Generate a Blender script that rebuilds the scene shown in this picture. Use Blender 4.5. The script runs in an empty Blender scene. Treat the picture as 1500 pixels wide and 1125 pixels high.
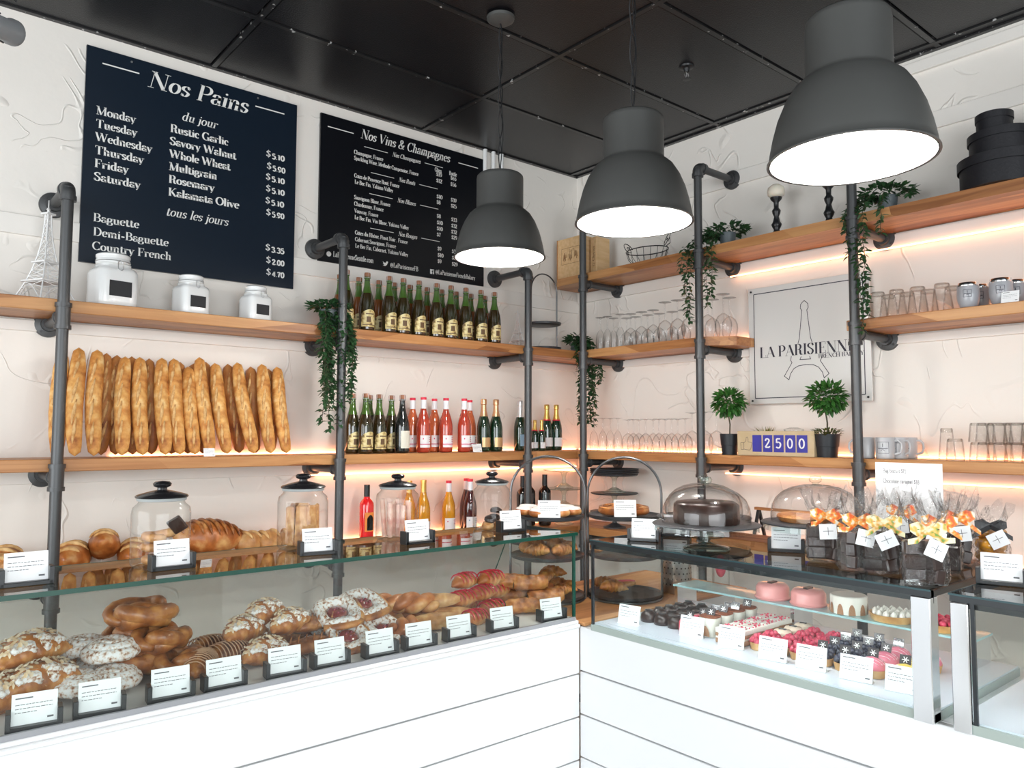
import bpy, math, random
from math import sin, cos, pi, radians, sqrt, exp
from mathutils import Vector, Matrix, noise

# ------------------------------------------------------------------ camera
C = bpy.context.scene.collection
W0 = bpy.context.scene
cam_d = bpy.data.cameras.new('camera'); cam = bpy.data.objects.new('camera', cam_d); C.objects.link(cam)
cam_d.sensor_width = 36; cam_d.lens = 1130.8/1500*36; cam_d.clip_start = .05
YAW, PIT, ROL = radians(50.112), radians(3.687), radians(.183)
fw = Vector((cos(YAW)*cos(PIT), sin(YAW)*cos(PIT), sin(PIT)))
rt = fw.cross(Vector((0, 0, 1))).normalized(); up = rt.cross(fw)
r2 = rt*cos(ROL)+up*sin(ROL); u2 = up*cos(ROL)-rt*sin(ROL)
mw = Matrix((r2, u2, -fw)).transposed().to_4x4(); mw.translation = Vector((-3.730, -3.765, 1.6))
cam.matrix_world = mw; W0.camera = cam

# ------------------------------------------------------------------ world, daylight, exposure
W0.view_settings.view_transform = 'Standard'; W0.view_settings.look = 'None'
W0.view_settings.gamma = 1; W0.view_settings.use_curve_mapping = False
W0.view_settings.exposure = 0.3
w = bpy.data.worlds.new('overcast_sky'); W0.world = w; w.use_nodes = True
w.node_tree.nodes['Background'].inputs[0].default_value = (.86, .93, 1, 1)
w.node_tree.nodes['Background'].inputs[1].default_value = .8

def area(name, loc, target, sx, sy, power, col):
    d = bpy.data.lights.new(name, 'AREA'); d.shape = 'RECTANGLE'; d.size = sx; d.size_y = sy
    d.energy = power; d.color = col
    o = bpy.data.objects.new(name, d); C.objects.link(o); o.location = loc
    o.rotation_euler = (Vector(target)-Vector(loc)).to_track_quat('-Z', 'Y').to_euler()
    return o
# daylight entering through the shop windows (left side wall and the shopfront behind the camera)
DAY = (.93, .97, 1)
area('daylight_side_window', (-6.92, -2.2, 1.75), (0, -2.2, 1.45), 3.6, 2.3, 120, DAY)
area('daylight_shopfront', (-4.4, -6.92, 1.7), (-4.2, 0, 1.45), 4.6, 2.5, 175, DAY)

# ------------------------------------------------------------------ materials
MATS = {}
def mat(name, col=(.8, .8, .8), rough=.5, metal=0, spec=.5, emit=None, es=1, var=None, vs=8, bump=0, bs=40, coat=0, alpha=None, sss=0, stretch=(1, 1, 1), bd=.01, ramp=None, det=4):
    """principled material; var = second colour mixed in by noise, bump = noise relief"""
    if name in MATS: return MATS[name]
    m = bpy.data.materials.new(name); m.use_nodes = True; MATS[name] = m
    n, l = m.node_tree.nodes, m.node_tree.links
    b = n['Principled BSDF']
    b.inputs['Base Color'].default_value = (*col, 1); b.inputs['Roughness'].default_value = rough
    b.inputs['Metallic'].default_value = metal; b.inputs['Specular IOR Level'].default_value = spec
    b.inputs['Coat Weight'].default_value = coat
    if sss: b.inputs['Subsurface Weight'].default_value = sss; b.inputs['Subsurface Scale'].default_value = .01
    if emit: b.inputs['Emission Color'].default_value = (*emit, 1); b.inputs['Emission Strength'].default_value = es
    tc = n.new('ShaderNodeTexCoord'); mp = n.new('ShaderNodeMapping'); l.new(tc.outputs['Object'], mp.inputs[0])
    mp.inputs['Scale'].default_value = stretch
    if var or ramp:
        t = n.new('ShaderNodeTexNoise'); t.inputs['Scale'].default_value = vs; t.inputs['Detail'].default_value = det
        l.new(mp.outputs[0], t.inputs[0])
        r = n.new('ShaderNodeValToRGB'); l.new(t.outputs[0], r.inputs[0]); e = r.color_ramp.elements
        st = ramp or [(.35, col), (.65, var)]
        e[0].position, e[0].color = st[0][0], (*st[0][1], 1); e[1].position, e[1].color = st[-1][0], (*st[-1][1], 1)
        for p, c in st[1:-1]:
            x = e.new(p); x.color = (*c, 1)
        l.new(r.outputs[0], b.inputs['Base Color'])
    if bump:
        t = n.new('ShaderNodeTexNoise'); t.inputs['Scale'].default_value = bs; t.inputs['Detail'].default_value = 5
        l.new(mp.outputs[0], t.inputs[0])
        bp = n.new('ShaderNodeBump'); bp.inputs['Strength'].default_value = bump; bp.inputs['Distance'].default_value = bd
        l.new(t.outputs[0], bp.inputs['Height']); l.new(bp.outputs[0], b.inputs['Normal'])
    return m

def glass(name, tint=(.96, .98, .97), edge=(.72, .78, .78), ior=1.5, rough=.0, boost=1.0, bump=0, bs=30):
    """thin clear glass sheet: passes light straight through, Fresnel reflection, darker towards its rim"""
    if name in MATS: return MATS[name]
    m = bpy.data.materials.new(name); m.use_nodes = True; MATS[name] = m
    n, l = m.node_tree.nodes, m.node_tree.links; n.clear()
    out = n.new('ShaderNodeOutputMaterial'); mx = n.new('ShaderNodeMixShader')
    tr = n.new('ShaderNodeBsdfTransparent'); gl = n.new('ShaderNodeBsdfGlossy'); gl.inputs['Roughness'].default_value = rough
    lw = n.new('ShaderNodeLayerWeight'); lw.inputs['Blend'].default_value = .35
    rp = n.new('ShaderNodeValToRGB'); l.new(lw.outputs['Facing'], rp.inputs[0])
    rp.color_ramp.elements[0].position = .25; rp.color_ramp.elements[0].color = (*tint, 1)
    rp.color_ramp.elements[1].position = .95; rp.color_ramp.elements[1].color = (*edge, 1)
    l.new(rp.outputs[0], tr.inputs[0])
    fr = n.new('ShaderNodeFresnel'); ge = n.new('ShaderNodeNewGeometry')   # a thin sheet reflects alike from both sides
    iv = n.new('ShaderNodeMath'); iv.operation = 'MULTIPLY_ADD'; iv.inputs[1].default_value = 1/ior-ior; iv.inputs[2].default_value = ior
    l.new(ge.outputs['Backfacing'], iv.inputs[0]); l.new(iv.outputs[0], fr.inputs[0])
    mu = n.new('ShaderNodeMath'); mu.operation = 'MULTIPLY'; mu.use_clamp = True; mu.inputs[1].default_value = boost
    l.new(fr.outputs[0], mu.inputs[0]); l.new(mu.outputs[0], mx.inputs[0])
    l.new(tr.outputs[0], mx.inputs[1]); l.new(gl.outputs[0], mx.inputs[2]); l.new(mx.outputs[0], out.inputs[0])
    if bump:
        tc = n.new('ShaderNodeTexCoord'); t = n.new('ShaderNodeTexNoise'); t.inputs['Scale'].default_value = bs; t.inputs['Detail'].default_value = 3
        l.new(tc.outputs['Object'], t.inputs[0]); bp = n.new('ShaderNodeBump'); bp.inputs['Strength'].default_value = bump; bp.inputs['Distance'].default_value = .02
        l.new(t.outputs[0], bp.inputs['Height']); l.new(bp.outputs[0], gl.inputs['Normal']); l.new(bp.outputs[0], fr.inputs['Normal'])
    return m

def plaster(name, col):
    m = mat(name, col, .75, spec=.25); n, l = m.node_tree.nodes, m.node_tree.links
    tc = n.new('ShaderNodeTexCoord'); b = n['Principled BSDF']
    # trowel strokes: thin ridges where a distorted noise crosses its middle, plus flat patches
    def ridge(scale, dist, wid, off):
        mp = n.new('ShaderNodeMapping'); mp.inputs['Location'].default_value = off; l.new(tc.outputs['Object'], mp.inputs[0])
        t = n.new('ShaderNodeTexNoise'); t.inputs['Scale'].default_value = scale; t.inputs['Detail'].default_value = 1.5; t.inputs['Distortion'].default_value = dist
        l.new(mp.outputs[0], t.inputs[0])
        s = n.new('ShaderNodeMath'); s.operation = 'SUBTRACT'; s.inputs[1].default_value = .5; l.new(t.outputs[0], s.inputs[0])
        a = n.new('ShaderNodeMath'); a.operation = 'ABSOLUTE'; l.new(s.outputs[0], a.inputs[0])
        r = n.new('ShaderNodeMapRange'); r.inputs['From Min'].default_value = 0; r.inputs['From Max'].default_value = wid
        r.inputs['To Min'].default_value = 1; r.inputs['To Max'].default_value = 0; l.new(a.outputs[0], r.inputs[0]); return r
    def gate(scale, lo, off):
        mp = n.new('ShaderNodeMapping'); mp.inputs['Location'].default_value = off; l.new(tc.outputs['Object'], mp.inputs[0])
        t = n.new('ShaderNodeTexNoise'); t.inputs['Scale'].default_value = scale; l.new(mp.outputs[0], t.inputs[0])
        r = n.new('ShaderNodeMapRange'); r.inputs['From Min'].default_value = lo; r.inputs['From Max'].default_value = lo+.06; l.new(t.outputs[0], r.inputs[0]); return r
    def mul(a, c):
        x = n.new('ShaderNodeMath'); x.operation = 'MULTIPLY'; l.new(a.outputs[0], x.inputs[0]); l.new(c.outputs[0], x.inputs[1]); return x
    r1 = mul(ridge(2.3, .6, .012, (3, 1, 7)), gate(3.1, .52, (9, 2, 4)))
    r3 = mul(ridge(3.7, .9, .014, (13, 5, 2)), gate(2.6, .54, (1, 7, 3)))
    ad = n.new('ShaderNodeMath'); ad.operation = 'ADD'; l.new(r1.outputs[0], ad.inputs[0]); l.new(r3.outputs[0], ad.inputs[1])
    t = n.new('ShaderNodeTexNoise'); t.inputs['Scale'].default_value = 5; t.inputs['Detail'].default_value = 6; l.new(tc.outputs['Object'], t.inputs[0])
    ml = n.new('ShaderNodeMath'); ml.operation = 'MULTIPLY_ADD'; ml.inputs[1].default_value = .8; l.new(t.outputs[0], ml.inputs[0]); l.new(ad.outputs[0], ml.inputs[2])
    bp = n.new('ShaderNodeBump'); bp.inputs['Strength'].default_value = .45; bp.inputs['Distance'].default_value = .012
    l.new(ml.outputs[0], bp.inputs['Height']); l.new(bp.outputs[0], b.inputs['Normal'])
    return m

M_wall = plaster('white_plaster', (.84, .80, .75))
M_trim = mat('white_trim_paint', (.84, .805, .76), .5)
M_ship = mat('white_shiplap_paint', (.80, .81, .82), .35)
M_ceil = mat('black_ceiling_tile', (.008, .008, .010), .30, spec=.38, bump=.35, bs=160, bd=.003)
M_grid = mat('black_ceiling_grid', (.018, .018, .019), .3, ramp=[(.66, (.015, .015, .016)), (.69, (.5, .5, .5))], vs=38, det=3)
M_floor = mat('grey_floor_tile', (.42, .41, .39), .4, var=(.48, .47, .44), vs=3)
M_grout = mat('floor_grout', (.2, .2, .19), .8)
M_pipe = mat('grey_painted_pipe', (.085, .087, .09), .42, metal=.55, bump=.12, bs=120, bd=.002)
def wood(name, a, b_, c, rough=.42):
    m = mat(name, a, rough, ramp=[(.3, a), (.5, b_), (.7, c)], vs=3.2, det=6, stretch=(1, 1, 1), bump=.06, bs=30)
    n, l = m.node_tree.nodes, m.node_tree.links
    return m
def woodx(name, axis, cols, rough=.42):
    """planks glued from staves: grain stretched along one axis, tone changing stave by stave"""
    if name in MATS: return MATS[name]
    m = bpy.data.materials.new(name); m.use_nodes = True; MATS[name] = m
    n, l = m.node_tree.nodes, m.node_tree.links; b = n['Principled BSDF']; b.inputs['Roughness'].default_value = rough
    tc = n.new('ShaderNodeTexCoord')
    def mp(s):
        x = n.new('ShaderNodeMapping'); x.inputs['Scale'].default_value = s; l.new(tc.outputs['Object'], x.inputs[0]); return x
    g = (1.6, 22, 30) if axis == 0 else (22, 1.6, 30)
    t = n.new('ShaderNodeTexNoise'); t.inputs['Scale'].default_value = 1.5; t.inputs['Detail'].default_value = 7; t.inputs['Distortion'].default_value = .8; l.new(mp(g).outputs[0], t.inputs[0])
    s = (1.7, 14, 6) if axis == 0 else (14, 1.7, 6)
    v = n.new('ShaderNodeTexVoronoi'); v.inputs['Scale'].default_value = 1; l.new(mp(s).outputs[0], v.inputs[0])
    sp = n.new('ShaderNodeSeparateColor'); l.new(v.outputs['Color'], sp.inputs[0])
    mx = n.new('ShaderNodeMath'); mx.operation = 'MULTIPLY_ADD'; mx.inputs[1].default_value = .38; l.new(sp.outputs[0], mx.inputs[0])
    sc = n.new('ShaderNodeMath'); sc.operation = 'MULTIPLY'; sc.inputs[1].default_value = .62; l.new(t.outputs[0], sc.inputs[0]); l.new(sc.outputs[0], mx.inputs[2])
    r = n.new('ShaderNodeValToRGB'); l.new(mx.outputs[0], r.inputs[0]); e = r.color_ramp.elements
    e[0].position, e[0].color = .25, (*cols[0], 1); e[1].position, e[1].color = .75, (*cols[2], 1); q = e.new(.5); q.color = (*cols[1], 1)
    l.new(r.outputs[0], b.inputs['Base Color'])
    bp = n.new('ShaderNodeBump'); bp.inputs['Strength'].default_value = .1; bp.inputs['Distance'].default_value = .003; l.new(t.outputs[0], bp.inputs['Height']); l.new(bp.outputs[0], b.inputs['Normal'])
    return m
WC = [(.24, .085, .025), (.44, .19, .065), (.58, .30, .12)]
M_woodx = woodx('oak_shelf_wood', 0, WC); M_woody = woodx('oak_shelf_wood_side', 1, WC)
M_glass = glass('clear_pane', (.93, .97, .955), (.85, .93, .9), boost=1.0)
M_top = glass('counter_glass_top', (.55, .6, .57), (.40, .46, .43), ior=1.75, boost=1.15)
M_gedge = mat('green_glass_edge', (.0, .05, .032), .35)
M_jar = glass('jar_glass', (.97, .98, .975), (.74, .77, .77), ior=1.42, bump=.15, bs=25)
M_stem = glass('stemware_glass', (.975, .975, .975), (.48, .47, .46), ior=1.5)
M_tumb = glass('tumbler_glass', (.94, .94, .93), (.48, .45, .43), ior=1.55, bump=.5, bs=60)
M_dome = glass('dome_glass', (.97, .97, .97), (.55, .55, .55), ior=1.5)
M_cello = glass('cellophane', (.93, .93, .93), (.86, .86, .87), ior=1.5, rough=.16, bump=1.0, bs=60, boost=1.15)
M_gthick = glass('pressed_glass', (.90, .96, .94), (.50, .62, .60), ior=1.6)
M_chrome = mat('polished_steel', (.75, .76, .78), .12, metal=1)
M_steel = mat('brushed_steel', (.62, .62, .63), .3, metal=1)
M_black = mat('black_plastic', (.012, .013, .015), .35)
M_card = mat('white_card', (.86, .87, .88), .5)
M_ink = mat('card_ink', (.12, .12, .13), .6)
M_white = mat('white_ceramic', (.85, .86, .86), .2, coat=.3)
M_led = mat('warm_led_strip', (1, .7, .45), .5, emit=(1, .40, .19), es=9.5)
M_led2 = mat('soft_led_strip', (1, .7, .45), .5, emit=(1, .42, .20), es=4.5)
M_ledw = mat('white_led_bar', (1, 1, 1), .5, emit=(.93, .97, 1), es=36)

# ------------------------------------------------------------------ mesh helpers
class MB:
    """collects shapes and links them as ONE mesh object"""
    def __init__(s): s.v = []; s.f = []; s.mi = []; s.cur = 0
    def add(s, vs, fs, T=None):
        o = len(s.v); s.v += [tuple(T @ Vector(p)) if T else tuple(p) for p in vs]
        s.f += [tuple(i+o for i in f) for f in fs]; s.mi += [s.cur]*len(fs); return s
    def box(s, a, b, T=None, bev=0):
        x0, y0, z0 = a; x1, y1, z1 = b
        if bev:
            e = min(bev, (x1-x0)/2.01, (y1-y0)/2.01, (z1-z0)/2.01); vs = []
            for sx in (0, 1):
                for sy in (0, 1):
                    for sz in (0, 1):
                        X, Y, Z = (x0, x1)[sx], (y0, y1)[sy], (z0, z1)[sz]; dx, dy, dz = (e, -e)[sx], (e, -e)[sy], (e, -e)[sz]
                        vs += [(X, Y+dy, Z+dz), (X+dx, Y, Z+dz), (X+dx, Y+dy, Z)]
            I = lambda sx, sy, sz, k: (sx*4+sy*2+sz)*3+k
            fs = []
            for q in (0, 1):
                fs.append([I(q, 0, 0, 0), I(q, 0, 1, 0), I(q, 1, 1, 0), I(q, 1, 0, 0)][::(-1 if q else 1)][::-1] if 0 else ([I(q, 0, 0, 0), I(q, 0, 1, 0), I(q, 1, 1, 0), I(q, 1, 0, 0)] if q == 0 else [I(q, 0, 0, 0), I(q, 1, 0, 0), I(q, 1, 1, 0), I(q, 0, 1, 0)]))
                fs.append([I(0, q, 0, 1), I(1, q, 0, 1), I(1, q, 1, 1), I(0, q, 1, 1)] if q == 0 else [I(0, q, 0, 1), I(0, q, 1, 1), I(1, q, 1, 1), I(1, q, 0, 1)])
                fs.append([I(0, 0, q, 2), I(0, 1, q, 2), I(1, 1, q, 2), I(1, 0, q, 2)] if q == 0 else [I(0, 0, q, 2), I(1, 0, q, 2), I(1, 1, q, 2), I(0, 1, q, 2)])
            for a_ in (0, 1):
                for b_ in (0, 1):
                    fs.append([I(a_, b_, 0, 0), I(a_, b_, 1, 0), I(a_, b_, 1, 1), I(a_, b_, 0, 1)])
                    fs.append([I(a_, 0, b_, 0), I(a_, 1, b_, 0), I(a_, 1, b_, 2), I(a_, 0, b_, 2)])
                    fs.append([I(0, a_, b_, 1), I(1, a_, b_, 1), I(1, a_, b_, 2), I(0, a_, b_, 2)])
                    for c_ in (0, 1): fs.append([I(a_, b_, c_, 0), I(a_, b_, c_, 1), I(a_, b_, c_, 2)])
            return s.add(vs, fs, T)
        vs = [(x0, y0, z0), (x1, y0, z0), (x1, y1, z0), (x0, y1, z0), (x0, y0, z1), (x1, y0, z1), (x1, y1, z1), (x0, y1, z1)]
        return s.add(vs, [(0, 3, 2, 1), (4, 5, 6, 7), (0, 1, 5, 4), (1, 2, 6, 5), (2, 3, 7, 6), (3, 0, 4, 7)], T)
    def lathe(s, prof, n=24, T=None, sq=0, cap=True, fl=0, flr=0):
        """revolve (r, z) pairs about z; sq > 0 squares the section, fl = number of flutes of depth flr"""
        vs = []; fs = []
        for r, z in prof:
            for i in range(n):
                a = 2*pi*i/n; k = 1
                if sq: k = 1/(abs(cos(a))**sq+abs(sin(a))**sq)**(1/sq)
                if fl: k *= 1+flr*cos(fl*a)
                vs.append((r*k*cos(a), r*k*sin(a), z))
        for j in range(len(prof)-1):
            for i in range(n): fs.append((j*n+i, j*n+(i+1) % n, (j+1)*n+(i+1) % n, (j+1)*n+i))
        if cap:
            if prof[0][0] > 1e-4: fs.append(tuple(range(n))[::-1])
            if prof[-1][0] > 1e-4: fs.append(tuple((len(prof)-1)*n+i for i in range(n)))
        return s.add(vs, fs, T)
    def tube(s, pts, r, n=8, T=None, closed=False):
        pts = [Vector(p) for p in pts]; k = len(pts); R = r if isinstance(r, (list, tuple)) else [r]*k
        ref = None; vs = []
        for i, p in enumerate(pts):
            a = pts[(i-1) % k] if (i or closed) else p; b = pts[(i+1) % k] if (i < k-1 or closed) else p
            d = (b-a).normalized()
            if ref is None:
                ref = d.orthogonal().normalized()
            ref = (ref-d*ref.dot(d)).normalized(); q = d.cross(ref)
            for j in range(n):
                t = 2*pi*j/n; vs.append(p+ref*(R[i]*cos(t))+q*(R[i]*sin(t)))
        fs = []
        for i in range(k if closed else k-1):
            for j in range(n):
                a0, a1 = i*n+j, i*n+(j+1) % n; b0, b1 = ((i+1) % k)*n+j, ((i+1) % k)*n+(j+1) % n
                fs.append((a0, a1, b1, b0))
        if not closed: fs += [tuple(range(n))[::-1], tuple((k-1)*n+j for j in range(n))]
        return s.add(vs, fs, T)
    def cyl(s, a, b, r, n=16, T=None): return s.tube([a, b], r, n, T)
    def ball(s, c, r, n=14, m=8, T=None):
        rr = r if isinstance(r, (tuple, list)) else (r, r, r)
        vs = [(c[0]+rr[0]*sin(pi*j/m)*cos(2*pi*i/n), c[1]+rr[1]*sin(pi*j/m)*sin(2*pi*i/n), c[2]+rr[2]*cos(pi*j/m)) for j in range(m+1) for i in range(n)]
        fs = [(j*n+i, (j+1)*n+i, (j+1)*n+(i+1) % n, j*n+(i+1) % n) for j in range(m) for i in range(n)]
        return s.add(vs, fs, T)
    def quad(s, a, b, c, d): return s.add([a, b, c, d], [(0, 1, 2, 3)])
    def build(s, name, m, parent=None, smooth=35, loc=None, rot=None, kind=None, label=None):
        me = bpy.data.meshes.new(name); me.from_pydata(s.v, [], s.f)
        for x in (m if isinstance(m, (list, tuple)) else [m]): me.materials.append(x)
        if any(s.mi): me.polygons.foreach_set('material_index', s.mi)
        me.validate(); me.update()
        if smooth:
            me.shade_smooth()
            if smooth < 180: me.set_sharp_from_angle(angle=radians(smooth))
        o = bpy.data.objects.new(name, me); C.objects.link(o)
        if parent: o.parent = parent
        if loc is not None: o.location = loc
        if rot is not None: o.rotation_euler = rot
        if kind: o['kind'] = kind
        if label: o['label'] = label
        return o

def tag(o, label, cat, group=None, kind=None):
    o['label'] = label; o['category'] = cat
    if group: o['group'] = group
    if kind: o['kind'] = kind
    return o
def thing(name, loc, label, cat, rz=0, group=None, rot=None):
    o = bpy.data.objects.new(name, None); C.objects.link(o); o.empty_display_size = .05
    o.location = loc; o.rotation_euler = rot or (0, 0, rz); return tag(o, label, cat, group)
def dup(root, loc=None, rz=None, label=None, group=None, sc=None, rot=None):
    def cp(o, par):
        c = o.copy(); C.objects.link(c)
        if par: c.parent = par
        for ch in o.children: cp(ch, c)
        return c
    c = cp(root, None)
    if loc is not None: c.location = loc
    if rz is not None: c.rotation_euler = (0, 0, rz)
    if rot is not None: c.rotation_euler = rot
    if label: c['label'] = label
    if group: c['group'] = group
    if sc is not None: c.scale = sc if isinstance(sc, (tuple, list)) else (sc, sc, sc)
    return c
def put(proto, first, **k):
    """the first placement moves the prototype itself, later ones copy it"""
    if not proto.get('_used'):
        proto['_used'] = 1; o = proto
        if k.get('loc') is not None: o.location = k['loc']
        if k.get('rz') is not None: o.rotation_euler = (0, 0, k['rz'])
        if k.get('rot') is not None: o.rotation_euler = k['rot']
        if k.get('label'): o['label'] = k['label']
        if k.get('group'): o['group'] = k['group']
        sc = k.get('sc')
        if sc is not None: o.scale = sc if isinstance(sc, (tuple, list)) else (sc, sc, sc)
        return o
    return dup(proto, **k)
ORD = 'first second third fourth fifth sixth seventh eighth ninth tenth eleventh twelfth thirteenth fourteenth fifteenth sixteenth seventeenth eighteenth nineteenth twentieth twenty-first twenty-second twenty-third twenty-fourth twenty-fifth twenty-sixth'.split()
def nth(i, n, a='leftmost', b='rightmost'): return a if i == 0 else b if i == n-1 else ORD[i]+' from the left'
rnd = random.Random(7)

# ------------------------------------------------------------------ room
X0, Y0, HC = -7.0, -7.0, 3.38
def wallbox(name, a, b, m=M_wall): 
    o = MB().box(a, b).build(name, m, smooth=0); o['kind'] = 'structure'; return o
wallbox('wall_left', (X0-.15, 0, 0), (.15, .15, HC+.2))
wallbox('wall_right', (0, Y0-.15, 0), (.15, 0, HC+.2))
def holed(name, axis, p, q, u0, u1, holes):
    """a wall from boxes around its window openings"""
    mb = MB(); z0, z1 = holes[0][2], holes[0][3]
    def bx(a, b, c, d):
        if b-a < .001 or d-c < .001: return
        if axis == 0: mb.box((p, a, c), (q, b, d))
        else: mb.box((a, p, c), (b, q, d))
    bx(u0, u1, 0, z0); bx(u0, u1, z1, HC+.2)
    cur = u0
    for h in holes: bx(cur, h[0], z0, z1); cur = h[1]
    bx(cur, u1, z0, z1)
    o = mb.build(name, M_wall, smooth=0); o['kind'] = 'structure'
H1 = [(-4.1, -2.3, .6, 2.9), (-2.15, -.35, .6, 2.9)]
H2 = [(-6.3, -4.45, .45, 2.95), (-4.3, -2.45, .45, 2.95), (-2.3, -.5, .45, 2.95)]
holed('wall_far_side', 0, X0-.15, X0, Y0, 0, H1)
holed('wall_back', 1, Y0-.15, Y0, X0, 0, H2)
wn = 0
M_frame = mat('dark_window_frame', (.05, .05, .055), .4)
for axis, H in ((0, H1), (1, H2)):
    for (a, b, c, d) in H:
        wn += 1; mb = MB(); P = (X0 if axis == 0 else Y0)-.1
        def bb(u0, u1, z0, z1, t=.05, mb=mb, P=P, axis=axis):
            if axis == 0: mb.box((P, u0, z0), (P+t, u1, z1))
            else: mb.box((u0, P, z0), (u1, P+t, z1))
        bb(a, a+.06, c, d); bb(b-.06, b, c, d); bb(a, b, c, c+.06); bb(a, b, d-.06, d); bb((a+b)/2-.03, (a+b)/2+.03, c, d); bb(a, b, 2.2, 2.26)
        f = mb.build('window_%d' % wn, M_frame, smooth=0); f['kind'] = 'structure'
        g = MB()
        if axis == 0: g.box((P+.02, a, c), (P+.03, b, d))
        else: g.box((a, P+.02, c), (b, P+.03, d))
        g.build('pane', M_glass, f, smooth=0)
# floor: tiles with recessed joints
fl = wallbox('floor', (X0, Y0, -.05), (0, 0, -.004), M_grout)
tm = MB().box((.003, .003, -.012), (.597, .597, 0)).build('tile', M_floor, fl, smooth=0)
for i in range(12):
    for j in range(12):
        if i or j:
            t = tm.copy(); C.objects.link(t); t.parent = fl
        else: t = tm
        t.location = (X0+i*.6-.1, Y0+j*.6-.1, 0)
# suspended ceiling: black lay-in tiles between exposed T bars
ce = wallbox('ceiling', (X0, Y0, HC+.03), (0, 0, HC+.1), M_grid)
gx = [-.075-1.215*i for i in range(6)]; gy = [.008-.597*i for i in range(12)]
mb = MB()
for x in gx: mb.box((x-.012, Y0, HC-.002), (x+.012, 0, HC+.03))
for y in gy: mb.box((X0, y-.012, HC-.001), (0, min(y+.012, 0), HC+.03))
mb.box((X0, -.025, HC-.004), (0, 0, HC+.02)); mb.box((-.025, Y0, HC-.004), (0, 0, HC+.02))
mb.build('grid_bar', M_grid, ce, smooth=0)['kind'] = 'stuff'
tm = MB().box((.016, .016, 0), (1.199, .581, .02), bev=.006).build('ceiling_tile', M_ceil, ce, smooth=0)
te = MB().box((.002, .016, 0), (.06, .581, .02)).build('ceiling_tile', M_ceil, ce, smooth=0)
te.location = (-.062, gy[1], HC+.004)
first = True
for i in range(5):
    for j in range(11):
        t = tm if first else tm.copy()
        if not first: C.objects.link(t); t.parent = ce
        first = False
        t.location = (gx[i+1], gy[j+1], HC+.004)
for j in range(1, 11):
    t = te.copy(); C.objects.link(t); t.parent = ce; t.location = (-.062, gy[j+1], HC+.004)

# battens on the walls with the warm led line under them
tn = 0
def trim(a, b):
    global tn
    tn += 1; o = MB().box(a, b, bev=.002).build('trim_%d' % tn, M_trim, smooth=0); o['kind'] = 'structure'
trim((X0, -.018, 2.022), (0, -.0, 2.068)); trim((-.018, -1.4, 2.028), (0, -.02, 2.068)); trim((-.018, -3.6, 2.028), (0, -2.06, 2.068))
trim((X0, -.018, 1.385), (0, 0, 1.445)); trim((-.018, -3.6, 1.385), (0, -.02, 1.445))
trim((X0, -.014, 2.425), (0, 0, 2.51)); trim((-.018, -3.6, 2.49), (0, -.02, 2.552))
trim((-.014, -3.6, 3.01), (0, -.02, 3.09)); trim((-.02, -3.6, 3.30), (0, -1.99, 3.352))
trim((X0, -.014, .91), (0, 0, .980)); trim((-.014, -3.6, .91), (0, -.015, .980))
def led(name, a, b, label, m=None):
    return tag(MB().box(a, b).build(name, m or M_led, smooth=0), label, 'led strip')
led('led_strip', (-2.9, -.016, 1.4965), (-.03, -.006, 1.5015), 'warm led strip at the back of the baguette and rose bottle shelf')
led('led_strip', (-.016, -3.5, 1.4965), (-.006, -.03, 1.5015), 'warm led strip at the back of the mug and topiary shelf')
led('led_strip', (-2.0, -.030, 1.380), (-.04, -.019, 1.386), 'thin warm led strip under the batten below the lower left wall shelf')
led('led_strip', (-.030, -3.5, 1.380), (-.019, -1.2, 1.386), 'thin warm led strip under the batten below the lower right wall shelf', M_led2)
led('led_strip', (-1.9, -.016, 2.1265), (-.7, -.006, 2.1315), 'thin warm led strip behind the upper row of cider bottles')
led('led_strip', (-.016, -1.36, 2.1265), (-.006, -.9, 2.1315), 'thin warm led strip behind the stemware near the shop sign')
led('led_strip', (-.016, -3.5, 2.1265), (-.006, -2.1, 2.1315), 'thin warm led strip behind the upside-down tumblers beside the shop sign')
led('led_strip', (-.030, -3.5, 2.484), (-.019, -1.25, 2.490), 'thin warm led strip under the top shelf above the shop sign', M_led2)
led('led_strip', (-2.2, -.016, 1.0315), (-.03, -.006, 1.0365), 'warm led strip on the lowest shelf behind the wine bottles')
led('led_strip', (-.016, -3.5, 1.0315), (-.006, -1.3, 1.0365), 'thin warm led strip at the back of the lowest shelf behind the glass domes')

# ------------------------------------------------------------------ shelves
SB = .006
def shelf(a, b, m, label, poly=None):
    mb = MB()
    if poly:
        z0, z1 = a[2], b[2]; n = len(poly)
        mb.add([(x, y, z0) for x, y in poly]+[(x, y, z1) for x, y in poly], [tuple(range(n))[::-1], tuple(range(n, 2*n))]+[(i, (i+1) % n, n+(i+1) % n, n+i) for i in range(n)])
    else: mb.box(a, b, bev=.003)
    return tag(mb.build('wall_shelf', m, smooth=0), label, 'shelf', 'oak shelves on the pipe brackets')
shelf((-4.6, -.30, 2.075), (-.0, -.002, 2.125), M_woodx, 'oak shelf board on the left wall carrying white canisters and corked cider bottles')
shelf((-4.6, -.30, 1.446), (-.0, -.002, 1.495), M_woodx, 'oak shelf board on the left wall carrying the baguettes and rose bottles')
shelf((-4.6, -.30, .983), (-.0, -.002, 1.030), M_woodx, 'lowest oak shelf board on the left wall behind the glass case')
shelf((0, 0, 2.560), (0, 0, 2.608), M_woody, 'top oak shelf board on the right wall carrying black hat boxes', poly=[(-.002, -3.6), (-.002, -.05), (-.24, -.05), (-.30, -.12), (-.30, -3.6)])
shelf((0, 0, 2.075), (0, 0, 2.123), M_woody, 'short oak shelf board in the corner carrying upside-down stemware', poly=[(-.002, -1.40), (-.002, -.302), (-.30, -.302), (-.30, -1.27), (-.20, -1.40)])
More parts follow.
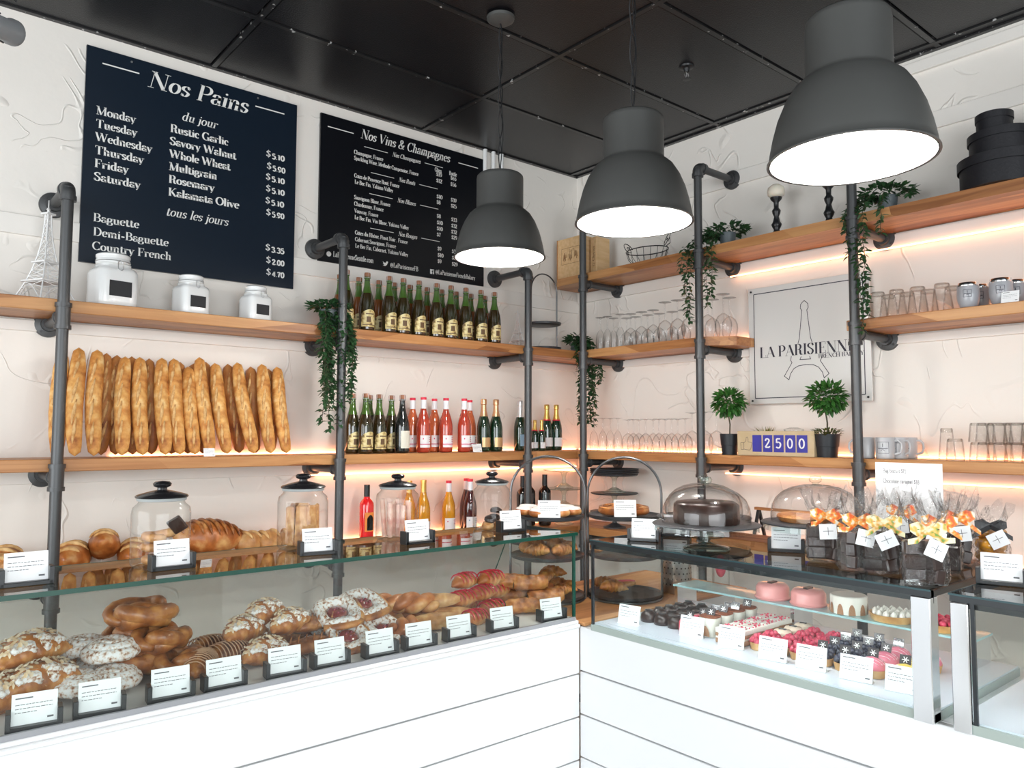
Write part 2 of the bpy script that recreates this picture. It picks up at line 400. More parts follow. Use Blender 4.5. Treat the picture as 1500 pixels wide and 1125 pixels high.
shelf((-.30, -3.6, 2.075), (-.002, -2.05, 2.123), M_woody, 'oak shelf board right of the shop sign carrying upside-down tumblers and grey cups')
shelf((-.30, -3.6, 1.446), (-.002, -.302, 1.493), M_woody, 'oak shelf board on the right wall carrying stemware, topiaries and mugs')
shelf((-.30, -3.6, .983), (-.002, -.302, 1.030), M_woody, 'lowest oak shelf board on the right wall below the domes')

# ------------------------------------------------------------------ pipe uprights
PR = .0215
def upright(x, y, wall, ztop, arms, label, top_arm=True):
    """a vertical pipe standing .33 from the wall with arms, tees, elbows and round flanges"""
    d = Vector((0, 1, 0)) if wall == 'L' else Vector((1, 0, 0)); L = .33
    t = thing('pipe_bracket', (x, y, 0), label, 'shelf bracket', group='iron pipe brackets holding the shelves')
    zz = [0]+sorted(arms+[ztop])
    mb = MB().cyl((0, 0, .0), (0, 0, ztop), PR, 20)
    mb.build('pole', M_pipe, t)
    for z in arms+([ztop] if top_arm else []):
        MB().cyl(d*.02+Vector((0, 0, z)), d*(L-.012)+Vector((0, 0, z)), PR*.92, 16).build('arm', M_pipe, t)
        f = MB(); T = Matrix.Translation(d*(L-.014)+Vector((0, 0, z))) @ d.to_track_quat('Z', 'Y').to_matrix().to_4x4()
        f.lathe([(.03, -.028), (.031, -.008), (.052, -.004), (.054, 0), (.054, .013)], 28, T)
        for k in range(4): f.cyl(T @ Vector((.041*cos(k*pi/2+.7), .041*sin(k*pi/2+.7), -.009)), T @ Vector((.041*cos(k*pi/2+.7), .041*sin(k*pi/2+.7), 0)), .0055, 8)
        f.build('flange', M_pipe, t)
        if z == ztop:
            e = MB(); n = 8
            e.tube([Vector((0, 0, z-.055)), Vector((0, 0, z-.035))], .031, 20)
            e.tube([Vector((0, 0, z-.045))]+[d*(.028-.028*cos(a*pi/2/n))+Vector((0, 0, z-.028+.028*sin(a*pi/2/n))) for a in range(n+1)]+[d*.045+Vector((0, 0, z))], .0275, 16)
            e.tube([d*.036+Vector((0, 0, z)), d*.056+Vector((0, 0, z))], .031, 20)
            e.build('elbow_fitting', M_pipe, t)
        else:
            e = MB(); e.cyl((0, 0, z-.042), (0, 0, z+.042), .0265, 20); e.cyl((0, 0, z-.052), (0, 0, z-.036), .0305, 20); e.cyl((0, 0, z+.036), (0, 0, z+.052), .0305, 20)
            e.cyl(d*.01+Vector((0, 0, z)), d*.05+Vector((0, 0, z)), .0265, 16); e.cyl(d*.042+Vector((0, 0, z)), d*.056+Vector((0, 0, z)), .0305, 16)
            e.build('tee_fitting', M_pipe, t)
    f = MB().lathe([(.054, 0), (.054, .012), (.03, .018), (.03, .03)], 24); f.build('flange', M_pipe, t)
AR = [.961, 1.425, 2.055]
upright(-3.155, -.33, 'L', 2.57, AR, 'grey iron pipe bracket left of the baguettes, leftmost of all')
upright(-1.95, -.33, 'L', 2.57, AR, 'grey iron pipe bracket between the baguettes and the cider bottles')
upright(-.735, -.33, 'L', 2.57, AR, 'grey iron pipe bracket right of the cider bottles, nearest pendant lamp above it')
upright(-.33, -.385, 'R', 3.0, AR+[2.538], 'grey iron pipe bracket in the corner of the two walls')
upright(-.33, -1.26, 'R', 3.045, AR+[2.538], 'grey iron pipe bracket left of the square shop sign')
upright(-.33, -2.105, 'R', 3.045, AR+[2.538], 'grey iron pipe bracket in front of the right edge of the shop sign')
upright(-.33, -2.97, 'R', 3.045, AR+[2.538], 'grey iron pipe bracket at the far right beyond the hat boxes')

# ------------------------------------------------------------------ lettering: a serif face drawn with a vertical-stress nib
# ops per glyph: v thick stem with serifs, V thin stem with serifs, d thick diagonal, t hairline, c curve (auto stress), a arc cx cy rx ry from to, s serif, b dot
G = {}
for q in '''A .8|t .07 0 .37 1;d .37 1 .7 0;t .17 .33 .58 .33;s .07 0;s .72 0
B .7|v .17 0 1;t .17 1 .35 1;t .17 .52 .38 .52;t .17 0 .35 0;a .36 .76 .2 .24 90 -90;a .37 .26 .25 .26 90 -90
C .72|a .4 .5 .33 .5 40 320;t .65 1 .65 .72;t .66 0 .66 .2
D .78|v .17 0 1;t .17 1 .36 1;t .17 0 .36 0;a .35 .5 .33 .5 90 -90
E .68|v .17 0 1;t .17 1 .6 1;t .17 .52 .46 .52;t .17 0 .62 0;t .6 1 .6 .78;t .62 0 .62 .24;t .46 .62 .46 .42
F .64|v .17 0 1;t .17 1 .58 1;t .17 .5 .44 .5;t .58 1 .58 .76;t .44 .6 .44 .4
G .8|a .4 .5 .33 .5 40 310;v .64 0 .42;t .65 1 .65 .74
H .88|v .18 0 1;v .7 0 1;t .18 .5 .7 .5
I .38|v .19 0 1
J .5|k .3 1 .3 .15;c .3 .15 .25 .01 .12 .02 .06 .12;s .3 1;b .08 .14
K .8|v .17 0 1;t .17 .38 .62 1;d .33 .56 .68 0;s .64 1;s .7 0
L .66|v .17 0 1;t .17 0 .6 0;t .6 0 .6 .24
M 1|V .13 0 1;d .13 1 .46 0;t .46 0 .8 1;v .82 0 1
N .88|V .14 0 1;d .14 1 .7 0;V .72 0 1
O .8|a .4 .5 .34 .5 0 360
P .68|v .17 0 1;t .17 1 .36 1;t .17 .46 .36 .46;a .36 .73 .25 .27 90 -90
R .76|v .17 0 1;t .17 1 .36 1;t .17 .5 .4 .5;a .36 .75 .22 .25 90 -90;c .38 .5 .52 .42 .54 .15 .62 .01 .72 .06
S .6|c .52 .8 .44 .97 .3 1 .12 .88 .12 .7 .3 .54 .46 .4 .5 .22 .38 .03 .24 0 .1 .12 .07 .26;t .52 1 .52 .74;t .07 0 .07 .28
T .74|v .37 0 1;t .06 1 .68 1;t .06 1 .06 .78;t .68 1 .68 .78
U .8|k .18 1 .18 .3;c .18 .3 .22 .04 .42 -.01 .6 .06 .66 .3;t .66 .3 .66 1;s .18 1;s .66 1
V .78|d .1 1 .4 0;t .4 0 .68 1;s .1 1;s .68 1
W 1.12|d .08 1 .34 0;t .34 0 .55 .9;d .55 1 .8 0;t .8 0 1.02 1;s .08 1;s .55 1;s 1.02 1
Y .76|d .08 1 .37 .48;t .37 .48 .66 1;v .38 0 .48;s .08 1;s .66 1
a .5|c .09 .45 .14 .6 .28 .62 .37 .5 .37 .3;k .37 .5 .37 .1;c .37 .1 .4 .01 .47 .05;c .37 .37 .2 .33 .08 .24 .08 .1 .18 0 .3 .04 .37 .13
b .56|k .14 1 .14 .03;a .28 .31 .2 .31 130 -130;s .1 1
c .48|a .27 .31 .2 .31 50 310;b .4 .46
d .58|k .42 1 .42 .03;a .26 .31 .19 .31 50 310;s .38 1;s .46 0
e .5|t .09 .34 .42 .34;c .42 .34 .4 .56 .27 .62 .12 .52 .08 .3 .14 .08 .28 0 .4 .1
f .38|v .16 0 .85;c .16 .85 .2 .98 .32 1 .36 .92;t .03 .6 .32 .6;b .35 .9
g .54|a .24 .42 .16 .2 0 360;c .1 .27 .06 .16 .16 .1 .38 .1 .46 0 .42 -.16 .24 -.22 .08 -.17 .06 -.04 .14 .06;t .36 .55 .5 .6
h .6|k .14 1 .14 0;c .14 .45 .24 .6 .36 .62 .44 .5 .44 .3;k .44 .4 .44 0;s .1 1;s .14 0;s .46 0
i .3|k .15 .6 .15 0;s .15 0;s .12 .6;b .15 .84
j .3|k .17 .6 .17 -.08;c .17 -.08 .12 -.22 .02 -.18;s .13 .6;b .17 .84
k .58|k .14 1 .14 0;t .14 .25 .42 .6;d .25 .38 .46 0;s .1 1;s .14 0;s .44 .6;s .48 0
l .3|k .15 1 .15 0;s .11 1;s .15 0
m .88|k .14 .6 .14 0;c .14 .45 .24 .6 .34 .62 .42 .5 .42 .3;k .42 .4 .42 0;c .42 .45 .52 .6 .62 .62 .71 .5 .71 .3;k .71 .4 .71 0;s .11 .6;s .14 0;s .43 0;s .73 0
n .6|k .14 .6 .14 0;c .14 .45 .24 .6 .36 .62 .44 .5 .44 .3;k .44 .4 .44 0;s .11 .6;s .14 0;s .46 0
o .54|a .27 .31 .2 .31 0 360
p .56|k .14 .6 .14 -.22;a .29 .31 .2 .31 130 -130;s .1 .6;s .14 -.22
q .56|k .42 .6 .42 -.22;a .26 .31 .2 .31 50 310;s .42 -.22
r .44|k .14 .6 .14 0;c .14 .4 .22 .58 .36 .6;s .11 .6;s .14 0;b .37 .54
s .44|c .36 .48 .28 .61 .16 .6 .08 .5 .12 .38 .28 .28 .36 .18 .28 .02 .16 0 .08 .1;t .36 .6 .36 .44;t .07 0 .07 .16
t .38|k .16 .8 .16 .1;c .16 .1 .2 0 .3 .01 .34 .12;t .04 .6 .32 .6
u .6|k .14 .6 .14 .2;c .14 .2 .18 .03 .28 .01 .38 .08 .44 .18;k .44 .6 .44 0;s .11 .6;s .41 .6;s .48 0
v .52|d .08 .6 .27 0;t .27 0 .44 .6;s .09 .6;s .44 .6
w .74|d .06 .6 .22 0;t .22 0 .36 .55;d .36 .6 .52 0;t .52 0 .66 .6;s .08 .6;s .36 .6;s .66 .6
x .54|d .09 .6 .42 0;t .08 0 .42 .6;s .1 .6;s .42 0;s .09 0;s .42 .6
y .52|d .08 .6 .27 0;t .44 .6 .22 -.18;s .09 .6;s .44 .6;b .17 -.17
z .48|t .08 .6 .4 .6;d .4 .6 .08 0;t .08 0 .42 0
0 .6|a .3 .5 .22 .5 0 360
1 .42|v .22 0 1;t .22 1 .08 .84
2 .56|c .1 .76 .16 .96 .3 1 .44 .9 .44 .7 .28 .4 .08 .06;d .08 .05 .5 .05;t .5 .05 .5 .2
3 .56|c .1 .84 .2 1 .38 .96 .44 .78 .36 .6 .22 .54;c .22 .54 .4 .5 .5 .32 .44 .08 .26 0 .08 .12
4 .6|t .4 1 .06 .3;t .06 .3 .54 .3;k .4 1 .4 0;s .4 0
5 .56|t .12 1 .46 1;t .12 1 .12 .55;c .12 .55 .26 .64 .44 .54 .48 .3 .38 .04 .22 0 .08 .12
6 .58|a .3 .3 .2 .3 0 360;c .46 .94 .26 .9 .12 .6 .1 .3
7 .54|d .08 .96 .48 .96;t .08 .98 .08 .8;c .48 .96 .3 .55 .22 0
8 .58|a .29 .75 .17 .25 0 360;a .29 .26 .2 .26 0 360
9 .58|a .28 .7 .2 .3 0 360;c .12 .06 .32 .1 .46 .4 .48 .7
$ .56|c .48 .78 .4 .9 .28 .93 .12 .82 .12 .68 .28 .54 .42 .42 .46 .26 .36 .1 .24 .07 .1 .16 .06 .28;t .28 1.1 .28 -.1
& .84|c .68 .42 .56 .12 .36 0 .14 .06 .1 .26 .24 .46 .44 .64 .48 .82 .36 .98 .22 .9 .24 .66 .44 .34 .64 .04 .76 .04;t .56 .44 .78 .44
@ .9|a .44 .4 .36 .48 -40 300;a .42 .4 .15 .2 0 360;k .58 .6 .58 .28;c .58 .28 .68 .18 .8 .4
. .26|b .13 .05
, .26|b .13 .05;t .15 .04 .08 -.14
- .4|d .06 .31 .34 .31
' .2|k .1 1 .1 .8
_ .34|t 0 0 0 0'''.split('\n'):
    k, r = q[0], q[2:]; wd, ops = r.split('|'); G[k] = (float(wd), [o.split() for o in ops.split(';')])
def glyph(mb, ch, T, thick, thin, sans):
    if ch == 'é': glyph(mb, 'e', T, thick, thin, sans); glyph(mb, "'", lambda x, y: T(x+.18+(y-.8)*.5, y-.08), thick*.8, thin, sans); return G['e'][0]
    if ch == 'ô': glyph(mb, 'o', T, thick, thin, sans); glyph(mb, ',', lambda x, y: T(x+.15, y+.8), thick*.5, thin, sans); return G['o'][0]
    if ch == ' ': return .3
    wd, ops = G.get(ch, G['-'])
    if sans: thin = thick*.9
    def stroke(pts, mode):
        n = len(pts); L = []; R = []
        for i, (x, y) in enumerate(pts):
            a = pts[max(i-1, 0)]; b = pts[min(i+1, n-1)]; dx, dy = b[0]-a[0], b[1]-a[1]; d = sqrt(dx*dx+dy*dy) or 1; dx /= d; dy /= d
            wdt = {'k': thick, 't': thin}.get(mode, thin+(thick-thin)*abs(dy)**1.4)/2
            L.append(T(x-dy*wdt, y+dx*wdt)); R.append(T(x+dy*wdt, y-dx*wdt))
        o = 0; vs = L+R; mb.add(vs, [(i, n+i, n+i+1, i+1) for i in range(n-1)])
    for o in ops:
        c = o[0]; v = [float(x) for x in o[1:]]
        if c in 'vV':
            stroke([(v[0], v[1]), (v[0], v[2])], 'k' if c == 'v' else 't')
            if not sans:
                for y in v[1:3]: stroke([(v[0]-.13, y), (v[0]+.13, y)], 't')
        elif c in 'dk': stroke([(v[0], v[1]), (v[2], v[3])], 'k')
        elif c == 't': stroke([(v[0], v[1]), (v[2], v[3])], 't')
        elif c == 's':
            if not sans: stroke([(v[0]-.11, v[1]), (v[0]+.11, v[1])], 't')
        elif c == 'b': r = .065; mb.add([T(v[0]+r*cos(a*pi/4), v[1]+r*sin(a*pi/4)) for a in range(8)], [tuple(range(8))])
        elif c == 'a':
            n = max(5, int(abs(v[5]-v[4])/24)); stroke([(v[0]+v[2]*cos(radians(v[4]+(v[5]-v[4])*i/n)), v[1]+v[3]*sin(radians(v[4]+(v[5]-v[4])*i/n))) for i in range(n+1)], 'c')
        elif c == 'c':
            P = [(v[i], v[i+1]) for i in range(0, len(v), 2)]; Q = [P[0]]+P+[P[-1]]; out = []
            for i in range(1, len(Q)-2):
                for s in (0, .34, .67):
                    f = lambda k: .5*(2*Q[i][k]+(Q[i+1][k]-Q[i-1][k])*s+(2*Q[i-1][k]-5*Q[i][k]+4*Q[i+1][k]-Q[i+2][k])*s*s+(3*Q[i][k]-Q[i-1][k]-3*Q[i+1][k]+Q[i+2][k])*s**3)
                    out.append((f(0), f(1)))
            stroke(out+[P[-1]], 'c')
    return wd
def adv(s): return sum(.3 if c == ' ' else G.get({'é': 'e', 'ô': 'o'}.get(c, c), G['-'])[0] for c in s)
def text(mb, s, o, ex, ez, width, h, ital=0, thick=.13, thin=.03, sans=False):
    """write s from point o along ex with height h along ez, squeezed to the given width"""
    o = Vector(o); ex = Vector(ex); ez = Vector(ez); k = width/adv(s); x = 0
    for ch in s:
        def T(px, py, x0=x): return o+ex*((x0+px)*k+ital*py*h)+ez*(py*h)
        x += glyph(mb, ch, T, thick, thin, sans)
def wallink(mb, rows, ex=(1, 0, 0), thick=.13, thin=.035, plane=None, **kw):
    """rows: (string, left end, right end of the base line, cap height, italic)"""
    for s, a, b, h, it in rows:
        a = Vector(a); b = Vector(b); text(mb, s, a, ex, (0, 0, 1), (b-a).dot(Vector(ex)), h, it, thick, thin, **kw)
def rule(mb, a, b, t=.003, ez=(0, 0, 1)):
    a, b, e = Vector(a), Vector(b), Vector(ez)*t/2; mb.quad(a-e, b-e, b+e, a+e)

M_board = mat('navy_menu_board', (.005, .012, .024), .28, spec=.4)
M_board2 = mat('black_menu_board', (.003, .004, .007), .28, spec=.35)
M_let = mat('white_lettering', (.82, .82, .80), .5)
M_dark = mat('dark_ink', (.015, .012, .03), .5)
# bread board
t = thing('menu_board', (0, 0, 0), 'large navy menu board listing breads and weekdays, on the left wall', 'sign')
MB().box((-3.053, -.018, 2.341), (-2.070, -.004, 3.312)).build('panel', M_board, t, smooth=0)
mb = MB(); yy = -.0186
def px(p, z=None): return (p[0], yy, z if z is not None else p[2])
wallink(mb, [('Nos Pains', (-2.8,-.019,3.197), (-2.33,-.019,3.194), .078, .22)], thick=.15, thin=.03)
wallink(mb, [('du jour', (-2.645,-.019,3.079), (-2.479,-.019,3.089), .042, .25), ('tous les jours', (-2.703,-.019,2.61), (-2.413,-.019,2.61), .042, .25)])
za, zb = (-3.006,-.019,3.01)[2], (-3.004,-.019,2.711)[2]
for i, (s, xr) in enumerate([('Monday', (-2.844,-.019,3.024)[0]), ('Tuesday', (-2.836,-.019,2.956)[0]), ('Wednesday', (-2.77,-.019,2.902)[0]), ('Thursday', (-2.804,-.019,2.839)[0]), ('Friday', (-2.866,-.019,2.775)[0]), ('Saturday', (-2.814,-.019,2.713)[0])]):
    x0 = (-3.006,-.019,2.907)[0]; z = za+(zb-za)*i/5; text(mb, s, (x0, yy, z), (1, 0, 0), (0, 0, 1), xr-x0, .037, 0, .18, .05)
za, zb = (-2.694,-.019,3.01)[2], (-2.692,-.019,2.706)[2]
for i, (s, xr) in enumerate([('Rustic Garlic', (-2.421,-.019,3.016)[0]), ('Savory Walnut', (-2.382,-.019,2.955)[0]), ('Whole Wheat', (-2.409,-.019,2.89)[0]), ('Multigrain', (-2.472,-.019,2.829)[0]), ('Rosemary', (-2.482,-.019,2.772)[0]), ('Kalamata Olive', (-2.361,-.019,2.708)[0])]):
    x0 = (-2.694,-.019,2.855)[0]; z = za+(zb-za)*i/5; text(mb, s, (x0, yy, z), (1, 0, 0), (0, 0, 1), xr-x0, .037, 0, .20, .055)
for s, p, q in [('$5.10', (-2.23,-.019,3.001), (-2.132,-.019,3.01)), ('$5.90', (-2.225,-.019,2.939), (-2.127,-.019,2.95)), ('$5.10', (-2.229,-.019,2.882), (-2.129,-.019,2.892)), ('$5.10', (-2.227,-.019,2.822), (-2.128,-.019,2.832)), ('$5.10', (-2.228,-.019,2.76), (-2.13,-.019,2.771)), ('$5.90', (-2.223,-.019,2.7), (-2.127,-.019,2.707)), ('$3.35', (-2.222,-.019,2.519), (-2.123,-.019,2.52)), ('$2.00', (-2.217,-.019,2.456), (-2.121,-.019,2.459)), ('$4.70', (-2.215,-.019,2.395), (-2.12,-.019,2.396))]:
    text(mb, s[0], p, (1, 0, 0), (0, 0, 1), .024, .034, 0, .16, .05); text(mb, s[1:], (p[0]+.03, yy, p[2]-.004), (1, 0, 0), (0, 0, 1), q[0]-p[0]-.03, .026, 0, .22, .1, sans=True)
wallink(mb, [('Baguette', (-3.003,-.019,2.528), (-2.814,-.019,2.531), .036, 0), ('Demi-Baguette', (-3.001,-.019,2.465), (-2.685,-.019,2.466), .036, 0), ('Country French', (-3.002,-.019,2.402), (-2.671,-.019,2.404), .036, 0)], thick=.16, thin=.045)
rule(mb, px((-2.989,-.019,3.231), 3.246), px((-2.836,-.019,3.229), 3.246), .006); rule(mb, px((-2.292,-.019,3.226), 3.246), px((-2.139,-.019,3.221), 3.246), .006)
mb.build('lettering', M_let, t, smooth=0, kind='stuff')
mb = MB()
for x in (-2.87, -2.28): mb.cyl((x, -.021, 3.29), (x, -.017, 3.29), .005, 8)
mb.build('screw', M_steel, t)
# wine board
t = thing('menu_board', (0, 0, 0), 'black wine and champagne menu board in small print above the cider bottles', 'sign')
MB().box((-1.935, -.018, 2.511), (-.830, -.004, 3.312)).build('panel', M_board2, t, smooth=0)
mb = MB()
wallink(mb, [('Nos Vins & Champagnes', (-1.697,-.019,3.233), (-1.094,-.019,3.235), .052, .22)], thick=.16, thin=.04)
I = dict(thick=.17, thin=.05)
for s, a, b, z in [('Nos Champagnes', (-1.494,-.019,3.177), (-1.304,-.019,3.178), 0), ('Nos Rosés', (-1.45,-.019,3.04), (-1.34,-.019,3.042), 0), ('Nos Blancs', (-1.457,-.019,2.919), (-1.334,-.019,2.918), 0), ('Nos Rouges', (-1.448,-.019,2.725), (-1.322,-.019,2.724), 0)]:
    wallink(mb, [(s, a, b, .025, .25)], **I)
    rule(mb, (a[0]-.18, yy, a[2]+.012), (a[0]-.03, yy, a[2]+.012), .003); rule(mb, (b[0]+.03, yy, a[2]+.012), (b[0]+.16, yy, a[2]+.012), .003)
J = dict(thick=.2, thin=.08)
wallink(mb, [(s, a, b, .022, 0) for s, a, b in [
 ('Champagne, France', (-1.736,-.019,3.134), (-1.553,-.019,3.139)), ('Sparkling Wine, Methode Campenoise, France', (-1.735,-.019,3.101), (-1.317,-.019,3.1)),
 ('Cotes de Provence Rosé, France', (-1.732,-.019,3.003), (-1.445,-.019,3.004)), ('Le Bec Fin, Yakima Valley', (-1.729,-.019,2.968), (-1.486,-.019,2.972)),
 ('Sauvignon Blanc, France', (-1.731,-.019,2.882), (-1.503,-.019,2.882)), ('Chardonnay, France', (-1.73,-.019,2.846), (-1.546,-.019,2.847)), ('Vouvray, France', (-1.728,-.019,2.807), (-1.58,-.019,2.812)), ('Le Bec Fin, Vin Blanc, Yakima Valley', (-1.726,-.019,2.771), (-1.378,-.019,2.774)),
 ('Côtes du Rhône, Pinot Noir , France', (-1.722,-.019,2.687), (-1.385,-.019,2.689)), ('Cabernet Sauvignon, France', (-1.721,-.019,2.65), (-1.462,-.019,2.651)), ('Le Bec Fin, Cabernet, Yakima Valley', (-1.719,-.019,2.614), (-1.381,-.019,2.611))]], **J)
wallink(mb, [('Glass', (-1.202,-.019,3.155), (-1.153,-.019,3.159), .024, 0), ('Bottle', (-1.098,-.019,3.157), (-1.042,-.019,3.161), .024, 0)], **J)
for s, a in [('$19', (-1.192,-.019,3.13)), ('$65', (-1.087,-.019,3.13)), ('$12', (-1.191,-.019,3.092)), ('$56', (-1.087,-.019,3.092)), ('$10', (-1.187,-.019,2.996)), ('$8', (-1.187,-.019,2.962)), ('$39', (-1.084,-.019,2.996)), ('$25', (-1.083,-.019,2.96)),
 ('$8', (-1.184,-.019,2.879)), ('$10', (-1.183,-.019,2.84)), ('$10', (-1.183,-.019,2.804)), ('$7', (-1.183,-.019,2.767)), ('$33', (-1.08,-.019,2.877)), ('$32', (-1.079,-.019,2.839)), ('$32', (-1.079,-.019,2.802)), ('$29', (-1.077,-.019,2.768)),
 ('$9', (-1.177,-.019,2.683)), ('$10', (-1.176,-.019,2.645)), ('$9', (-1.176,-.019,2.608)), ('$38', (-1.073,-.019,2.683)), ('$39', (-1.072,-.019,2.644)), ('$29', (-1.072,-.019,2.606))]:
    text(mb, s, a, (1, 0, 0), (0, 0, 1), .014*len(s), .022, 0, .2, .09)
wallink(mb, [('LaParisienneSeattle.com', (-1.85,-.019,2.544), (-1.605,-.019,2.545), .028, 0), ('@LaParisienneFB', (-1.497,-.019,2.538), (-1.311,-.019,2.544), .026, 0), ('@LaParisienneFrenchBakery', (-1.19,-.019,2.541), (-.897,-.019,2.535), .026, 0)], thick=.17, thin=.07)
rule(mb, (-1.895, yy, 3.246), (-1.74, yy, 3.246), .005); rule(mb, (-1.03, yy, 3.246), (-.88, yy, 3.246), .005)
g = Vector((-1.875,-.019,2.554)); mb.add([(g.x+.014*cos(a*pi/8), yy, g.z+.014*sin(a*pi/8)) for a in range(16)], [tuple(range(16))])
g = Vector((-1.529,-.019,2.552)); mb.add([(g.x+x*.018, yy, g.z+z*.018) for x, z in [(-1, .7), (-.5, .3), (.1, .2), (.3, .7), (.7, .8), (1, .6), (.8, .2), (.5, -.4), (-.1, -.8), (-.9, -.6), (-.4, -.4), (-.9, 0), (-.7, .1)]], [tuple(range(13))])
g = Vector((-1.214,-.019,2.55)); mb.add([(g.x+x*.014, yy, g.z+z*.014) for x, z in [(-1, -1), (.1, -1), (.1, 0), (-.2, 0), (-.2, .3), (.1, .3), (.3, .8), (.7, .8), (.7, .5), (.45, .3), (.7, .3), (.65, 0), (.45, 0), (.45, -1), (1, -1), (1, 1), (-1, 1)]], [tuple(range(17))])
mb.build('lettering', M_let, t, smooth=0, kind='stuff')
# square shop sign on the right wall (acrylic plate on stand-offs)
M_acr = mat('pale_acrylic_plate', (.70, .69, .67), .18, spec=.6)
t = thing('shop_sign', (0, 0, 0), 'square pale shop sign with a thin tower outline and black capitals, on right wall', 'sign')
MB().box((-.034, -2.036, 1.764), (-.024, -1.368, 2.396), bev=.001).build('plate', M_acr, t, smooth=0)
mb = MB(); ey = (0, -1, 0); XX = -.0346
wl = (-.035,-1.433,2.013); wr = (-.035,-1.955,2.017)
mb2 = MB(); text(mb2, 'LA PARISIENNE', (XX, wl[1], wl[2]), ey, (0, 0, 1), wl[1]-wr[1]+.01, .056, 0, .17, .03)
wl = (-.035,-1.768,1.988); text(mb2, 'FRENCH BAKERY', (XX, wl[1], wl[2]), ey, (0, 0, 1), .235, .021, 0, .17, .04)
mb2.build('lettering', M_dark, t, smooth=0, kind='stuff')
y0, y1, z0, z1 = -1.402, -2.004, 1.795, 2.363
for a, b in (((y0, z0), (y1, z0)), ((y0, z1), (y1, z1))): mb.quad((XX, a[0], a[1]-.0022), (XX, b[0], b[1]-.0022), (XX, b[0], b[1]+.0022), (XX, a[0], a[1]+.0022))
for y in (y0, y1): mb.quad((XX, y-.0022, z0), (XX, y+.0022, z0), (XX, y+.0022, z1), (XX, y-.0022, z1))
def outline(pts, w=.0035, closed=False):
    P = [Vector((XX, p[1], p[2])) for p in pts]
    if closed: P.append(P[0])
    for a, b in zip(P, P[1:]):
        d = (b-a).normalized(); n = Vector((0, -d.z, d.y))*w/2; e = d*w*.4; mb.quad(a-n-e, b-n+e, b+n+e, a+n-e)
YC = -1.643
L_ = [(-.034,-1.658,2.073), (-.034,-1.666,2.097), (-.034,-1.683,2.242), (-.034,-1.675,2.255), (-.034,-1.677,2.274), (-.034,-1.687,2.285), (-.034,-1.697,2.292)]
YC = L_[-1][1]
outline(L_+[(0, 2*YC-p[1], p[2]) for p in L_[::-1]])
L_ = [(-.034,-1.619,2.01), (-.034,-1.615,1.987), (-.034,-1.622,1.975), (-.034,-1.577,1.907), (-.034,-1.603,1.886), (-.034,-1.612,1.916), (-.034,-1.632,1.943), (-.034,-1.659,1.956), (-.034,-1.7,1.96)]
YC = L_[-1][1]
outline(L_+[(0, 2*YC-p[1], p[2]) for p in L_[::-1]])
outline([(-.034,-1.674,2.002), (-.034,-1.667,1.988), (-.034,-1.726,1.987), (-.034,-1.721,2.001)])
mb.build('tower_outline', M_dark, t, smooth=0)
for y, z in ((-1.386, 2.378), (-2.018, 2.378), (-1.386, 1.782), (-2.018, 1.782)):
    MB().cyl((-.001, y, z), (-.038, y, z), .0055, 12).build('standoff', M_black, t)

# ------------------------------------------------------------------ pendant lamps
M_shade = mat('grey_lamp_enamel', (.062, .063, .061), .45, bump=.04, bs=200, bd=.001)
M_inner = mat('white_shade_lining', (.92, .92, .92), .5)
M_bulb = mat('lit_bulb', (1, 1, 1), .5, emit=(1, .98, .95), es=30)
K = .38/.47
prof = [(.03, .440), (.112, .436), (.120, .428), (.122, .415), (.122, .262), (.126, .252), (.140, .243), (.160, .225), (.184, .186), (.205, .135), (.220, .080), (.230, .030), (.233, .008), (.238, .004), (.238, 0), (.232, 0)]
inn = [(.228, .001), (.224, .03), (.214, .08), (.199, .135), (.178, .184), (.152, .222), (.118, .244), (.116, .40), (.0, .405)]
def pendant(loc, label):
    t = thing('pendant_lamp', loc, label, 'lamp', group='dark grey pendant lamps over the counters')
    MB().lathe([(r*K, z*K) for r, z in prof], 48, cap=False).build('lamp_shade', M_shade, t, smooth=50)
    MB().lathe([(r*K, z*K) for r, z in inn], 48, cap=False).build('shade_lining', M_inner, t, smooth=50, label='white inner lining of the shade')
    MB().lathe([(0, .05), (.02, .053), (.04, .07), (.047, .095), (.04, .122), (.02, .15), (.016, .175), (.0, .176)], 20).build('bulb', M_bulb, t, smooth=80)
    MB().lathe([(0, .16), (.022, .162), (.024, .23), (.03, .24), (.03, .35), (0, .352)], 16).build('socket', M_white, t)
    d = bpy.data.lights.new('pendant_bulb', 'POINT'); d.energy = 14; d.color = (1, .95, .88); d.shadow_soft_size = .05
    o = bpy.data.objects.new('pendant_bulb_light', d); C.objects.link(o); o.parent = t; o.location = (0, 0, .02)
    z1 = 3.375-loc[2]; q = random.Random(int(loc[0]*100)); mb = MB()
    for k in range(2):
        P = []
        for i in range(26):
            s = i/25; a = s*17+k*pi; am = .004+.004*sin(s*pi)*(1+q.random())
            P.append((am*cos(a), am*sin(a), .34+(z1-.34)*s))
        mb.tube(P, .0022, 6)
    P = [(0, 0, .43*K)]
    for i in range(1, 12): s = i/12; P.append((.012*sin(s*9)*sin(s*pi)+.01*sin(s*pi), .008*cos(s*8)*sin(s*pi), .34+(z1-.34)*s))
    P.append((0, 0, z1)); mb.tube(P, .0018, 6)
    mb.build('cord', M_black, t)
    MB().lathe([(.0, z1-.03), (.035, z1-.028), (.058, z1-.012), (.06, z1)], 28).build('canopy', M_shade, t)
pendant((-1.945, -2.894, 2.256), 'largest-looking grey pendant lamp, at the right above the bagged chocolates')
pendant((-1.84, -2.12, 2.285), 'middle grey pendant lamp of three, hanging by the corner pipe')
pendant((-1.725, -1.283, 2.333), 'smallest-looking grey pendant lamp, at the left in front of the wine menu board')
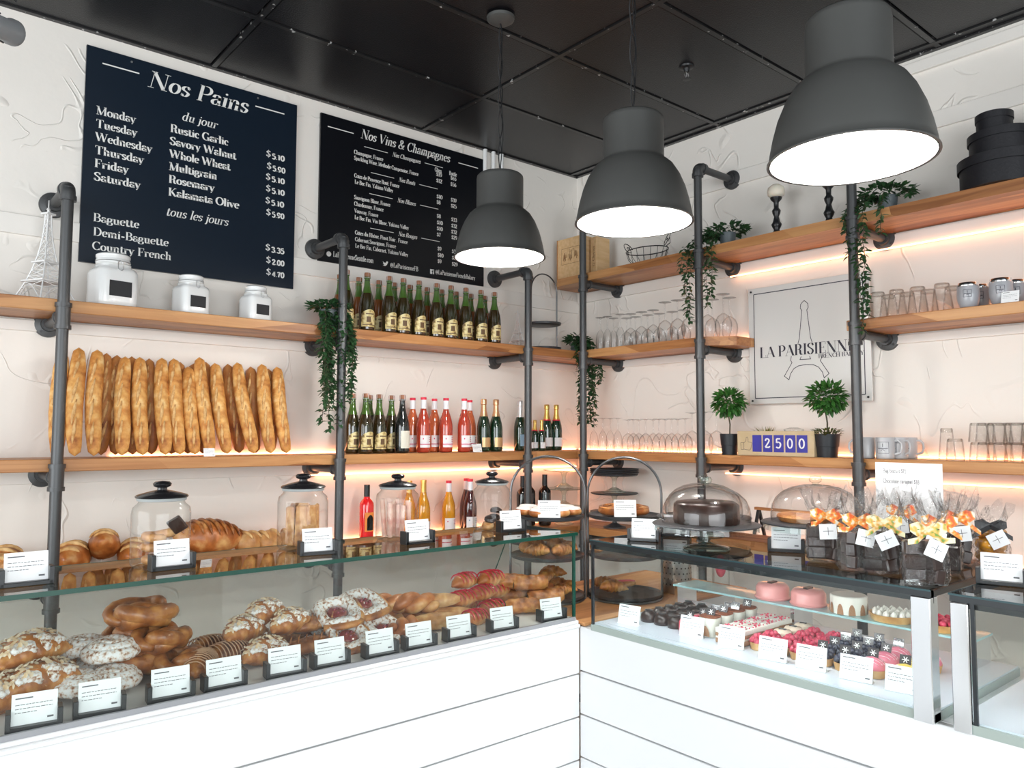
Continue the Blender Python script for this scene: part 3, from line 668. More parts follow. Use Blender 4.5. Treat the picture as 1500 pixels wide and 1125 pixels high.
# sprinkler head
t = thing('sprinkler_head', (-.747, -1.51, 3.384), 'small dark sprinkler head under the black ceiling between two pendant lamps', 'sprinkler')
MB().lathe([(.036, 0), (.034, -.008), (.016, -.012), (.012, -.03), (.0, -.031)], 20).build('escutcheon', M_black, t)
mb = MB(); mb.tube([(-.010, 0, -.03), (-.016, 0, -.045), (0, 0, -.062)], .0025, 6); mb.tube([(.010, 0, -.03), (.016, 0, -.045), (0, 0, -.062)], .0025, 6); mb.cyl((0, 0, -.03), (0, 0, -.06), .003, 8); mb.build('frame_arm', M_steel, t)
mb = MB(); mb.lathe([(0, -.062), (.020, -.063), (.021, -.066), (0, -.067)], 16, fl=8, flr=.12); mb.build('deflector', M_pipe, t)
# track spotlights at the far left
def spot(loc, rot, m, label):
    t = thing('track_spotlight', loc, label, 'spotlight', rot=rot)
    MB().lathe([(0, .0), (.030, 0), (.034, .006), (.034, .075), (.040, .084), (.040, .100), (.036, .100), (.030, .07), (0, .068)], 24).build('lamp_head', m, t)
    MB().tube([(-.042, 0, .05)]+[(-.042*cos(a), .0, .05-.075*sin(a)) for a in (.4, .9, pi/2, 2.2, 2.7)]+[(.042, 0, .05)], .003, 6).build('yoke', M_pipe, t)
    MB().lathe([(0, -.05), (.02, -.05), (.024, -.03), (.024, 0), (0, 0)], 16).build('heat_sink', M_chrome, t)
    return t
sa = spot((-3.50, -1.06, 2.815), (0, radians(78), radians(45)), mat('grey_spotlight_paint', (.20, .21, .22), .4), 'grey cylindrical spotlight at the far left edge beside the bread menu board')
sb = spot((-3.42, -1.06, 3.06), (radians(170), 0, 0), M_white, 'white conical spotlight in the far top left corner')
tag(MB().cyl((-3.44, -1.10, 2.885), (-3.64, -1.20, 2.97), .004, 8).build('spotlight_cable', M_black), 'thin dark cable rod above the grey spotlight at far left', 'cable')
tag(MB().box((-4.6, -1.10, 3.33), (-3.30, -1.02, 3.376)).build('light_track', M_white, smooth=0), 'white light track on the ceiling at the top left', 'light track')
bpy.context.view_layer.update()
for q, a, m in ((sa, (-3.50, -1.06, 2.87), M_steel), (sb, (-3.42, -1.06, 3.10), M_white)):
    st = MB().cyl(a, (a[0], a[1], 3.33), .007, 8).build('stem', m, q); st.matrix_parent_inverse = q.matrix_world.inverted()
# three white conduit ends by the wine board top right corner
for i, q in enumerate([(-.826,-.03,3.301), (-.76,-.03,3.316), (-.694,-.03,3.314)]):
    tag(MB().cyl((q[0], -.02, 3.20), (q[0], -.02, 3.378), .014, 12).build('conduit', M_white), ('leftmost', 'middle', 'rightmost')[i]+' of three short white conduits behind the smallest-looking pendant lamp', 'conduit', 'white conduits')

# ------------------------------------------------------------------ counters
t = thing('shiplap_counter', (0, 0, 0), 'white shiplap counter base under the left pastry case', 'counter')
MB().box((-5.2, -1.895, 0), (-1.90, -1.36, .952)).build('carcass', M_ship, t, smooth=0)
for a, b in [(.812, .9615), (.6735, .810), (.536, .6715), (.399, .534), (.262, .397), (.125, .26)]: MB().box((-5.2, -1.913, a+.001), (-1.889, -1.895, b-.0015), bev=.0015).build('plank', M_ship, t, smooth=0)
MB().box((-5.2, -1.921, .9615), (-1.889, -1.36, .9735), bev=.003).build('ledge', M_ship, t, smooth=0)
MB().box((-5.2, -1.912, .9735), (-1.889, -1.36, .984), bev=.002).build('upper_ledge', M_ship, t, smooth=0)
t = thing('shiplap_counter', (0, 0, 0), 'white shiplap counter base under the right cake cases', 'counter')
MB().box((-1.866, -5.2, 0), (-1.30, -1.93, .952)).build('carcass', M_ship, t, smooth=0)
for a, b in [(.822, .966), (.683, .820), (.546, .681), (.409, .544), (.272, .407), (.135, .27)]: MB().box((-1.886, -5.2, a+.001), (-1.866, -1.914, b-.0015), bev=.0015).build('plank', M_ship, t, smooth=0)
MB().box((-1.866, -5.2, .952), (-1.30, -1.97, .966)).build('ledge', M_ship, t, smooth=0)
t = tag(MB().box((-1.884, -1.935, .9665), (-.95, -1.40, .978), bev=.003).build('corner_worktop', M_woodx, smooth=0), 'oak worktop filling the corner between the two glass cases', 'worktop')
MB().box((-1.29, -1.89, 0), (-.97, -1.42, .9665)).build('plinth', M_ship, t, smooth=0)

# left pastry case
M_deck = mat('white_deck', (.80, .81, .81), .3)
M_rail = mat('grey_rail', (.30, .31, .33), .35)
t = thing('pastry_case', (0, 0, 0), 'long left glass pastry case with a thick green-edged top', 'display case')
MB().box((-5.2, -1.905, .984), (-1.895, -1.42, .990)).build('deck', M_deck, t, smooth=0)
MB().box((-5.2, -1.908, .984), (-1.9, -1.899, .996)).build('rail', M_rail, t, smooth=0)
MB().quad((-5.2, -1.9, .996), (-1.903, -1.9, .996), (-1.903, -1.9, 1.262), (-5.2, -1.9, 1.262)).build('front_pane', M_glass, t, smooth=0)
MB().add([(-1.9, -1.9, .99), (-1.9, -1.426, .99), (-1.9, -1.575, 1.262), (-1.9, -1.9, 1.262)], [(0, 1, 2, 3)]).build('end_pane', M_glass, t, smooth=0)
MB().quad((-5.2, -1.428, .992), (-1.9, -1.428, .992), (-1.9, -1.576, 1.262), (-5.2, -1.576, 1.262)).build('back_pane', M_glass, t, smooth=0)
mb = MB(); mb.cyl((-1.9, -1.426, .99), (-1.9, -1.575, 1.262), .0022, 6); mb.box((-1.905, -1.9045, .990), (-1.897, -1.8955, 1.262)); mb.build('pane_edge', mat('dark_green_edge', (.01, .07, .05), .2), t)
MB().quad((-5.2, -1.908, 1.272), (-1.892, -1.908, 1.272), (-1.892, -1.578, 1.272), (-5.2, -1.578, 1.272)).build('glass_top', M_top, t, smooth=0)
mb = MB(); mb.box((-5.2, -1.910, 1.262), (-1.890, -1.907, 1.2725)); mb.box((-1.893, -1.907, 1.262), (-1.890, -1.578, 1.2725)); mb.box((-5.2, -1.579, 1.262), (-1.893, -1.576, 1.2725)); mb.build('polished_edge', M_gedge, t, smooth=0)

# right cake cases
M_frame2 = mat('black_case_frame', (.012, .016, .02), .25)
M_sill = mat('grey_green_sill', (.36, .42, .39), .3)
M_deckb = mat('pale_blue_deck', (.72, .78, .86), .25)
def cake_case(ya, yb, label):
    t = thing('cake_case', (0, 0, 0), label, 'display case')
    XB = -1.36
    MB().box((-1.900, yb, .966), (XB, ya, .986)).build('sill', M_sill, t, smooth=0)
    MB().box((-1.892, yb+.004, .986), (XB, ya-.004, .990)).build('deck', M_deckb, t, smooth=0)
    mb = MB(); mb.box((-1.902, yb, 1.240), (-1.888, ya, 1.254)); mb.box((XB-.02, yb, 1.232), (XB, ya, 1.254)); mb.box((-1.9, ya-.012, 1.240), (XB, ya, 1.254)); mb.box((-1.9, yb, 1.240), (XB, yb+.012, 1.254)); mb.build('top_frame', M_frame2, t, smooth=0)
    MB().quad((-1.897, yb, .987), (-1.897, yb, 1.24), (-1.897, ya, 1.24), (-1.897, ya, .987)).build('front_pane', M_glass, t, smooth=0)
    MB().quad((-1.897, ya-.003, .987), (XB, ya-.003, .987), (XB, ya-.003, 1.24), (-1.897, ya-.003, 1.24)).build('end_pane', M_glass, t, smooth=0)
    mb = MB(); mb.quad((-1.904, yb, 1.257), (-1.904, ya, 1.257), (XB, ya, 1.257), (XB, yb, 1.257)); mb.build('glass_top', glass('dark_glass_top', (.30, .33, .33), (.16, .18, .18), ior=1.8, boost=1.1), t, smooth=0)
    mb = MB(); mb.box((-1.906, yb, 1.2535), (-1.902, ya, 1.2575)); mb.box((-1.904, ya-.001, 1.2535), (XB, ya+.002, 1.2575)); mb.build('polished_edge', mat('dark_glass_edge', (.02, .06, .07), .2), t, smooth=0)
    for y in ((ya-.006, yb+.006) if ya > -2.5 else (-3.110, yb+.006)): MB().box((-1.9, y-.004, .986), (-1.893, y+.004, 1.24)).build('corner_post', M_frame2, t, smooth=0)
    MB().box((-1.889, yb, 1.226), (-1.886, ya, 1.252)).build('light_cover', M_frame2, t, smooth=0)
    MB().box((-1.880, yb+.03, 1.238), (-1.868, ya-.03, 1.244)).build('led_bar', M_ledw, t, smooth=0, label='white lighting bar under the top edge')
    return t
cake_case(-1.978, -3.028, 'glass cake case right of the corner, full of tarts and cakes')
cake_case(-3.066, -5.1, 'second glass cake case at the far right edge, cut off by the frame')
# chrome posts between the two cases
for i, (ya, yb) in enumerate(((-2.985, -3.028), (-3.068, -3.104))):
    tag(MB().box((-1.908, yb, .966), (-1.9065 if 0 else -1.866, ya, 1.2395), bev=.002).build('steel_post', M_chrome, smooth=0), ('left', 'right')[i]+' one of two polished steel posts between the cake cases', 'post', 'polished steel posts')

# ------------------------------------------------------------------ bottles
def bglass(name, col, rough=.06): return mat(name, col, rough, spec=.7, coat=.6)
M_bg = mat('brown_green_bottle', (.02, .03, .008), .07, spec=.8, coat=.5, ramp=[(.35, (.012, .02, .006)), (.6, (.05, .022, .006))], vs=5)
M_amber = bglass('amber_cider', (.20, .06, .012)); M_dkgreen = bglass('dark_green_bottle', (.006, .028, .012)); M_blackb = bglass('black_bottle', (.008, .009, .009))
M_rose = bglass('rose_wine', (.42, .045, .022)); M_rose2 = bglass('orange_rose_wine', (.50, .11, .04)); M_red = bglass('bright_red_drink', (.75, .015, .02)); M_gold = bglass('golden_wine', (.60, .26, .01)); M_burg = bglass('burgundy_wine', (.05, .006, .008)); M_greenn = bglass('green_neck', (.06, .13, .02))
M_cork = mat('cork_foil', (.30, .12, .06), .5); M_goldf = mat('gold_foil', (.75, .48, .14), .3, metal=.8); M_copf = mat('copper_foil', (.78, .45, .25), .3, metal=.8); M_silf = mat('silver_foil', (.75, .75, .76), .3, metal=.7)
M_cream = mat('cream_label', (.72, .60, .30), .6, ramp=[(.42, (.76, .66, .36)), (.55, (.58, .44, .17)), (.66, (.16, .10, .04))], vs=42, det=2)
M_creaml = mat('ivory_label', (.74, .72, .62), .6); M_wlabel = mat('white_label', (.84, .82, .84), .5); M_pinkband = mat('magenta_band', (.55, .02, .12), .5); M_redcap = mat('red_cap', (.75, .02, .06), .4); M_wcap = mat('white_capsule', (.85, .86, .9), .35)
M_goldlab = mat('bronze_label', (.62, .42, .22), .35, metal=.5); M_bluelab = mat('pale_blue_label', (.25, .38, .50), .5); M_orlab = mat('orange_label', (.85, .28, .05), .5); M_brownp = mat('brown_print', (.13, .07, .03), .6)
def patch(mb, r, z0, z1, a0, a1, n=10, top=None):
    """a label wrapped on a cylinder of radius r, facing -y"""
    vs = []; 
    for i in range(n+1):
        a = radians(-90+a0+(a1-a0)*i/n); s = 2*i/n-1
        zt = z1+(top*(1-s*s) if top else 0)
        vs += [(r*cos(a), r*sin(a), z0), (r*cos(a), r*sin(a), zt)]
    mb.add(vs, [(2*i, 2*i+2, 2*i+3, 2*i+1) for i in range(n)])
def bottle(kind, label, cat='bottle'):
    """origin at the base, label facing -y"""
    sp = {'champ': [(.0, .004), (.028, 0), (.038, .004), (.0395, .012), (.0395, .125), (.0385, .145), (.035, .168), (.0285, .192), (.021, .215), (.0163, .238), (.0148, .262)],
          'burg': [(.0, .004), (.028, 0), (.036, .004), (.038, .012), (.038, .135), (.037, .155), (.033, .178), (.026, .202), (.0185, .225), (.0150, .245)],
          'bord': [(.0, .004), (.030, 0), (.036, .004), (.0375, .012), (.0375, .190), (.036, .205), (.028, .218), (.0175, .228), (.0150, .240)]}
    D = dict(cider=('champ', M_bg, M_greenn), cider2=('champ', M_amber, M_greenn), rose=('burg', M_rose, None), rose2=('burg', M_rose2, None), champ=('champ', M_dkgreen, None), silver=('champ', M_dkgreen, None), yellow=('champ', M_dkgreen, None), mini=('champ', M_dkgreen, None), dark=('champ', M_blackb, None), gold=('burg', M_gold, None), white=('burg', M_gold, None), red=('burg', M_burg, None), pinkred=('bord', M_red, None), black=('bord', M_blackb, None))[kind]
    P = sp[D[0]]; t = thing('bottle', (0, 0, 0), label, cat)
    z1 = P[-1][1]; R = max(p[0] for p in P); ztop = .300
    MB().lathe(P+[(.0150, z1+.006)], 24, cap=False).build('bottle_body', D[1], t, smooth=60)
    if kind in ('cider', 'cider2', 'dark'):
        mb = MB().lathe([(.0262, .200), (.0213, .2165), (.0166, .239), (.0151, z1), (.0142, .276), (.0172, .277), (.0172, .286), (.0142, .287)], 20, cap=False); mb.build('bottle_neck', M_greenn if kind != 'dark' else M_blackb, t)
        MB().lathe([(.0135, .284), (.0165, .288), (.0170, .300), (.0155, .308), (.0, .309)], 20).build('cork', M_cork, t)
        w = MB(); w.tube([(.0176*cos(a*pi/6), .0176*sin(a*pi/6), .281) for a in range(12)], .0012, 5, closed=True)
        for a in range(4): w.tube([(.0176*cos(a*pi/2), .0176*sin(a*pi/2), .281), (.017*cos(a*pi/2), .017*sin(a*pi/2), .307)], .001, 5)
        w.build('wire_cage', M_silf, t)
    elif kind in ('champ', 'yellow', 'silver', 'mini'):
        f = {'champ': M_copf, 'yellow': M_goldf, 'silver': M_silf, 'mini': M_goldf}[kind]
        MB().lathe([(.0245, .205), (.0172, .238), (.0156, .272), (.0185, .276), (.0180, .300), (.0150, .306), (0, .307)], 20).build('foil', f, t)
    elif kind in ('black', 'pinkred'): MB().lathe([(.0156, .232), (.0154, .300), (.0, .3005)], 18).build('capsule', M_black, t)
    elif kind == 'gold': MB().lathe([(.0160, .238), (.0156, .292), (.017, .293), (.0165, .306), (0, .3065)], 18).build('capsule', M_goldf, t)
    else:
        MB().lathe([(.0160, .238), (.0157, .290), (.0, .2905)], 18).build('capsule', M_wcap, t)
        MB().lathe([(.0160, .288), (.0160, .302), (.0, .3025)], 18).build('cap_top', M_redcap, t)
    r = R+.0006
    if kind in ('cider', 'cider2'):
        mb = MB(); patch(mb, r, .022, .088, -72, 72, 14, .024); lb = mb.build('paper_label', M_cream, t, smooth=180)
        mb = MB(); patch(mb, r+.0004, .030, .034, -60, 60); patch(mb, r+.0004, .086, .092, -34, 34); patch(mb, r+.0004, .045, .075, -28, 6, 6); mb.build('print', M_brownp, lb, smooth=180)
    elif kind == 'dark': mb = MB(); patch(mb, r, .026, .118, -50, 50); mb.build('paper_label', M_creaml, t, smooth=180)
    elif kind in ('rose', 'rose2', 'white', 'red'):
        mb = MB(); patch(mb, r, .028, .094, -66, 66); lb = mb.build('paper_label', M_wlabel, t, smooth=180)
        if kind[0] == 'r' and kind != 'red': mb = MB(); patch(mb, r+.0004, .043, .048, -66, 66); mb.build('band', M_pinkband, lb, smooth=180)
        mb = MB()
        for k in range(3): patch(mb, r+.0005, .060+k*.010, .063+k*.010, 12, 55, 4)
        patch(mb, r+.0005, .072, .079, -45, -36, 2); mb.build('print', M_pinkband if kind != 'red' else M_bluelab, lb, smooth=180)
    elif kind == 'champ': mb = MB(); patch(mb, r, .026, .082, -60, 60); mb.build('paper_label', M_goldlab, t, smooth=180)
    elif kind == 'silver': mb = MB(); patch(mb, r, .030, .100, -40, 40); mb.build('paper_label', M_bluelab, t, smooth=180)
    elif kind in ('yellow', 'mini'):
        mb = MB(); patch(mb, r, .026, .085, -58, 58); lb = mb.build('paper_label', M_wlabel, t, smooth=180)
        MB().lathe([(.0275, .198), (.0252, .206)], 20, cap=False).build('neck_band', M_redcap, t)
    elif kind == 'gold': mb = MB(); patch(mb, r, .03, .085, -55, 55); mb.build('paper_label', M_wlabel, t, smooth=180)
    elif kind == 'pinkred':
        mb = MB(); patch(mb, r, .060, .158, -48, 48); lb = mb.build('paper_label', M_orlab, t, smooth=180)
        mb = MB(); patch(mb, r+.0005, .066, .125, -30, 26, 8, .02); mb.build('print', M_blackb, lb, smooth=180)
    elif kind == 'black': mb = MB(); patch(mb, r, .03, .075, -50, 50); mb.build('paper_label', M_wlabel, t, smooth=180)
    return t
PB = {}
def place_bottle(kind, p, label, group=None, sc=1, rz=0):
    k = {'cider2': 'cider2'}.get(kind, kind)
    if k not in PB: PB[k] = bottle(k, label); o = PB[k]; o.location = p; o.rotation_euler = (0, 0, rz)
    else: o = dup(PB[k], p, rz, label, sc=sc)
    o.scale = (sc,)*3; o['label'] = label
    if group: o['group'] = group
    elif 'group' in o.keys(): del o['group']
    return o
YF, YB = -.225, -.09
rows = [((-1.878,-.225,2.119)[0], 0), ((-1.757,-.225,2.129)[0], 0), ((-1.624,-.225,2.141)[0], 0), ((-1.538,-.225,2.149)[0], 0), ((-1.438,-.225,2.157)[0], 0), ((-1.321,-.225,2.168)[0], 0), ((-1.224,-.225,2.176)[0], 0), ((-1.119,-.225,2.186)[0], 0), ((-1.011,-.225,2.195)[0], 0), ((-.909,-.225,2.204)[0], 0)]
back = [(-1.843,-.09,2.135)[0], (-1.731,-.09,2.145)[0], (-1.61,-.09,2.156)[0], (-1.511,-.09,2.165)[0], (-1.41,-.09,2.174)[0], (-1.295,-.09,2.184)[0], (-1.192,-.09,2.193)[0], (-1.089,-.09,2.202)[0], (-.982,-.09,2.211)[0], (-.876,-.09,2.221)[0]]
for i, (x, _) in enumerate(rows): place_bottle('cider', (x, YF, 2.126), 'front-row cider bottle, %s on the upper shelf' % nth(i, 10), 'corked cider bottles on the upper shelf', rz=rnd.uniform(-.3, .2)+.2)
for i, x in enumerate(back): place_bottle('cider2', (x, YB, 2.126), 'back-row cider bottle, %s on the upper shelf' % nth(i, 10), 'corked cider bottles on the upper shelf', rz=rnd.uniform(-.2, .4))
LO = 1.496
for i, (x, y) in enumerate([((-1.805,-.18,1.581)[0], -.18), ((-1.763,-.24,1.581)[0], -.24), ((-1.661,-.1,1.581)[0], -.10), ((-1.666,-.21,1.581)[0], -.21), ((-1.556,-.15,1.581)[0], -.15)]):
    place_bottle('cider', (x, y, LO), 'lower-shelf cider bottle, %s of five' % nth(i, 5), 'corked cider bottles on the lower shelf', rz=.2)
place_bottle('dark', ((-1.543,-.24,1.581)[0], -.24, LO), 'black corked bottle with a plain ivory label beside the pink bottles', rz=.15)
for i, (x, y, k) in enumerate([((-1.396,-.11,1.581)[0], -.11, 'rose2'), ((-1.39,-.21,1.581)[0], -.21, 'rose'), ((-1.25,-.11,1.581)[0], -.11, 'rose2'), ((-1.24,-.21,1.581)[0], -.21, 'rose'), ((-1.135,-.24,1.581)[0], -.24, 'rose'), ((-.992,-.1,1.581)[0], -.10, 'rose2')]):
    place_bottle(k, (x, y, LO), 'pink rose wine bottle, %s of six' % nth(i, 6), 'pink rose bottles on the lower shelf', rz=.15)
for i, x in enumerate([(-.965,-.2,1.581)[0], (-.873,-.2,1.581)[0]]): place_bottle('champ', (x, -.2, LO), 'green champagne bottle with copper foil, %s one of the pair' % ('left', 'right')[i], 'copper-foiled champagne bottles', rz=.2)
place_bottle('silver', ((-.659,-.17,1.581)[0], -.17, LO), 'green champagne bottle with silver foil, just left of the right-hand pipe bracket')
for i, x in enumerate([(-.614,-.21,1.581)[0], (-.539,-.17,1.581)[0], (-.518,-.21,1.581)[0]]): place_bottle('mini', (x, (-.21, -.17, -.21)[i], LO), 'small gold-foiled champagne bottle, %s of three' % ('left', 'middle', 'right')[i], 'small champagne bottles', sc=.62)
for i, x in enumerate([(-.402,-.13,1.581)[0], (-.338,-.15,1.581)[0]]): place_bottle('yellow', (x, (-.13, -.15)[i], LO), 'tall gold-foiled champagne bottle, %s one of the two nearest the corner' % ('left', 'right')[i], 'tall gold-foiled champagne bottles', sc=.95)
L4 = 1.031
place_bottle('pinkred', ((-1.698,-.15,1.153)[0], -.15, L4), 'bright red bottle with orange label on the lowest shelf', rz=.1)
place_bottle('gold', ((-1.345,-.15,1.129)[0], -.15, L4), 'golden wine bottle with gold cap beside a biscuit jar', sc=1.02)
place_bottle('gold', ((-1.393,-.08,1.127)[0], -.08, L4), 'golden wine bottle with gold cap hidden behind the biscuit jar')
place_bottle('white', ((-1.174,-.15,1.118)[0], -.15, L4), 'golden wine bottle with red-topped white capsule on the lowest shelf', sc=1.0)
for i, x in enumerate([(-1.02,-.11,1.104)[0], (-1.045,-.18,1.112)[0]]): place_bottle('red', (x, (-.11, -.18)[i], L4), 'dark red wine bottle with white capsule, %s of two beside the fourth jar' % ('rear', 'front')[i], 'dark red wine bottles', sc=1.02)
for i, (x, y) in enumerate([((-.661,-.2,1.088)[0], -.2), ((-.542,-.12,1.073)[0], -.12), ((-.456,-.17,1.071)[0], -.17)]): place_bottle('black', (x, y, L4), 'black wine bottle, %s of three on the lowest shelf near the corner' % ('left', 'middle', 'right')[i], 'black wine bottles near the corner', sc=1.05)

# ------------------------------------------------------------------ small price cards
def txtlines(mb, w, h, y=-.001, n=3, z0=0):
    """rows of tiny print as thin dashes"""
    q = random.Random(int(w*9999)+n)
    mb.quad((-w*.42, y, z0+h*.86), (-w*.42+w*.38, y, z0+h*.86), (-w*.42+w*.38, y, z0+h*.90), (-w*.42, y, z0+h*.90))
    for k in range(n):
        z = z0+h*(.66-.13*k); x = -w*.42
        e = w*(.40 if k < n-1 else .05)
        while x < e:
            l = w*q.uniform(.03, .10); l = min(l, e-x); mb.quad((x, y, z), (x+l, y, z), (x+l, y, z+h*.022), (x, y, z+h*.022)); x += l+w*.018
    mb.quad((w*.28, y, z0+h*.14), (w*.42, y, z0+h*.14), (w*.42, y, z0+h*.20), (w*.28, y, z0+h*.20))
def card_holder(label, group):
    t = thing('price_card_holder', (0, 0, 0), label, 'price card', group=group)
    mb = MB(); w = .046
    mb.box((-w-.003, -.022, 0), (w+.003, .014, .009), bev=.001)
    for s in (-1, 1): mb.box((s*w-.005, -.022, .0), (s*w+.005, .014, .038), bev=.001)
    mb.build('holder', M_black, t, smooth=0)
    T = Matrix.Translation((0, -.006, .008)) @ Matrix.Rotation(radians(-10), 4, 'X')
    c = MB(); c.box((-.041, -.0008, 0), (.041, .0008, .062), T); c = c.build('card', M_card, t, smooth=0)
    p = MB(); txtlines(p, .082, .06, -.0012); p.v = [tuple(T @ Vector(v)) for v in p.v]; p.build('print', M_ink, c, smooth=0)
    return t
ch = None
FACE = radians(-5)
for i, (x, y) in enumerate([((-3.451,-1.8,1.282)[0], -1.80), ((-3.149,-1.79,1.302)[0], -1.79), ((-2.775,-1.8,1.303)[0], -1.80), ((-2.448,-1.79,1.294)[0], -1.79), ((-2.05,-1.75,1.291)[0], -1.75)]):
    lb = 'price card holder on the left case top, %s' % nth(i, 5)
    if ch is None: ch = card_holder(lb, 'price cards on the left case top'); ch.location = (x, y, 1.2725)
    else: dup(ch, (x, y, 1.2725), FACE+rnd.uniform(-.1, .1), lb)
for i, x in enumerate([(-3.435,-1.868,1.024)[0], (-3.313,-1.868,1.026)[0], (-3.166,-1.868,1.026)[0], (-3.044,-1.868,1.026)[0], (-2.891,-1.868,1.022)[0], (-2.767,-1.868,1.016)[0], (-2.617,-1.868,1.018)[0], (-2.49,-1.868,1.015)[0], (-2.349,-1.868,1.022)[0], (-2.183,-1.868,1.021)[0], (-1.975,-1.868,1.023)[0]]):
    dup(ch, (x, -1.868, .9905), FACE+rnd.uniform(-.06, .06), 'price card holder inside the pastry case, %s' % nth(i, 11), 'price cards inside the pastry case')
for i, (p, lb) in enumerate([((-1.789,-2.11,1.258), 'white price card in black holder in front of the two hoop stands'), ((-1.615,-2.099,1.258), 'white price card in black holder under the large glass dome'), ((-1.642,-2.524,1.258), 'white price card in black holder between dome and bagged chocolates'), ((-1.707,-3.106,1.258), 'white price card in black holder on the case at the far right')]):
    o = dup(ch, p, radians(-62 if i < 3 else -75), lb, 'price cards on the right case top')
# cards standing in the cake case (bare acrylic)
def bare_card(label, group, w=.078, h=.060, m=M_card):
    t = thing('price_card', (0, 0, 0), label, 'price card', group=group)
    T = Matrix.Rotation(radians(-14), 4, 'X')
    MB().box((-w/2, -.0008, 0), (w/2, .0008, h), T).build('card', m, t, smooth=0)
    p = MB(); txtlines(p, w, h, -.0012); p.v = [tuple(T @ Vector(v)) for v in p.v]; p.build('print', M_ink, t, smooth=0)
    MB().box((-w/2, -.004, 0), (w/2, .018, .0015)).build('foot', M_card, t, smooth=0)
    return t
bc = None
for i, (p, w_) in enumerate([((-1.786,-2.071,.991), 1), ((-1.755,-2.294,.991), 1), ((-1.767,-2.441,.991), 1), ((-1.785,-2.584,.991), 1), ((-1.78,-2.692,.991), 1), ((-1.779,-2.811,.991), 1), ((-1.78,-2.924,.991), 1)]):
    lb = 'bare white price card, %s in the cake case' % nth(i, 7); p = (p[0]-.040, p[1], p[2])
    if bc is None: bc = bare_card(lb, 'bare price cards in the cake case'); bc.location = p; bc.rotation_euler = (0, 0, radians(-80))
    else: dup(bc, p, radians(-80), lb)
for (p, rz, s, lb) in [((-2.56,-.285,1.501), 0, .62, 'tiny white price card standing in front of the baguettes'), ((-1.068,-.28,1.489), 0, .8, 'small white price card in front of a copper-foiled champagne bottle'), ((-.285,-2.707,2.129), -pi/2, .8, 'small white price card in front of the grey cups')]:
    z = {1: 1.496}.get(1) if p[2] < 1.8 else 2.124
    o = dup(bc, (p[0], p[1], z), rz, lb, sc=s); del o['group']
o = dup(bc, (-1.152,-.27,1.014), 0, 'small white card at the foot of the golden wine bottle', sc=.7); o.location.z = 1.031; del o['group']

# ------------------------------------------------------------------ canisters with clamp lids
def canister(loc, s, label, rz=0):
    t = thing('canister', loc, label, 'canister', rz=rz); t.scale = (s, s, s)
    MB().lathe([(.068, 0), (.074, .004), (.076, .02), (.076, .135), (.070, .150), (.055, .160), (.055, .170)], 32, sq=6).build('jar_body', M_white, t, smooth=60)
    MB().lathe([(.058, .172), (.062, .174), (.062, .190), (.060, .192), (.060, .197), (.062, .199), (.062, .208), (.054, .214), (0, .216)], 32).build('lid', M_white, t, smooth=50)
    MB().lathe([(.060, .168), (.061, .173)], 32, cap=False).build('rubber_seal', mat('pale_rubber', (.7, .7, .68), .6), t)
    mb = MB(); mb.tube([(.0625*cos(a*pi/12), .0625*sin(a*pi/12), .182) for a in range(24)], .0014, 5, closed=True)
    mb.tube([(.0, -.0635, .183), (-.008, -.068, .175), (-.010, -.072, .150), (0, -.077, .140), (.010, -.072, .150), (.008, -.068, .175)], .0016, 6, closed=True)
    mb.tube([(.0, .064, .190), (.0, .078, .185), (0, .082, .165), (0, .070, .158)], .0016, 6)
    mb.build('wire_clamp', M_steel, t)
    MB().box((-.042, -.0785, .040), (.042, -.0765, .100)).build('chalk_label', mat('black_chalk_label', (.015, .016, .02), .6), t, smooth=0, label='black chalkboard label')
canister(((-2.949,-.17,2.162)[0], -.17, 2.126), 1.08, 'largest white clamp-lid canister, leftmost of three', rz=.18)
canister(((-2.625,-.17,2.152)[0], -.17, 2.126), .86, 'white clamp-lid canister, middle one of three', rz=.2)
canister(((-2.325,-.17,2.157)[0], -.17, 2.126), .80, 'white clamp-lid canister, rightmost of three', rz=.2)

# ------------------------------------------------------------------ tower ornaments
def tower(name, loc, h, m, label, lattice, rz=0):
    t = thing(name, loc, label, 'ornament', rz=rz)
    def wdt(s): return h*(.017+.175*(1-s)**2.6)
    lv = [0, .06, .12, .18, .24, .30, .38, .46, .54, .62, .70, .78, .86]; q = h*.006; mb = MB()
    C4 = lambda s: [Vector((a*wdt(s), b*wdt(s), s*h)) for a, b in ((1, 1), (-1, 1), (-1, -1), (1, -1))]
    for s0, s1 in zip(lv, lv[1:]):
        A, B = C4(s0), C4(s1)
        for k in range(4):
            mb.tube([A[k], B[k]], q*1.2, 5)
            if lattice or s0 > .1: mb.tube([A[k], B[(k+1) % 4]], q*.6, 4); mb.tube([A[(k+1) % 4], B[k]], q*.6, 4)
            if s0 > .2 or s0 == .18: mb.tube([A[k], A[(k+1) % 4]], q*.6, 4)
    mb.build('lattice_frame', m, t)
    for s, e, n_ in ((.19, 1.25, 'lower_platform'), (.38, 1.35, 'middle_platform'), (.86, 2.6, 'top_platform')):
        r = wdt(s)*e; MB().box((-r, -r, s*h-h*.006), (r, r, s*h+h*.012), bev=.001).build(n_, m, t, smooth=0)
    mb = MB()
    for k in range(4):
        a = k*pi/2; R = Matrix.Rotation(a, 4, 'Z'); r = wdt(.02)
        mb.tube([R @ Vector((-r*.72+r*1.44*i/10, r*.93, h*(.02+.125*sin(pi*i/10)))) for i in range(11)], q*.8, 5)
    mb.build('arches', m, t)
    MB().lathe([(h*.012, .87*h), (h*.012, .90*h), (h*.02, .905*h), (h*.006, .93*h), (h*.003, h), (0, h)], 10).build('spire', m, t)
M_wirew = mat('white_wire', (.80, .80, .80), .35, metal=.2)
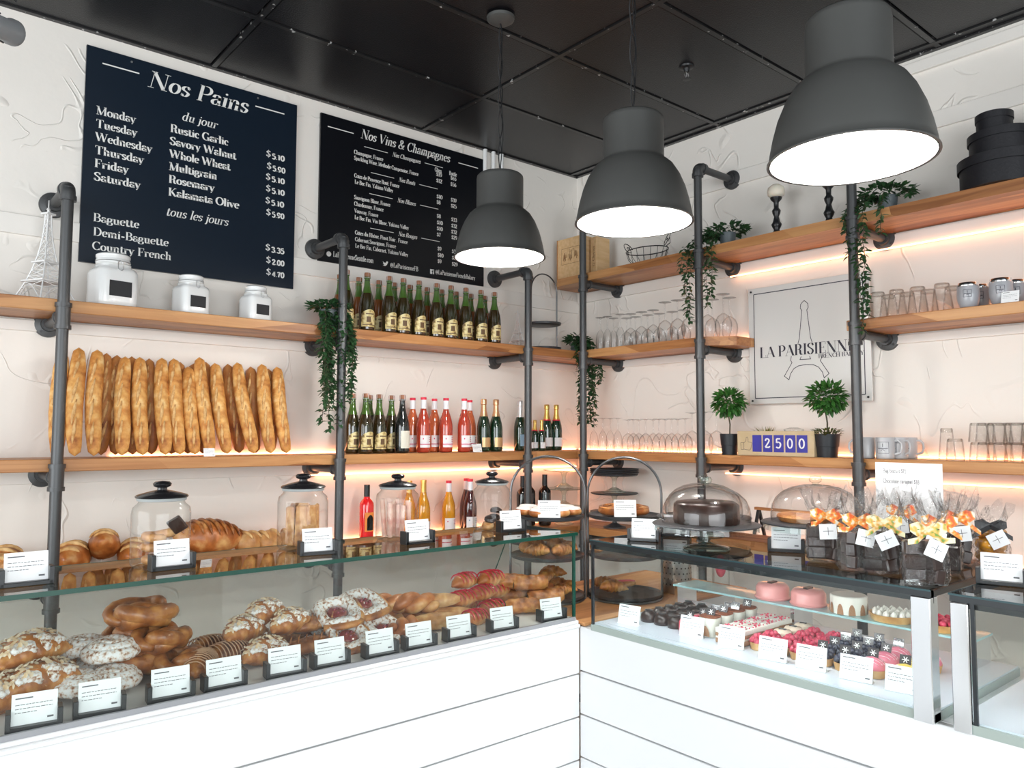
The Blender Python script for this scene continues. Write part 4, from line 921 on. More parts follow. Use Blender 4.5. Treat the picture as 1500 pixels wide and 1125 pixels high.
tower('tower_ornament', ((-3.195,-.17,2.161)[0], -.17, 2.126), .42, M_wirew, 'large white wire tower ornament at the left end of the upper shelf', False, .5)
tower('tower_ornament', ((-.666,-.15,2.254)[0], -.15, 2.126), .25, M_wirew, 'small white lattice tower ornament beside the last cider bottle', True, .3)

# ------------------------------------------------------------------ tiered hoop stands
M_slate = mat('dark_grey_tray', (.045, .047, .052), .4); M_hoop = mat('dark_steel_hoop', (.16, .16, .165), .3, metal=.9)
def hoop_stand(loc, tiers, top, r, label, rz=0, base=0):
    t = thing('tiered_stand', loc, label, 'cake stand', rz=rz)
    for z in tiers: MB().lathe([(0, z), (r*.90, z), (r*.97, z+.003), (r, z+.010), (r*1.01, z+.010), (r*.985, z-.002), (r*.9, z-.006), (0, z-.006)], 48).build('tray', M_slate, t, smooth=40)
    n = 20; z0 = tiers[-1] if 0 else min(tiers); zs = top-r
    pts = [(-r*1.02, 0, base)]+[(-r*1.02*cos(pi*i/n), 0, zs+r*sin(pi*i/n)) for i in range(n+1)]+[(r*1.02, 0, base)]
    MB().tube(pts, .0048, 8).build('hoop_handle', M_hoop, t)
    mb = MB(); mb.tube([(r*1.0*cos(a*pi/16), r*1.0*sin(a*pi/16), base+.004) for a in range(32)], .004, 6, closed=True); mb.build('base_ring', M_hoop, t)
    return t
RZS = radians(-40)
SL, SR = (-1.72, -1.575, .979), (-1.475, -1.745, .979)
hoop_stand(SL, [.012, .158, .305], .535, .139, 'left three-tier grey hoop stand holding croissants and small glazed rings', RZS)
hoop_stand(SR, [.012, .158, .305], .532, .139, 'right three-tier grey hoop stand with a golden spiral pie on top', RZS)
hoop_stand(((-.453,-.16,2.185)[0], -.16, 2.126), [.008, .165], .49, .108, 'empty two-tier dark hoop stand on the wall shelf in the corner', 0)
# stacked cake stands in the corner (upside-down, black plates and scalloped feet)
def cake_stand(name, loc, rp, h, label, mp, mf, flip=False, cat='cake stand', scallop=False, group=None):
    t = thing(name, loc, label, cat, group=group, rot=(pi if flip else 0, 0, 0))
    if flip: t.location.z = loc[2]+h
    MB().lathe([(0, h-.008), (rp*.95, h-.008), (rp, h-.002), (rp, h), (0, h-.001)], 40).build('plate', mp, t)
    if scallop: MB().lathe([(rp*.93, h-.009), (rp*.96, h-.018), (rp*1.0, h-.03)], 72, cap=False, fl=18, flr=.02).build('scalloped_rim', mf, t)
    MB().lathe([(rp*.46, 0), (rp*.46, .006), (rp*.3, .014), (.014, .03), (.011, h*.55), (.018, h*.8), (.04, h-.009)], 32, fl=0).build('foot', mf, t, smooth=50)
    return t
px_ = (-.22,-.521,1.015)
cake_stand('cake_stand', (-.20, px_[1], 1.031), .15, .10, 'black pedestal cake stand at the bottom of the corner stack', M_slate, M_slate, group=None)
cake_stand('cake_stand', (-.20, px_[1], 1.133), .145, .11, 'cake stand with glass pedestal, second from the bottom of corner stack', M_slate, M_gthick)
cake_stand('cake_stand', (-.20, px_[1], 1.245), .145, .11, 'cake stand with glass pedestal, second from the top of corner stack', M_slate, M_gthick)
for k in range(3): tag(MB().lathe([(0, 0), (.14, 0), (.15, .008), (.151, .010), (.14, .004), (0, .003)], 40).build('plate', M_slate, loc=(-.20, px_[1], 1.357+k*.011)), 'black round plate, %s of three topping the corner stack' % ('lowest', 'middle', 'highest')[k], 'plate', 'black plates in the corner')
py_ = (-.32,-.2,1.193)
for k in range(3): cake_stand('glass_cake_stand', (py_[0]+.01, -.19, 1.031+k*.115), .13, .112, 'clear glass cake stand, %s in the stack left of corner pipe' % ('lowest', 'middle', 'highest')[k], M_gthick, M_gthick)

# ------------------------------------------------------------------ biscuit jars
M_lid = mat('black_jar_lid', (.012, .012, .014), .25, coat=.4)
def biscuit_jar(loc, s, label):
    t = thing('biscuit_jar', loc, label, 'jar'); t.scale = (s,)*3
    MB().lathe([(0, .006), (.050, .004), (.062, 0), (.068, .006), (.069, .02), (.069, .128), (.066, .142), (.055, .152), (.052, .160)], 36, cap=False, fl=12, flr=.006).build('glass_body', M_jar, t, smooth=60)
    MB().lathe([(.052, .158), (.057, .159), (.058, .166), (.054, .168)], 36, cap=False).build('rim', mat('grey_lid_seal', (.32, .34, .34), .4), t)
    MB().lathe([(.060, .166), (.062, .169), (.058, .173), (.030, .181), (.012, .185), (.011, .190), (.020, .194), (.022, .200), (.017, .205), (0, .207)], 36).build('lid', M_lid, t, smooth=50)
    return t
JZ = 1.2732
J = []
for (p, s, lb) in [((-3.156,-1.731,1.272), 1.0, 'glass biscuit jar with black lid, leftmost of four, rings inside'), ((-2.754,-1.64,1.272), 1.02, 'glass biscuit jar with black lid, second of four, full of toasts'), ((-2.441,-1.666,1.272), .97, 'glass biscuit jar with black lid, third of four, sugared sticks inside'), ((-2.06,-1.659,1.272), .95, 'glass biscuit jar with black lid, rightmost of four, chocolate biscuits inside')]:
    p = (p[0], max(-1.72, min(-1.66, p[1])), JZ); J.append((p, s)); biscuit_jar(p, s, lb)

# ------------------------------------------------------------------ baguettes
M_crust = mat('baguette_crust', (.6, .3, .1), .6, ramp=[(.30, (.30, .085, .015)), (.43, (.56, .23, .05)), (.56, (.72, .38, .11)), (.70, (.84, .60, .28))], vs=18, det=5, bump=.5, bs=45, bd=.006)
M_crust2 = mat('dark_baguette_crust', (.5, .2, .07), .55, ramp=[(.30, (.22, .07, .018)), (.5, (.44, .17, .045)), (.72, (.66, .34, .11))], vs=9, det=5, bump=.5, bs=45, bd=.006)
M_slash = mat('open_slash_crumb', (.8, .55, .25), .7, ramp=[(.35, (.50, .22, .05)), (.65, (.80, .55, .26))], vs=28, bump=.5, bs=60)
def baguette(seed, dark=False):
    """stands upright along z from 0 to 1 (scaled), origin at the foot"""
    q = random.Random(seed); t = thing('baguette', (0, 0, 0), 'x', 'bread', group='baguettes standing on the left wall shelf')
    L = .555; n = 26; m = 18; ph = q.random()*9; vs = []; fs = []
    bx = [.0045*sin(ph+i*.22) for i in range(n+1)]
    def rad(i, a):
        s = i/n; r = .0350*(sin(pi*s)**.24 if 0 < s < 1 else 0)*(1+.05*sin(ph+s*6))
        # slashes: slanting ridges on the front (-y) face
        f = max(0, cos(a+pi/2)); u = (s*4.6+.55*sin(a+pi/2)+ph) % 1
        r *= 1+.16*f*(abs(u-.5)*2-.5)*(.1 < s < .9)
        return r*(1+.05*noise.noise(Vector((seed*3.1, s*9, a*1.3))))
    for i in range(n+1):
        for j in range(m):
            a = 2*pi*j/m; r = rad(i, a); vs.append((bx[i]+r*cos(a), r*.92*sin(a), L*i/n))
    fs = [(i*m+j, i*m+(j+1) % m, (i+1)*m+(j+1) % m, (i+1)*m+j) for i in range(n) for j in range(m)]
    b = MB().add(vs, fs).build('crust', M_crust2 if dark else M_crust, t, smooth=180)
    mb = MB()
    for k in range(4):
        s0 = .08+.20*k+q.uniform(-.02, .02); P = []
        for e in range(7):
            s = s0+.23*e/6; a = -pi/2+(-.30+.60*e/6)*.9-.1; i = s*n; r = rad(i, a)*1.0
            P.append((bx[min(n, int(i))]+r*cos(a), r*.92*sin(a), L*s))
        mb.tube(P, [.002, .005, .007, .008, .007, .005, .002], 6)
    mb.build('open_slash', M_slash, t, smooth=180, kind='stuff', label='paler open slashes')
    return t
bg = [baguette(i, i > 4) for i in range(8)]
BT = [  # foot (x, y), tip (x, y) in wall planes, front row / back row
 ((-3.141,-.2,1.505), (-3.113,-.1,1.666), 0), ((-3.081,-.235,1.505), (-3.057,-.1,1.958), 0), ((-3.012,-.235,1.504), (-2.987,-.1,1.954), 0), ((-2.907,-.235,1.502), (-2.874,-.1,1.932), 0),
 ((-2.825,-.235,1.501), (-2.818,-.1,1.933), 0), ((-2.734,-.235,1.499), (-2.724,-.1,1.936), 0), ((-2.672,-.235,1.498), (-2.675,-.1,1.936), 0), ((-2.609,-.235,1.5), (-2.611,-.1,1.903), 0),
 ((-2.544,-.235,1.521), (-2.56,-.1,1.95), 0), ((-2.467,-.235,1.513), (-2.491,-.1,1.926), 0), ((-2.344,-.235,1.502), (-2.385,-.1,1.936), 0), ((-2.262,-.235,1.508), (-2.265,-.1,1.936), 0), ((-2.185,-.235,1.507), (-2.188,-.1,1.927), 0),
 ((-2.954,-.115,1.5), (-2.931,-.05,1.947), 1), ((-2.904,-.115,1.499), (-2.895,-.05,1.941), 1), ((-2.833,-.115,1.498), (-2.837,-.05,1.939), 1), ((-2.752,-.115,1.506), (-2.757,-.05,1.935), 1), ((-2.675,-.115,1.505), (-2.627,-.05,1.927), 1),
 ((-2.601,-.115,1.507), (-2.568,-.05,1.924), 1), ((-2.531,-.115,1.506), (-2.506,-.05,1.935), 1), ((-2.366,-.115,1.503), (-2.409,-.05,1.931), 1), ((-2.284,-.115,1.509), (-2.299,-.05,1.924), 1), ((-2.206,-.115,1.508), (-2.202,-.05,1.92), 1)]
nf = [b for b in BT if b[2] == 0]; nb = [b for b in BT if b[2] == 1]
for row, rn in ((nf, 'front'), (nb, 'back')):
    for i, (f, tp, bk) in enumerate(row):
        foot = Vector((f[0], f[1], 1.503)); tip = Vector(tp)
        if i == 0 and bk == 0: tip.z = 1.93
        d = tip-foot; s = d.length/.555
        pr = bg[(5+(i % 3)) if bk else (i*2) % 5]
        o = put(pr, 0, loc=foot, label='%s-row baguette on the left wall shelf, %s' % (rn, nth(i, len(row))), group='baguettes standing on the left wall shelf')
        o.rotation_euler = (Vector((0, 0, 1)).rotation_difference(d).to_matrix() @ Matrix.Rotation(rnd.uniform(-.7, .1), 3, 'Z')).to_euler(); o.scale = (.96, .96, s)

# ------------------------------------------------------------------ stemware, tumblers, cups (upside down on the shelves)
def stem(kind):
    """upside-down glass: mouth on the shelf at z = 0"""
    t = thing('wine_glass', (0, 0, 0), 'x', 'glass')
    if kind == 'flute': P = [(.024, 0), (.0275, .03), (.028, .06), (.024, .095), (.014, .118), (.005, .128)]; h = .205; rf = .030
    elif kind == 'wine': P = [(.031, 0), (.037, .025), (.040, .05), (.039, .068), (.030, .092), (.014, .106), (.005, .112)]; h = .195; rf = .034
    else: P = [(.033, 0), (.041, .03), (.045, .06), (.043, .082), (.032, .108), (.014, .122), (.005, .128)]; h = .230; rf = .037
    MB().lathe(P, 24, cap=False).build('bowl', M_stem, t, smooth=180)
    z = P[-1][1]
    MB().lathe([(.005, z), (.0034, z+.01), (.0034, h-.014), (.006, h-.006), (rf*.5, h-.003), (rf, h-.001), (rf, h), (0, h+.0005)], 24, cap=False).build('stem_and_foot', M_stem, t, smooth=60)
    return t
sk = {k: stem(k) for k in ('flute', 'wine', 'big')}
def stems(rows, z, grp, txt):
    n = len(rows)
    for i, (p, k) in enumerate(rows):
        put(sk[k], 0, loc=(p[0], p[1], z), label=txt % nth(i, n), group=grp)
Z1 = 2.1235
stems([((-.22,-.428,2.18), 'flute'), ((-.22,-.489,2.174), 'flute'), ((-.23,-.605,2.163), 'flute'), ((-.24,-.696,2.154), 'wine'), ((-.25,-.789,2.145), 'wine'), ((-.25,-.877,2.137), 'wine'), ((-.25,-.964,2.129), 'big'), ((-.25,-1.053,2.121), 'big'), ((-.25,-1.133,2.114), 'big'), ((-.24,-1.248,2.142), 'big'), ((-.22,-1.334,2.135), 'big')], Z1, 'stemware on the upper corner shelf', 'front-row upside-down wine glass on the upper corner shelf, %s')
stems([((-.14,-.467,2.183), 'flute'), ((-.13,-.566,2.175), 'wine'), ((-.13,-.638,2.168), 'wine'), ((-.13,-.735,2.159), 'wine'), ((-.12,-.816,2.153), 'wine'), ((-.12,-.912,2.144), 'wine'), ((-.12,-.996,2.137), 'wine'), ((-.12,-1.193,2.157), 'big'), ((-.1,-1.291,2.149), 'big')], Z1, 'stemware on the upper corner shelf', 'back-row upside-down wine glass on the upper corner shelf, %s')
Z2 = 1.4935
stems([((-.2,-.349,1.539), 'flute'), ((-.2,-.426,1.54), 'flute'), ((-.2,-.489,1.54), 'flute'), ((-.2,-.551,1.541), 'flute'), ((-.23,-.703,1.543), 'wine'), ((-.23,-.797,1.544), 'wine'), ((-.23,-.896,1.545), 'wine'), ((-.23,-.987,1.547), 'wine'), ((-.23,-1.082,1.548), 'wine'), ((-.2,-1.192,1.549), 'big'), ((-.16,-1.239,1.549), 'big')], Z2, 'stemware on the lower shelf', 'front-row upside-down wine glass on the lower right shelf, %s')
stems([((-.13,-.572,1.541), 'wine'), ((-.12,-.65,1.542), 'wine'), ((-.12,-.762,1.543), 'wine'), ((-.12,-.854,1.544), 'wine'), ((-.12,-.944,1.545), 'wine'), ((-.11,-1.038,1.546), 'big')], Z2, 'stemware on the lower shelf', 'back-row upside-down wine glass on the lower right shelf, %s')
# fluted tumblers
def tumbler(h, r0, r1, label='x'):
    t = thing('tumbler', (0, 0, 0), label, 'glass')
    MB().lathe([(r0, 0), (r0*.98, .004), (r1, h*.86), (r1*.98, h-.004), (r1*.85, h)], 40, fl=10, flr=.025, cap=False).build('glass_wall', M_tumb, t, smooth=60)
    MB().lathe([(0, h*.86), (r1*.86, h*.86), (r1*.9, h), (0, h)], 30).build('thick_base', M_tumb, t, smooth=60)
    return t
tb = tumbler(.122, .043, .030)
FR = [(-.23,-2.164,2.163), (-.23,-2.248,2.153), (-.23,-2.338,2.142), (-.23,-2.438,2.13)]; BK = [(-.13,-2.169,2.204), (-.13,-2.251,2.194), (-.13,-2.342,2.182), (-.13,-2.443,2.169)]
for i, p in enumerate(FR): put(tb, 0, loc=(p[0], p[1], 2.1235), label='front-row upside-down tumbler beside the shop sign, %s' % nth(i, 4), group='tumblers beside the shop sign')
for i, p in enumerate(BK): put(tb, 0, loc=(p[0], p[1], 2.1235), label='back-row upside-down tumbler beside the shop sign, %s' % nth(i, 4), group='tumblers beside the shop sign')
tb2 = tumbler(.078, .038, .031)
k = 0
for c, p in enumerate([(-.21,-2.553,1.565), (-.21,-2.618,1.566), (-.21,-2.681,1.567), (-.21,-2.742,1.567)]):
    for lv in range(2): put(tb2, 0, loc=(p[0], p[1], 1.4935+lv*.079), label='upside-down ribbed tumbler, %s level of the %s front stack' % (('lower', 'upper')[lv], ORD[c]), group='stacked ribbed tumblers at the far right')
for c, p in enumerate([(-.12,-2.548,1.564), (-.12,-2.611,1.565), (-.12,-2.673,1.566)]):
    for lv in range(2): put(tb2, 0, loc=(p[0], p[1], 1.4935+lv*.079), label='upside-down ribbed tumbler, %s level of the %s rear stack' % (('lower', 'upper')[lv], ORD[c]), group='stacked ribbed tumblers at the far right')
put(tb2, 0, loc=(-.23,-2.469,1.564), label='single low clear tumbler left of the ribbed tumbler stacks', sc=(.95, .95, 1.18)).location.z = 1.4935
o = put(tb, 0, loc=(-.1,-2.388,1.562), label='taller plain tumbler behind the single low one', sc=(.8, .8, 1.12)); o.location.z = 1.4935
for o in (o,):
    if 'group' in o.keys(): del o['group']
# grey stemless cups with chrome rims
M_cup = mat('grey_glaze', (.36, .37, .40), .28, coat=.3)
def square_logo(mb, cx, r, cz, s, top):
    """small square emblem wrapped on a cup facing -y: frame, word bar and a little tower"""
    def seg(u0, z0, u1, z1, w=.0007):
        a0, a1 = u0/r, u1/r; d = sqrt((u1-u0)**2+(z1-z0)**2) or 1; nx, nz = -(z1-z0)/d*w, (u1-u0)/d*w; n = max(1, int(abs(u1-u0)/.004)); vs = []
        for i in range(n+1):
            u = u0+(u1-u0)*i/n; z = z0+(z1-z0)*i/n
            for sg in (-1, 1): uu, zz = u+nx*sg, z+nz*sg; vs.append((r*sin(uu/r), -r*cos(uu/r), zz))
        mb.add(vs, [(2*i, 2*i+2, 2*i+3, 2*i+1) for i in range(n)])
    h = s/2
    for a in ((-h, cz-h, h, cz-h), (-h, cz+h, h, cz+h), (-h, cz-h, -h, cz+h), (h, cz-h, h, cz+h)): seg(*a)
    seg(-h*.85, cz-h*.12, h*.85, cz-h*.12, .0015); seg(0, cz+h*.1, 0, cz+h*.75, .001); seg(-h*.35, cz-h*.6, -h*.05, cz-h*.3); seg(h*.35, cz-h*.6, h*.05, cz-h*.3)
t = thing('wine_cup', (0, 0, 0), 'x', 'cup')
MB().lathe([(0, 0), (.026, 0), (.034, .01), (.041, .035), (.043, .06), (.0405, .092)], 32).build('cup_body', M_cup, t, smooth=60)
MB().lathe([(.0405, .092), (.0410, .093), (.0385, .107), (.037, .108), (.037, .06), (0, .03)], 32, cap=False).build('steel_rim', M_chrome, t, smooth=50, label='polished steel rim')
mb = MB(); square_logo(mb, 0, .0435, .060, .030, 0); mb.build('emblem', M_dark, t, smooth=0, kind='stuff')
for i, (p, lb) in enumerate([((-.235,-2.541,2.117), 'left grey cup with a steel rim, front row, beside the tumblers'), ((-.15,-2.556,2.138), 'left grey cup with a steel rim, back row'), ((-.235,-2.662,2.121), 'right grey cup with a steel rim, front row'), ((-.15,-2.689,2.136), 'right grey cup with a steel rim, back row')]):
    put(t, 0, loc=(p[0], p[1], 2.1235), rz=radians(-75), label=lb, group='grey steel-rimmed cups')
# handled mugs
M_mug = mat('grey_white_mug', (.50, .51, .53), .3, coat=.2)
t = thing('mug', (0, 0, 0), 'x', 'mug')
MB().lathe([(0, 0), (.036, 0), (.039, .003), (.040, .01), (.040, .094), (.0385, .096), (.037, .094), (.037, .01), (0, .008)], 32).build('mug_body', M_mug, t, smooth=50)
MB().tube([(.037, 0, .080), (.055, 0, .082), (.067, 0, .070), (.069, 0, .048), (.062, 0, .028), (.037, 0, .020)], [.006, .0052, .005, .005, .0052, .006], 10).build('handle', M_mug, t)
mb = MB(); square_logo(mb, 0, .0406, .050, .050, 0); mb.build('emblem', M_dark, t, smooth=0, kind='stuff')
for i, (p, rz, lb) in enumerate([((-.22,-2.086,1.528), pi*.62, 'leftmost grey mug, handle to the left behind the pipe bracket'), ((-.23,-2.18,1.53), -pi*.45, 'second grey mug from the left, square emblem facing out'), ((-.17,-2.21,1.53), -pi*.62, 'third grey mug from the left, handle turned forward'), ((-.1,-2.222,1.53), -pi*.5, 'rightmost grey mug, handle pointing right')]):
    put(t, 0, loc=(p[0], p[1], 1.4935), rz=rz, label=lb, group='grey mugs on the right wall shelf')
# clear jar behind the counter block
t = thing('glass_jar', ((-.12,-1.674,1.589)[0], (-.12,-1.674,1.589)[1], 1.4935), 'clear glass jar behind the counter block', 'jar')
MB().lathe([(0, .004), (.05, 0), (.056, .006), (.056, .09), (.046, .105), (.046, .128)], 30, cap=False).build('glass_body', M_jar, t)
MB().lathe([(.048, .126), (.049, .134), (.02, .142), (0, .143)], 30).build('glass_lid', M_jar, t)

# ------------------------------------------------------------------ plants
M_leaf = mat('dark_green_leaf', (.02, .06, .022), .4, var=(.035, .10, .035), vs=30); M_leaf2 = mat('bright_green_leaf', (.02, .10, .015), .4, var=(.05, .17, .03), vs=14)
M_stem_g = mat('plant_stem', (.06, .05, .025), .7); M_pot = mat('black_pot', (.012, .015, .02), .45); M_gpot = mat('slate_grey_pot', (.09, .11, .12), .5); M_grass = mat('yellow_green_grass', (.10, .14, .015), .5, var=(.30, .30, .04), vs=25); M_soil = mat('dark_soil', (.02, .015, .01), .9)
def leaf(mb, p, d, n, L, w):
    d = Vector(d).normalized(); n = Vector(n); s = d.cross(n)
    if s.length < 1e-3: s = d.orthogonal()
    s.normalize(); n = s.cross(d); p = Vector(p)
    a = p; b = p+d*L*.35+s*w/2+n*L*.06; c = p+d*L*.35-s*w/2+n*L*.06; m_ = p+d*L*.4-n*L*.04; e = p+d*L-n*L*.10; b2 = p+d*L*.7+s*w*.36; c2 = p+d*L*.7-s*w*.36
    mb.add([a, b, m_, c, b2, c2, e], [(0, 2, 1), (0, 3, 2), (1, 2, 4), (2, 3, 5), (2, 6, 4), (2, 5, 6)])
def trailing(name, loc, strands, label, pot=(.045, .07), seed=1, bush=60, bushr=.07, leafL=.036):
    """pot with strands hanging: strands = list of point lists relative to loc"""
    q = random.Random(seed); t = thing(name, loc, label, 'plant')
    if pot: MB().lathe([(0, 0), (pot[0]*.8, 0), (pot[0], pot[1]), (pot[0]*.92, pot[1]), (pot[0]*.9, pot[1]*.85), (0, pot[1]*.85)], 24).build('pot', M_gpot, t)
    lv = MB(); st = MB()
    for S in strands:
        P = [Vector(p) for p in S]; pts = []
        for a, b in zip(P, P[1:]):
            n = max(2, int((b-a).length/.018))
            for i in range(n): pts.append(a.lerp(b, i/n)+Vector((q.uniform(-1, 1), q.uniform(-1, 1), 0))*.005)
        pts.append(P[-1]); st.tube(pts, .0013, 4)
        for p in pts[1:]:
            for k in range(3):
                a = q.uniform(0, 2*pi); d = Vector((cos(a), sin(a), q.uniform(-1.0, .1))); leaf(lv, p, d, (q.uniform(-.5, .5), q.uniform(-.5, .5), 1), leafL*q.uniform(.7, 1.15), leafL*.5)
    for i in range(bush):
        a = q.uniform(0, 2*pi); r = bushr*sqrt(q.random()); z = (pot[1] if pot else 0)+q.uniform(-.01, .05)*(1.2-r/bushr)+.01
        d = Vector((cos(a), sin(a), q.uniform(-.5, .9))); leaf(lv, (r*cos(a)*.8, r*sin(a)*.8, z), d, (q.uniform(-.6, .6), q.uniform(-.6, .6), 1), leafL*q.uniform(.8, 1.2), leafL*.52)
    lv.build('leaves', M_leaf, t, smooth=0, kind='stuff'); st.build('stems', M_stem_g, t, kind='stuff')
    return t
def hang(n, spread, drop, seed, ox=0, oy=-.05, z0=.05, wall='L'):
    q = random.Random(seed); out = []
    for i in range(n):
        a = q.uniform(-1, 1)*spread; L = drop*(1-.55*abs(a)/spread*q.random()-.25*q.random()*(i > 0))
        o = (a+ox, oy+q.uniform(-.02, .02)) if wall == 'L' else (oy+q.uniform(-.02, .02), a+ox)
        out.append([(o[0]*.3, o[1]*.2, z0), (o[0]*.8, o[1]*.9, z0+.02), (o[0], o[1]*1.5, -.04), (o[0]*1.1, o[1]*1.6, -L*.5), (o[0]*1.0+q.uniform(-.02, .02), o[1]*1.6, -L)])
    return out
xx = (-1.983,-.25,2.193)
trailing('trailing_plant', (xx[0], -.25, 2.126), hang(9, .075, .60, 3, oy=-.06)+hang(9, .09, .20, 5, oy=-.06)+hang(5, .05, .42, 8, oy=-.05), 'trailing ivy hanging beside the bracket between baguettes and cider bottles', pot=(.05, .085), seed=4, bush=230, bushr=.11)
xx = (-.225,-.23,2.175)
trailing('trailing_plant', (-.235, -.235, 2.126), hang(7, .075, .50, 13, oy=-.06)+hang(8, .08, .2, 15, oy=-.06), 'trailing ivy hanging in the corner of the shelves', pot=(.045, .06), seed=9, bush=170, bushr=.095)
xx = (-.2,-1.355,2.625)
W3 = hang(6, .05, .20, 23, oy=-.06, wall='R')
trailing('trailing_plant', (-.20, xx[1], 2.609), [[(0, .02, .06), (-.06, .07, .07), (-.12, .12, .02), (-.14, .15, -.15), (-.15, .14, -.40)], [(0, .02, .06), (-.05, .10, .06), (-.13, .16, .0), (-.14, .18, -.2), (-.14, .165, -.36)], [(0, .02, .07), (-.06, .04, .08), (-.12, .05, .0), (-.14, .04, -.15), (-.14, .03, -.33)], [(0, 0, .07), (-.06, .02, .08), (-.12, .02, .0), (-.14, .0, -.1), (-.14, .01, -.27)], [(0, .02, .06), (-.08, .13, .08), (-.14, .19, .0), (-.15, .2, -.12)], [(0, .02, .06), (-.08, .09, .09), (-.13, .1, .02), (-.15, .11, -.1)]], 'trailing ivy in a grey pot on the top shelf left of the shop sign', pot=(.045, .075), seed=12, bush=170, bushr=.13)
xx = (-.2,-2.207,2.672)
trailing('trailing_plant', (-.20, xx[1], 2.609), [[(0, .02, .06), (-.08, .05, .07), (-.14, .09, .0), (-.15, .07, -.2), (-.16, .055, -.42), (-.16, .05, -.55)], [(0, .02, .06), (-.08, .08, .06), (-.14, .12, .0), (-.15, .11, -.2)], [(0, .0, .06), (-.08, .04, .08), (-.14, .05, .0), (-.15, .04, -.3), (-.15, .035, -.48)], [(0, 0, .06), (-.08, -.02, .08), (-.13, -.03, .0), (-.14, -.03, -.12)], [(0, 0, .06), (.0, -.07, .09), (-.03, -.11, .06)], [(0, 0, .06), (-.05, .1, .09), (-.12, .13, .02), (-.15, .12, -.1)]], 'trailing ivy in a grey pot on the top shelf right of the shop sign', pot=(.045, .075), seed=22, bush=190, bushr=.14)
def topiary(loc, H, R, label, seed, moss=False, hp=.11, rp=.05):
    q = random.Random(seed); t = thing('topiary', loc, label, 'plant')
    MB().lathe([(0, 0), (rp*.78, 0), (rp*.86, hp*.45), (rp*.90, hp*.46), (rp, hp), (rp*.93, hp), (rp*.9, hp*.88), (0, hp*.88)], 28).build('pot', M_pot, t)
    MB().tube([(0, 0, hp*.8), (.006, 0, hp+(H-hp)*.3), (-.004, .002, hp+(H-hp)*.6), (0, 0, H-R*.4)], .0038, 6).build('stem', M_stem_g, t)
    lv = MB()
    for i in range(430):
        v = Vector((q.gauss(0, 1), q.gauss(0, 1), q.gauss(0, 1))).normalized(); r = R*q.uniform(.35, .88)
        leaf(lv, Vector((0, 0, H))+Vector((v.x*r, v.y*r, v.z*r*.85)), v+Vector((q.uniform(-.5, .5), q.uniform(-.5, .5), q.uniform(-.7, .3))), (q.uniform(-.7, .7), q.uniform(-.7, .7), 1), .036*q.uniform(.8, 1.2), .018)
    lv.build('leaves', M_leaf2, t, smooth=0, kind='stuff')
    if moss:
        lv = MB()
        for i in range(120):
            a = q.uniform(0, 2*pi); r = rp*sqrt(q.random()); leaf(lv, (r*cos(a), r*sin(a), hp*.9+q.uniform(0, .03)), (cos(a), sin(a), q.uniform(.1, 1.2)), (0, 0, 1), .022, .010)
        lv.build('moss', mat('moss_leaf', (.04, .07, .01), .6, var=(.12, .12, .02), vs=30), t, smooth=0, kind='stuff')
p = (-.22,-1.362,1.533); topiary((-.22, p[1], 1.4935), .275, .088, 'small round topiary tree in a black pot, left of the counter block', 31)
p = (-.22,-1.903,1.541); topiary((-.22, p[1], 1.4935), .285, .092, 'small round topiary tree with mossy black pot, right of the counter block', 32, True, rp=.058)
p = (-.13,-1.521,1.552); q = random.Random(5)
t = thing('grass_plant', (-.13, p[1], 1.4935), 'tuft of yellow-green grass in a dark pot behind the counter block', 'plant')
MB().lathe([(0, 0), (.034, 0), (.042, .085), (.038, .085), (.036, .07), (0, .07)], 24).build('pot', M_pot, t)
mb = MB()
for i in range(90):
    a = q.uniform(0, 2*pi); r = .03*sqrt(q.random()); e = q.uniform(.02, .075); h = q.uniform(.05, .085); s = Vector((-sin(a), cos(a), 0))*.0028
    b = Vector((r*cos(a), r*sin(a), .07)); m_ = b+Vector((cos(a)*e*.35, sin(a)*e*.35, h*.65)); tp = b+Vector((cos(a)*e, sin(a)*e, h)); mb.add([b-s, b+s, m_+s*.7, m_-s*.7, tp], [(0, 1, 2, 3), (3, 2, 4)])
mb.build('grass_blades', M_grass, t, smooth=0, kind='stuff')

# ------------------------------------------------------------------ counter block reading 2500 with a thumb
ya, yb = (-.27,-1.443,1.517)[1], (-.27,-1.865,1.509)[1]
M_kraft = mat('pale_wood_block', (.50, .38, .22), .6, var=(.56, .44, .28), vs=12); M_blue = mat('royal_blue_card', (.035, .035, .30), .4)
t = thing('counter_block', (-.27, ya, 1.4935), 'pale wooden follower counter block showing a thumb and the number 2500', 'counter block')
Wd = ya-yb; Hh = .124
MB().box((0, -Wd, 0), (.05, 0, Hh), bev=.0015).build('block', M_kraft, t, smooth=0)
def blk(u, z): return (-.0008, -u*Wd, z*Hh)
for i, (u0, u1, s) in enumerate([(.165, .258, ''), (.275, .368, '2'), (.385, .482, '5'), (.500, .597, '0'), (.612, .712, '0')]):
    u0 = (u0-.0)*1.29; u1 = u1*1.29
    if u1 > .93: u1 = .925
    d = MB().box((-.002, -u1*Wd, .16*Hh), (0, -u0*Wd, .84*Hh)).build('flip_card', M_blue, t, smooth=0)
    if s:
        mb = MB(); wd = (u1-u0)*Wd*.62; text(mb, s, (-.0026, -(u0+(u1-u0)*.17)*Wd, .33*Hh), (0, -1, 0), (0, 0, 1), wd, Hh*.36, 0, .15, .13, sans=True); mb.build('digit', M_let, d, smooth=0)
mb = MB(); XX = -.0006
TH = [(.050, .24), (.045, .52), (.085, .52), (.085, .50), (.115, .60), (.118, .74), (.135, .76), (.145, .66), (.142, .56), (.19, .53), (.195, .48), (.185, .40), (.18, .30), (.165, .22), (.10, .24), (.085, .27), (.085, .24), (.05, .24)]
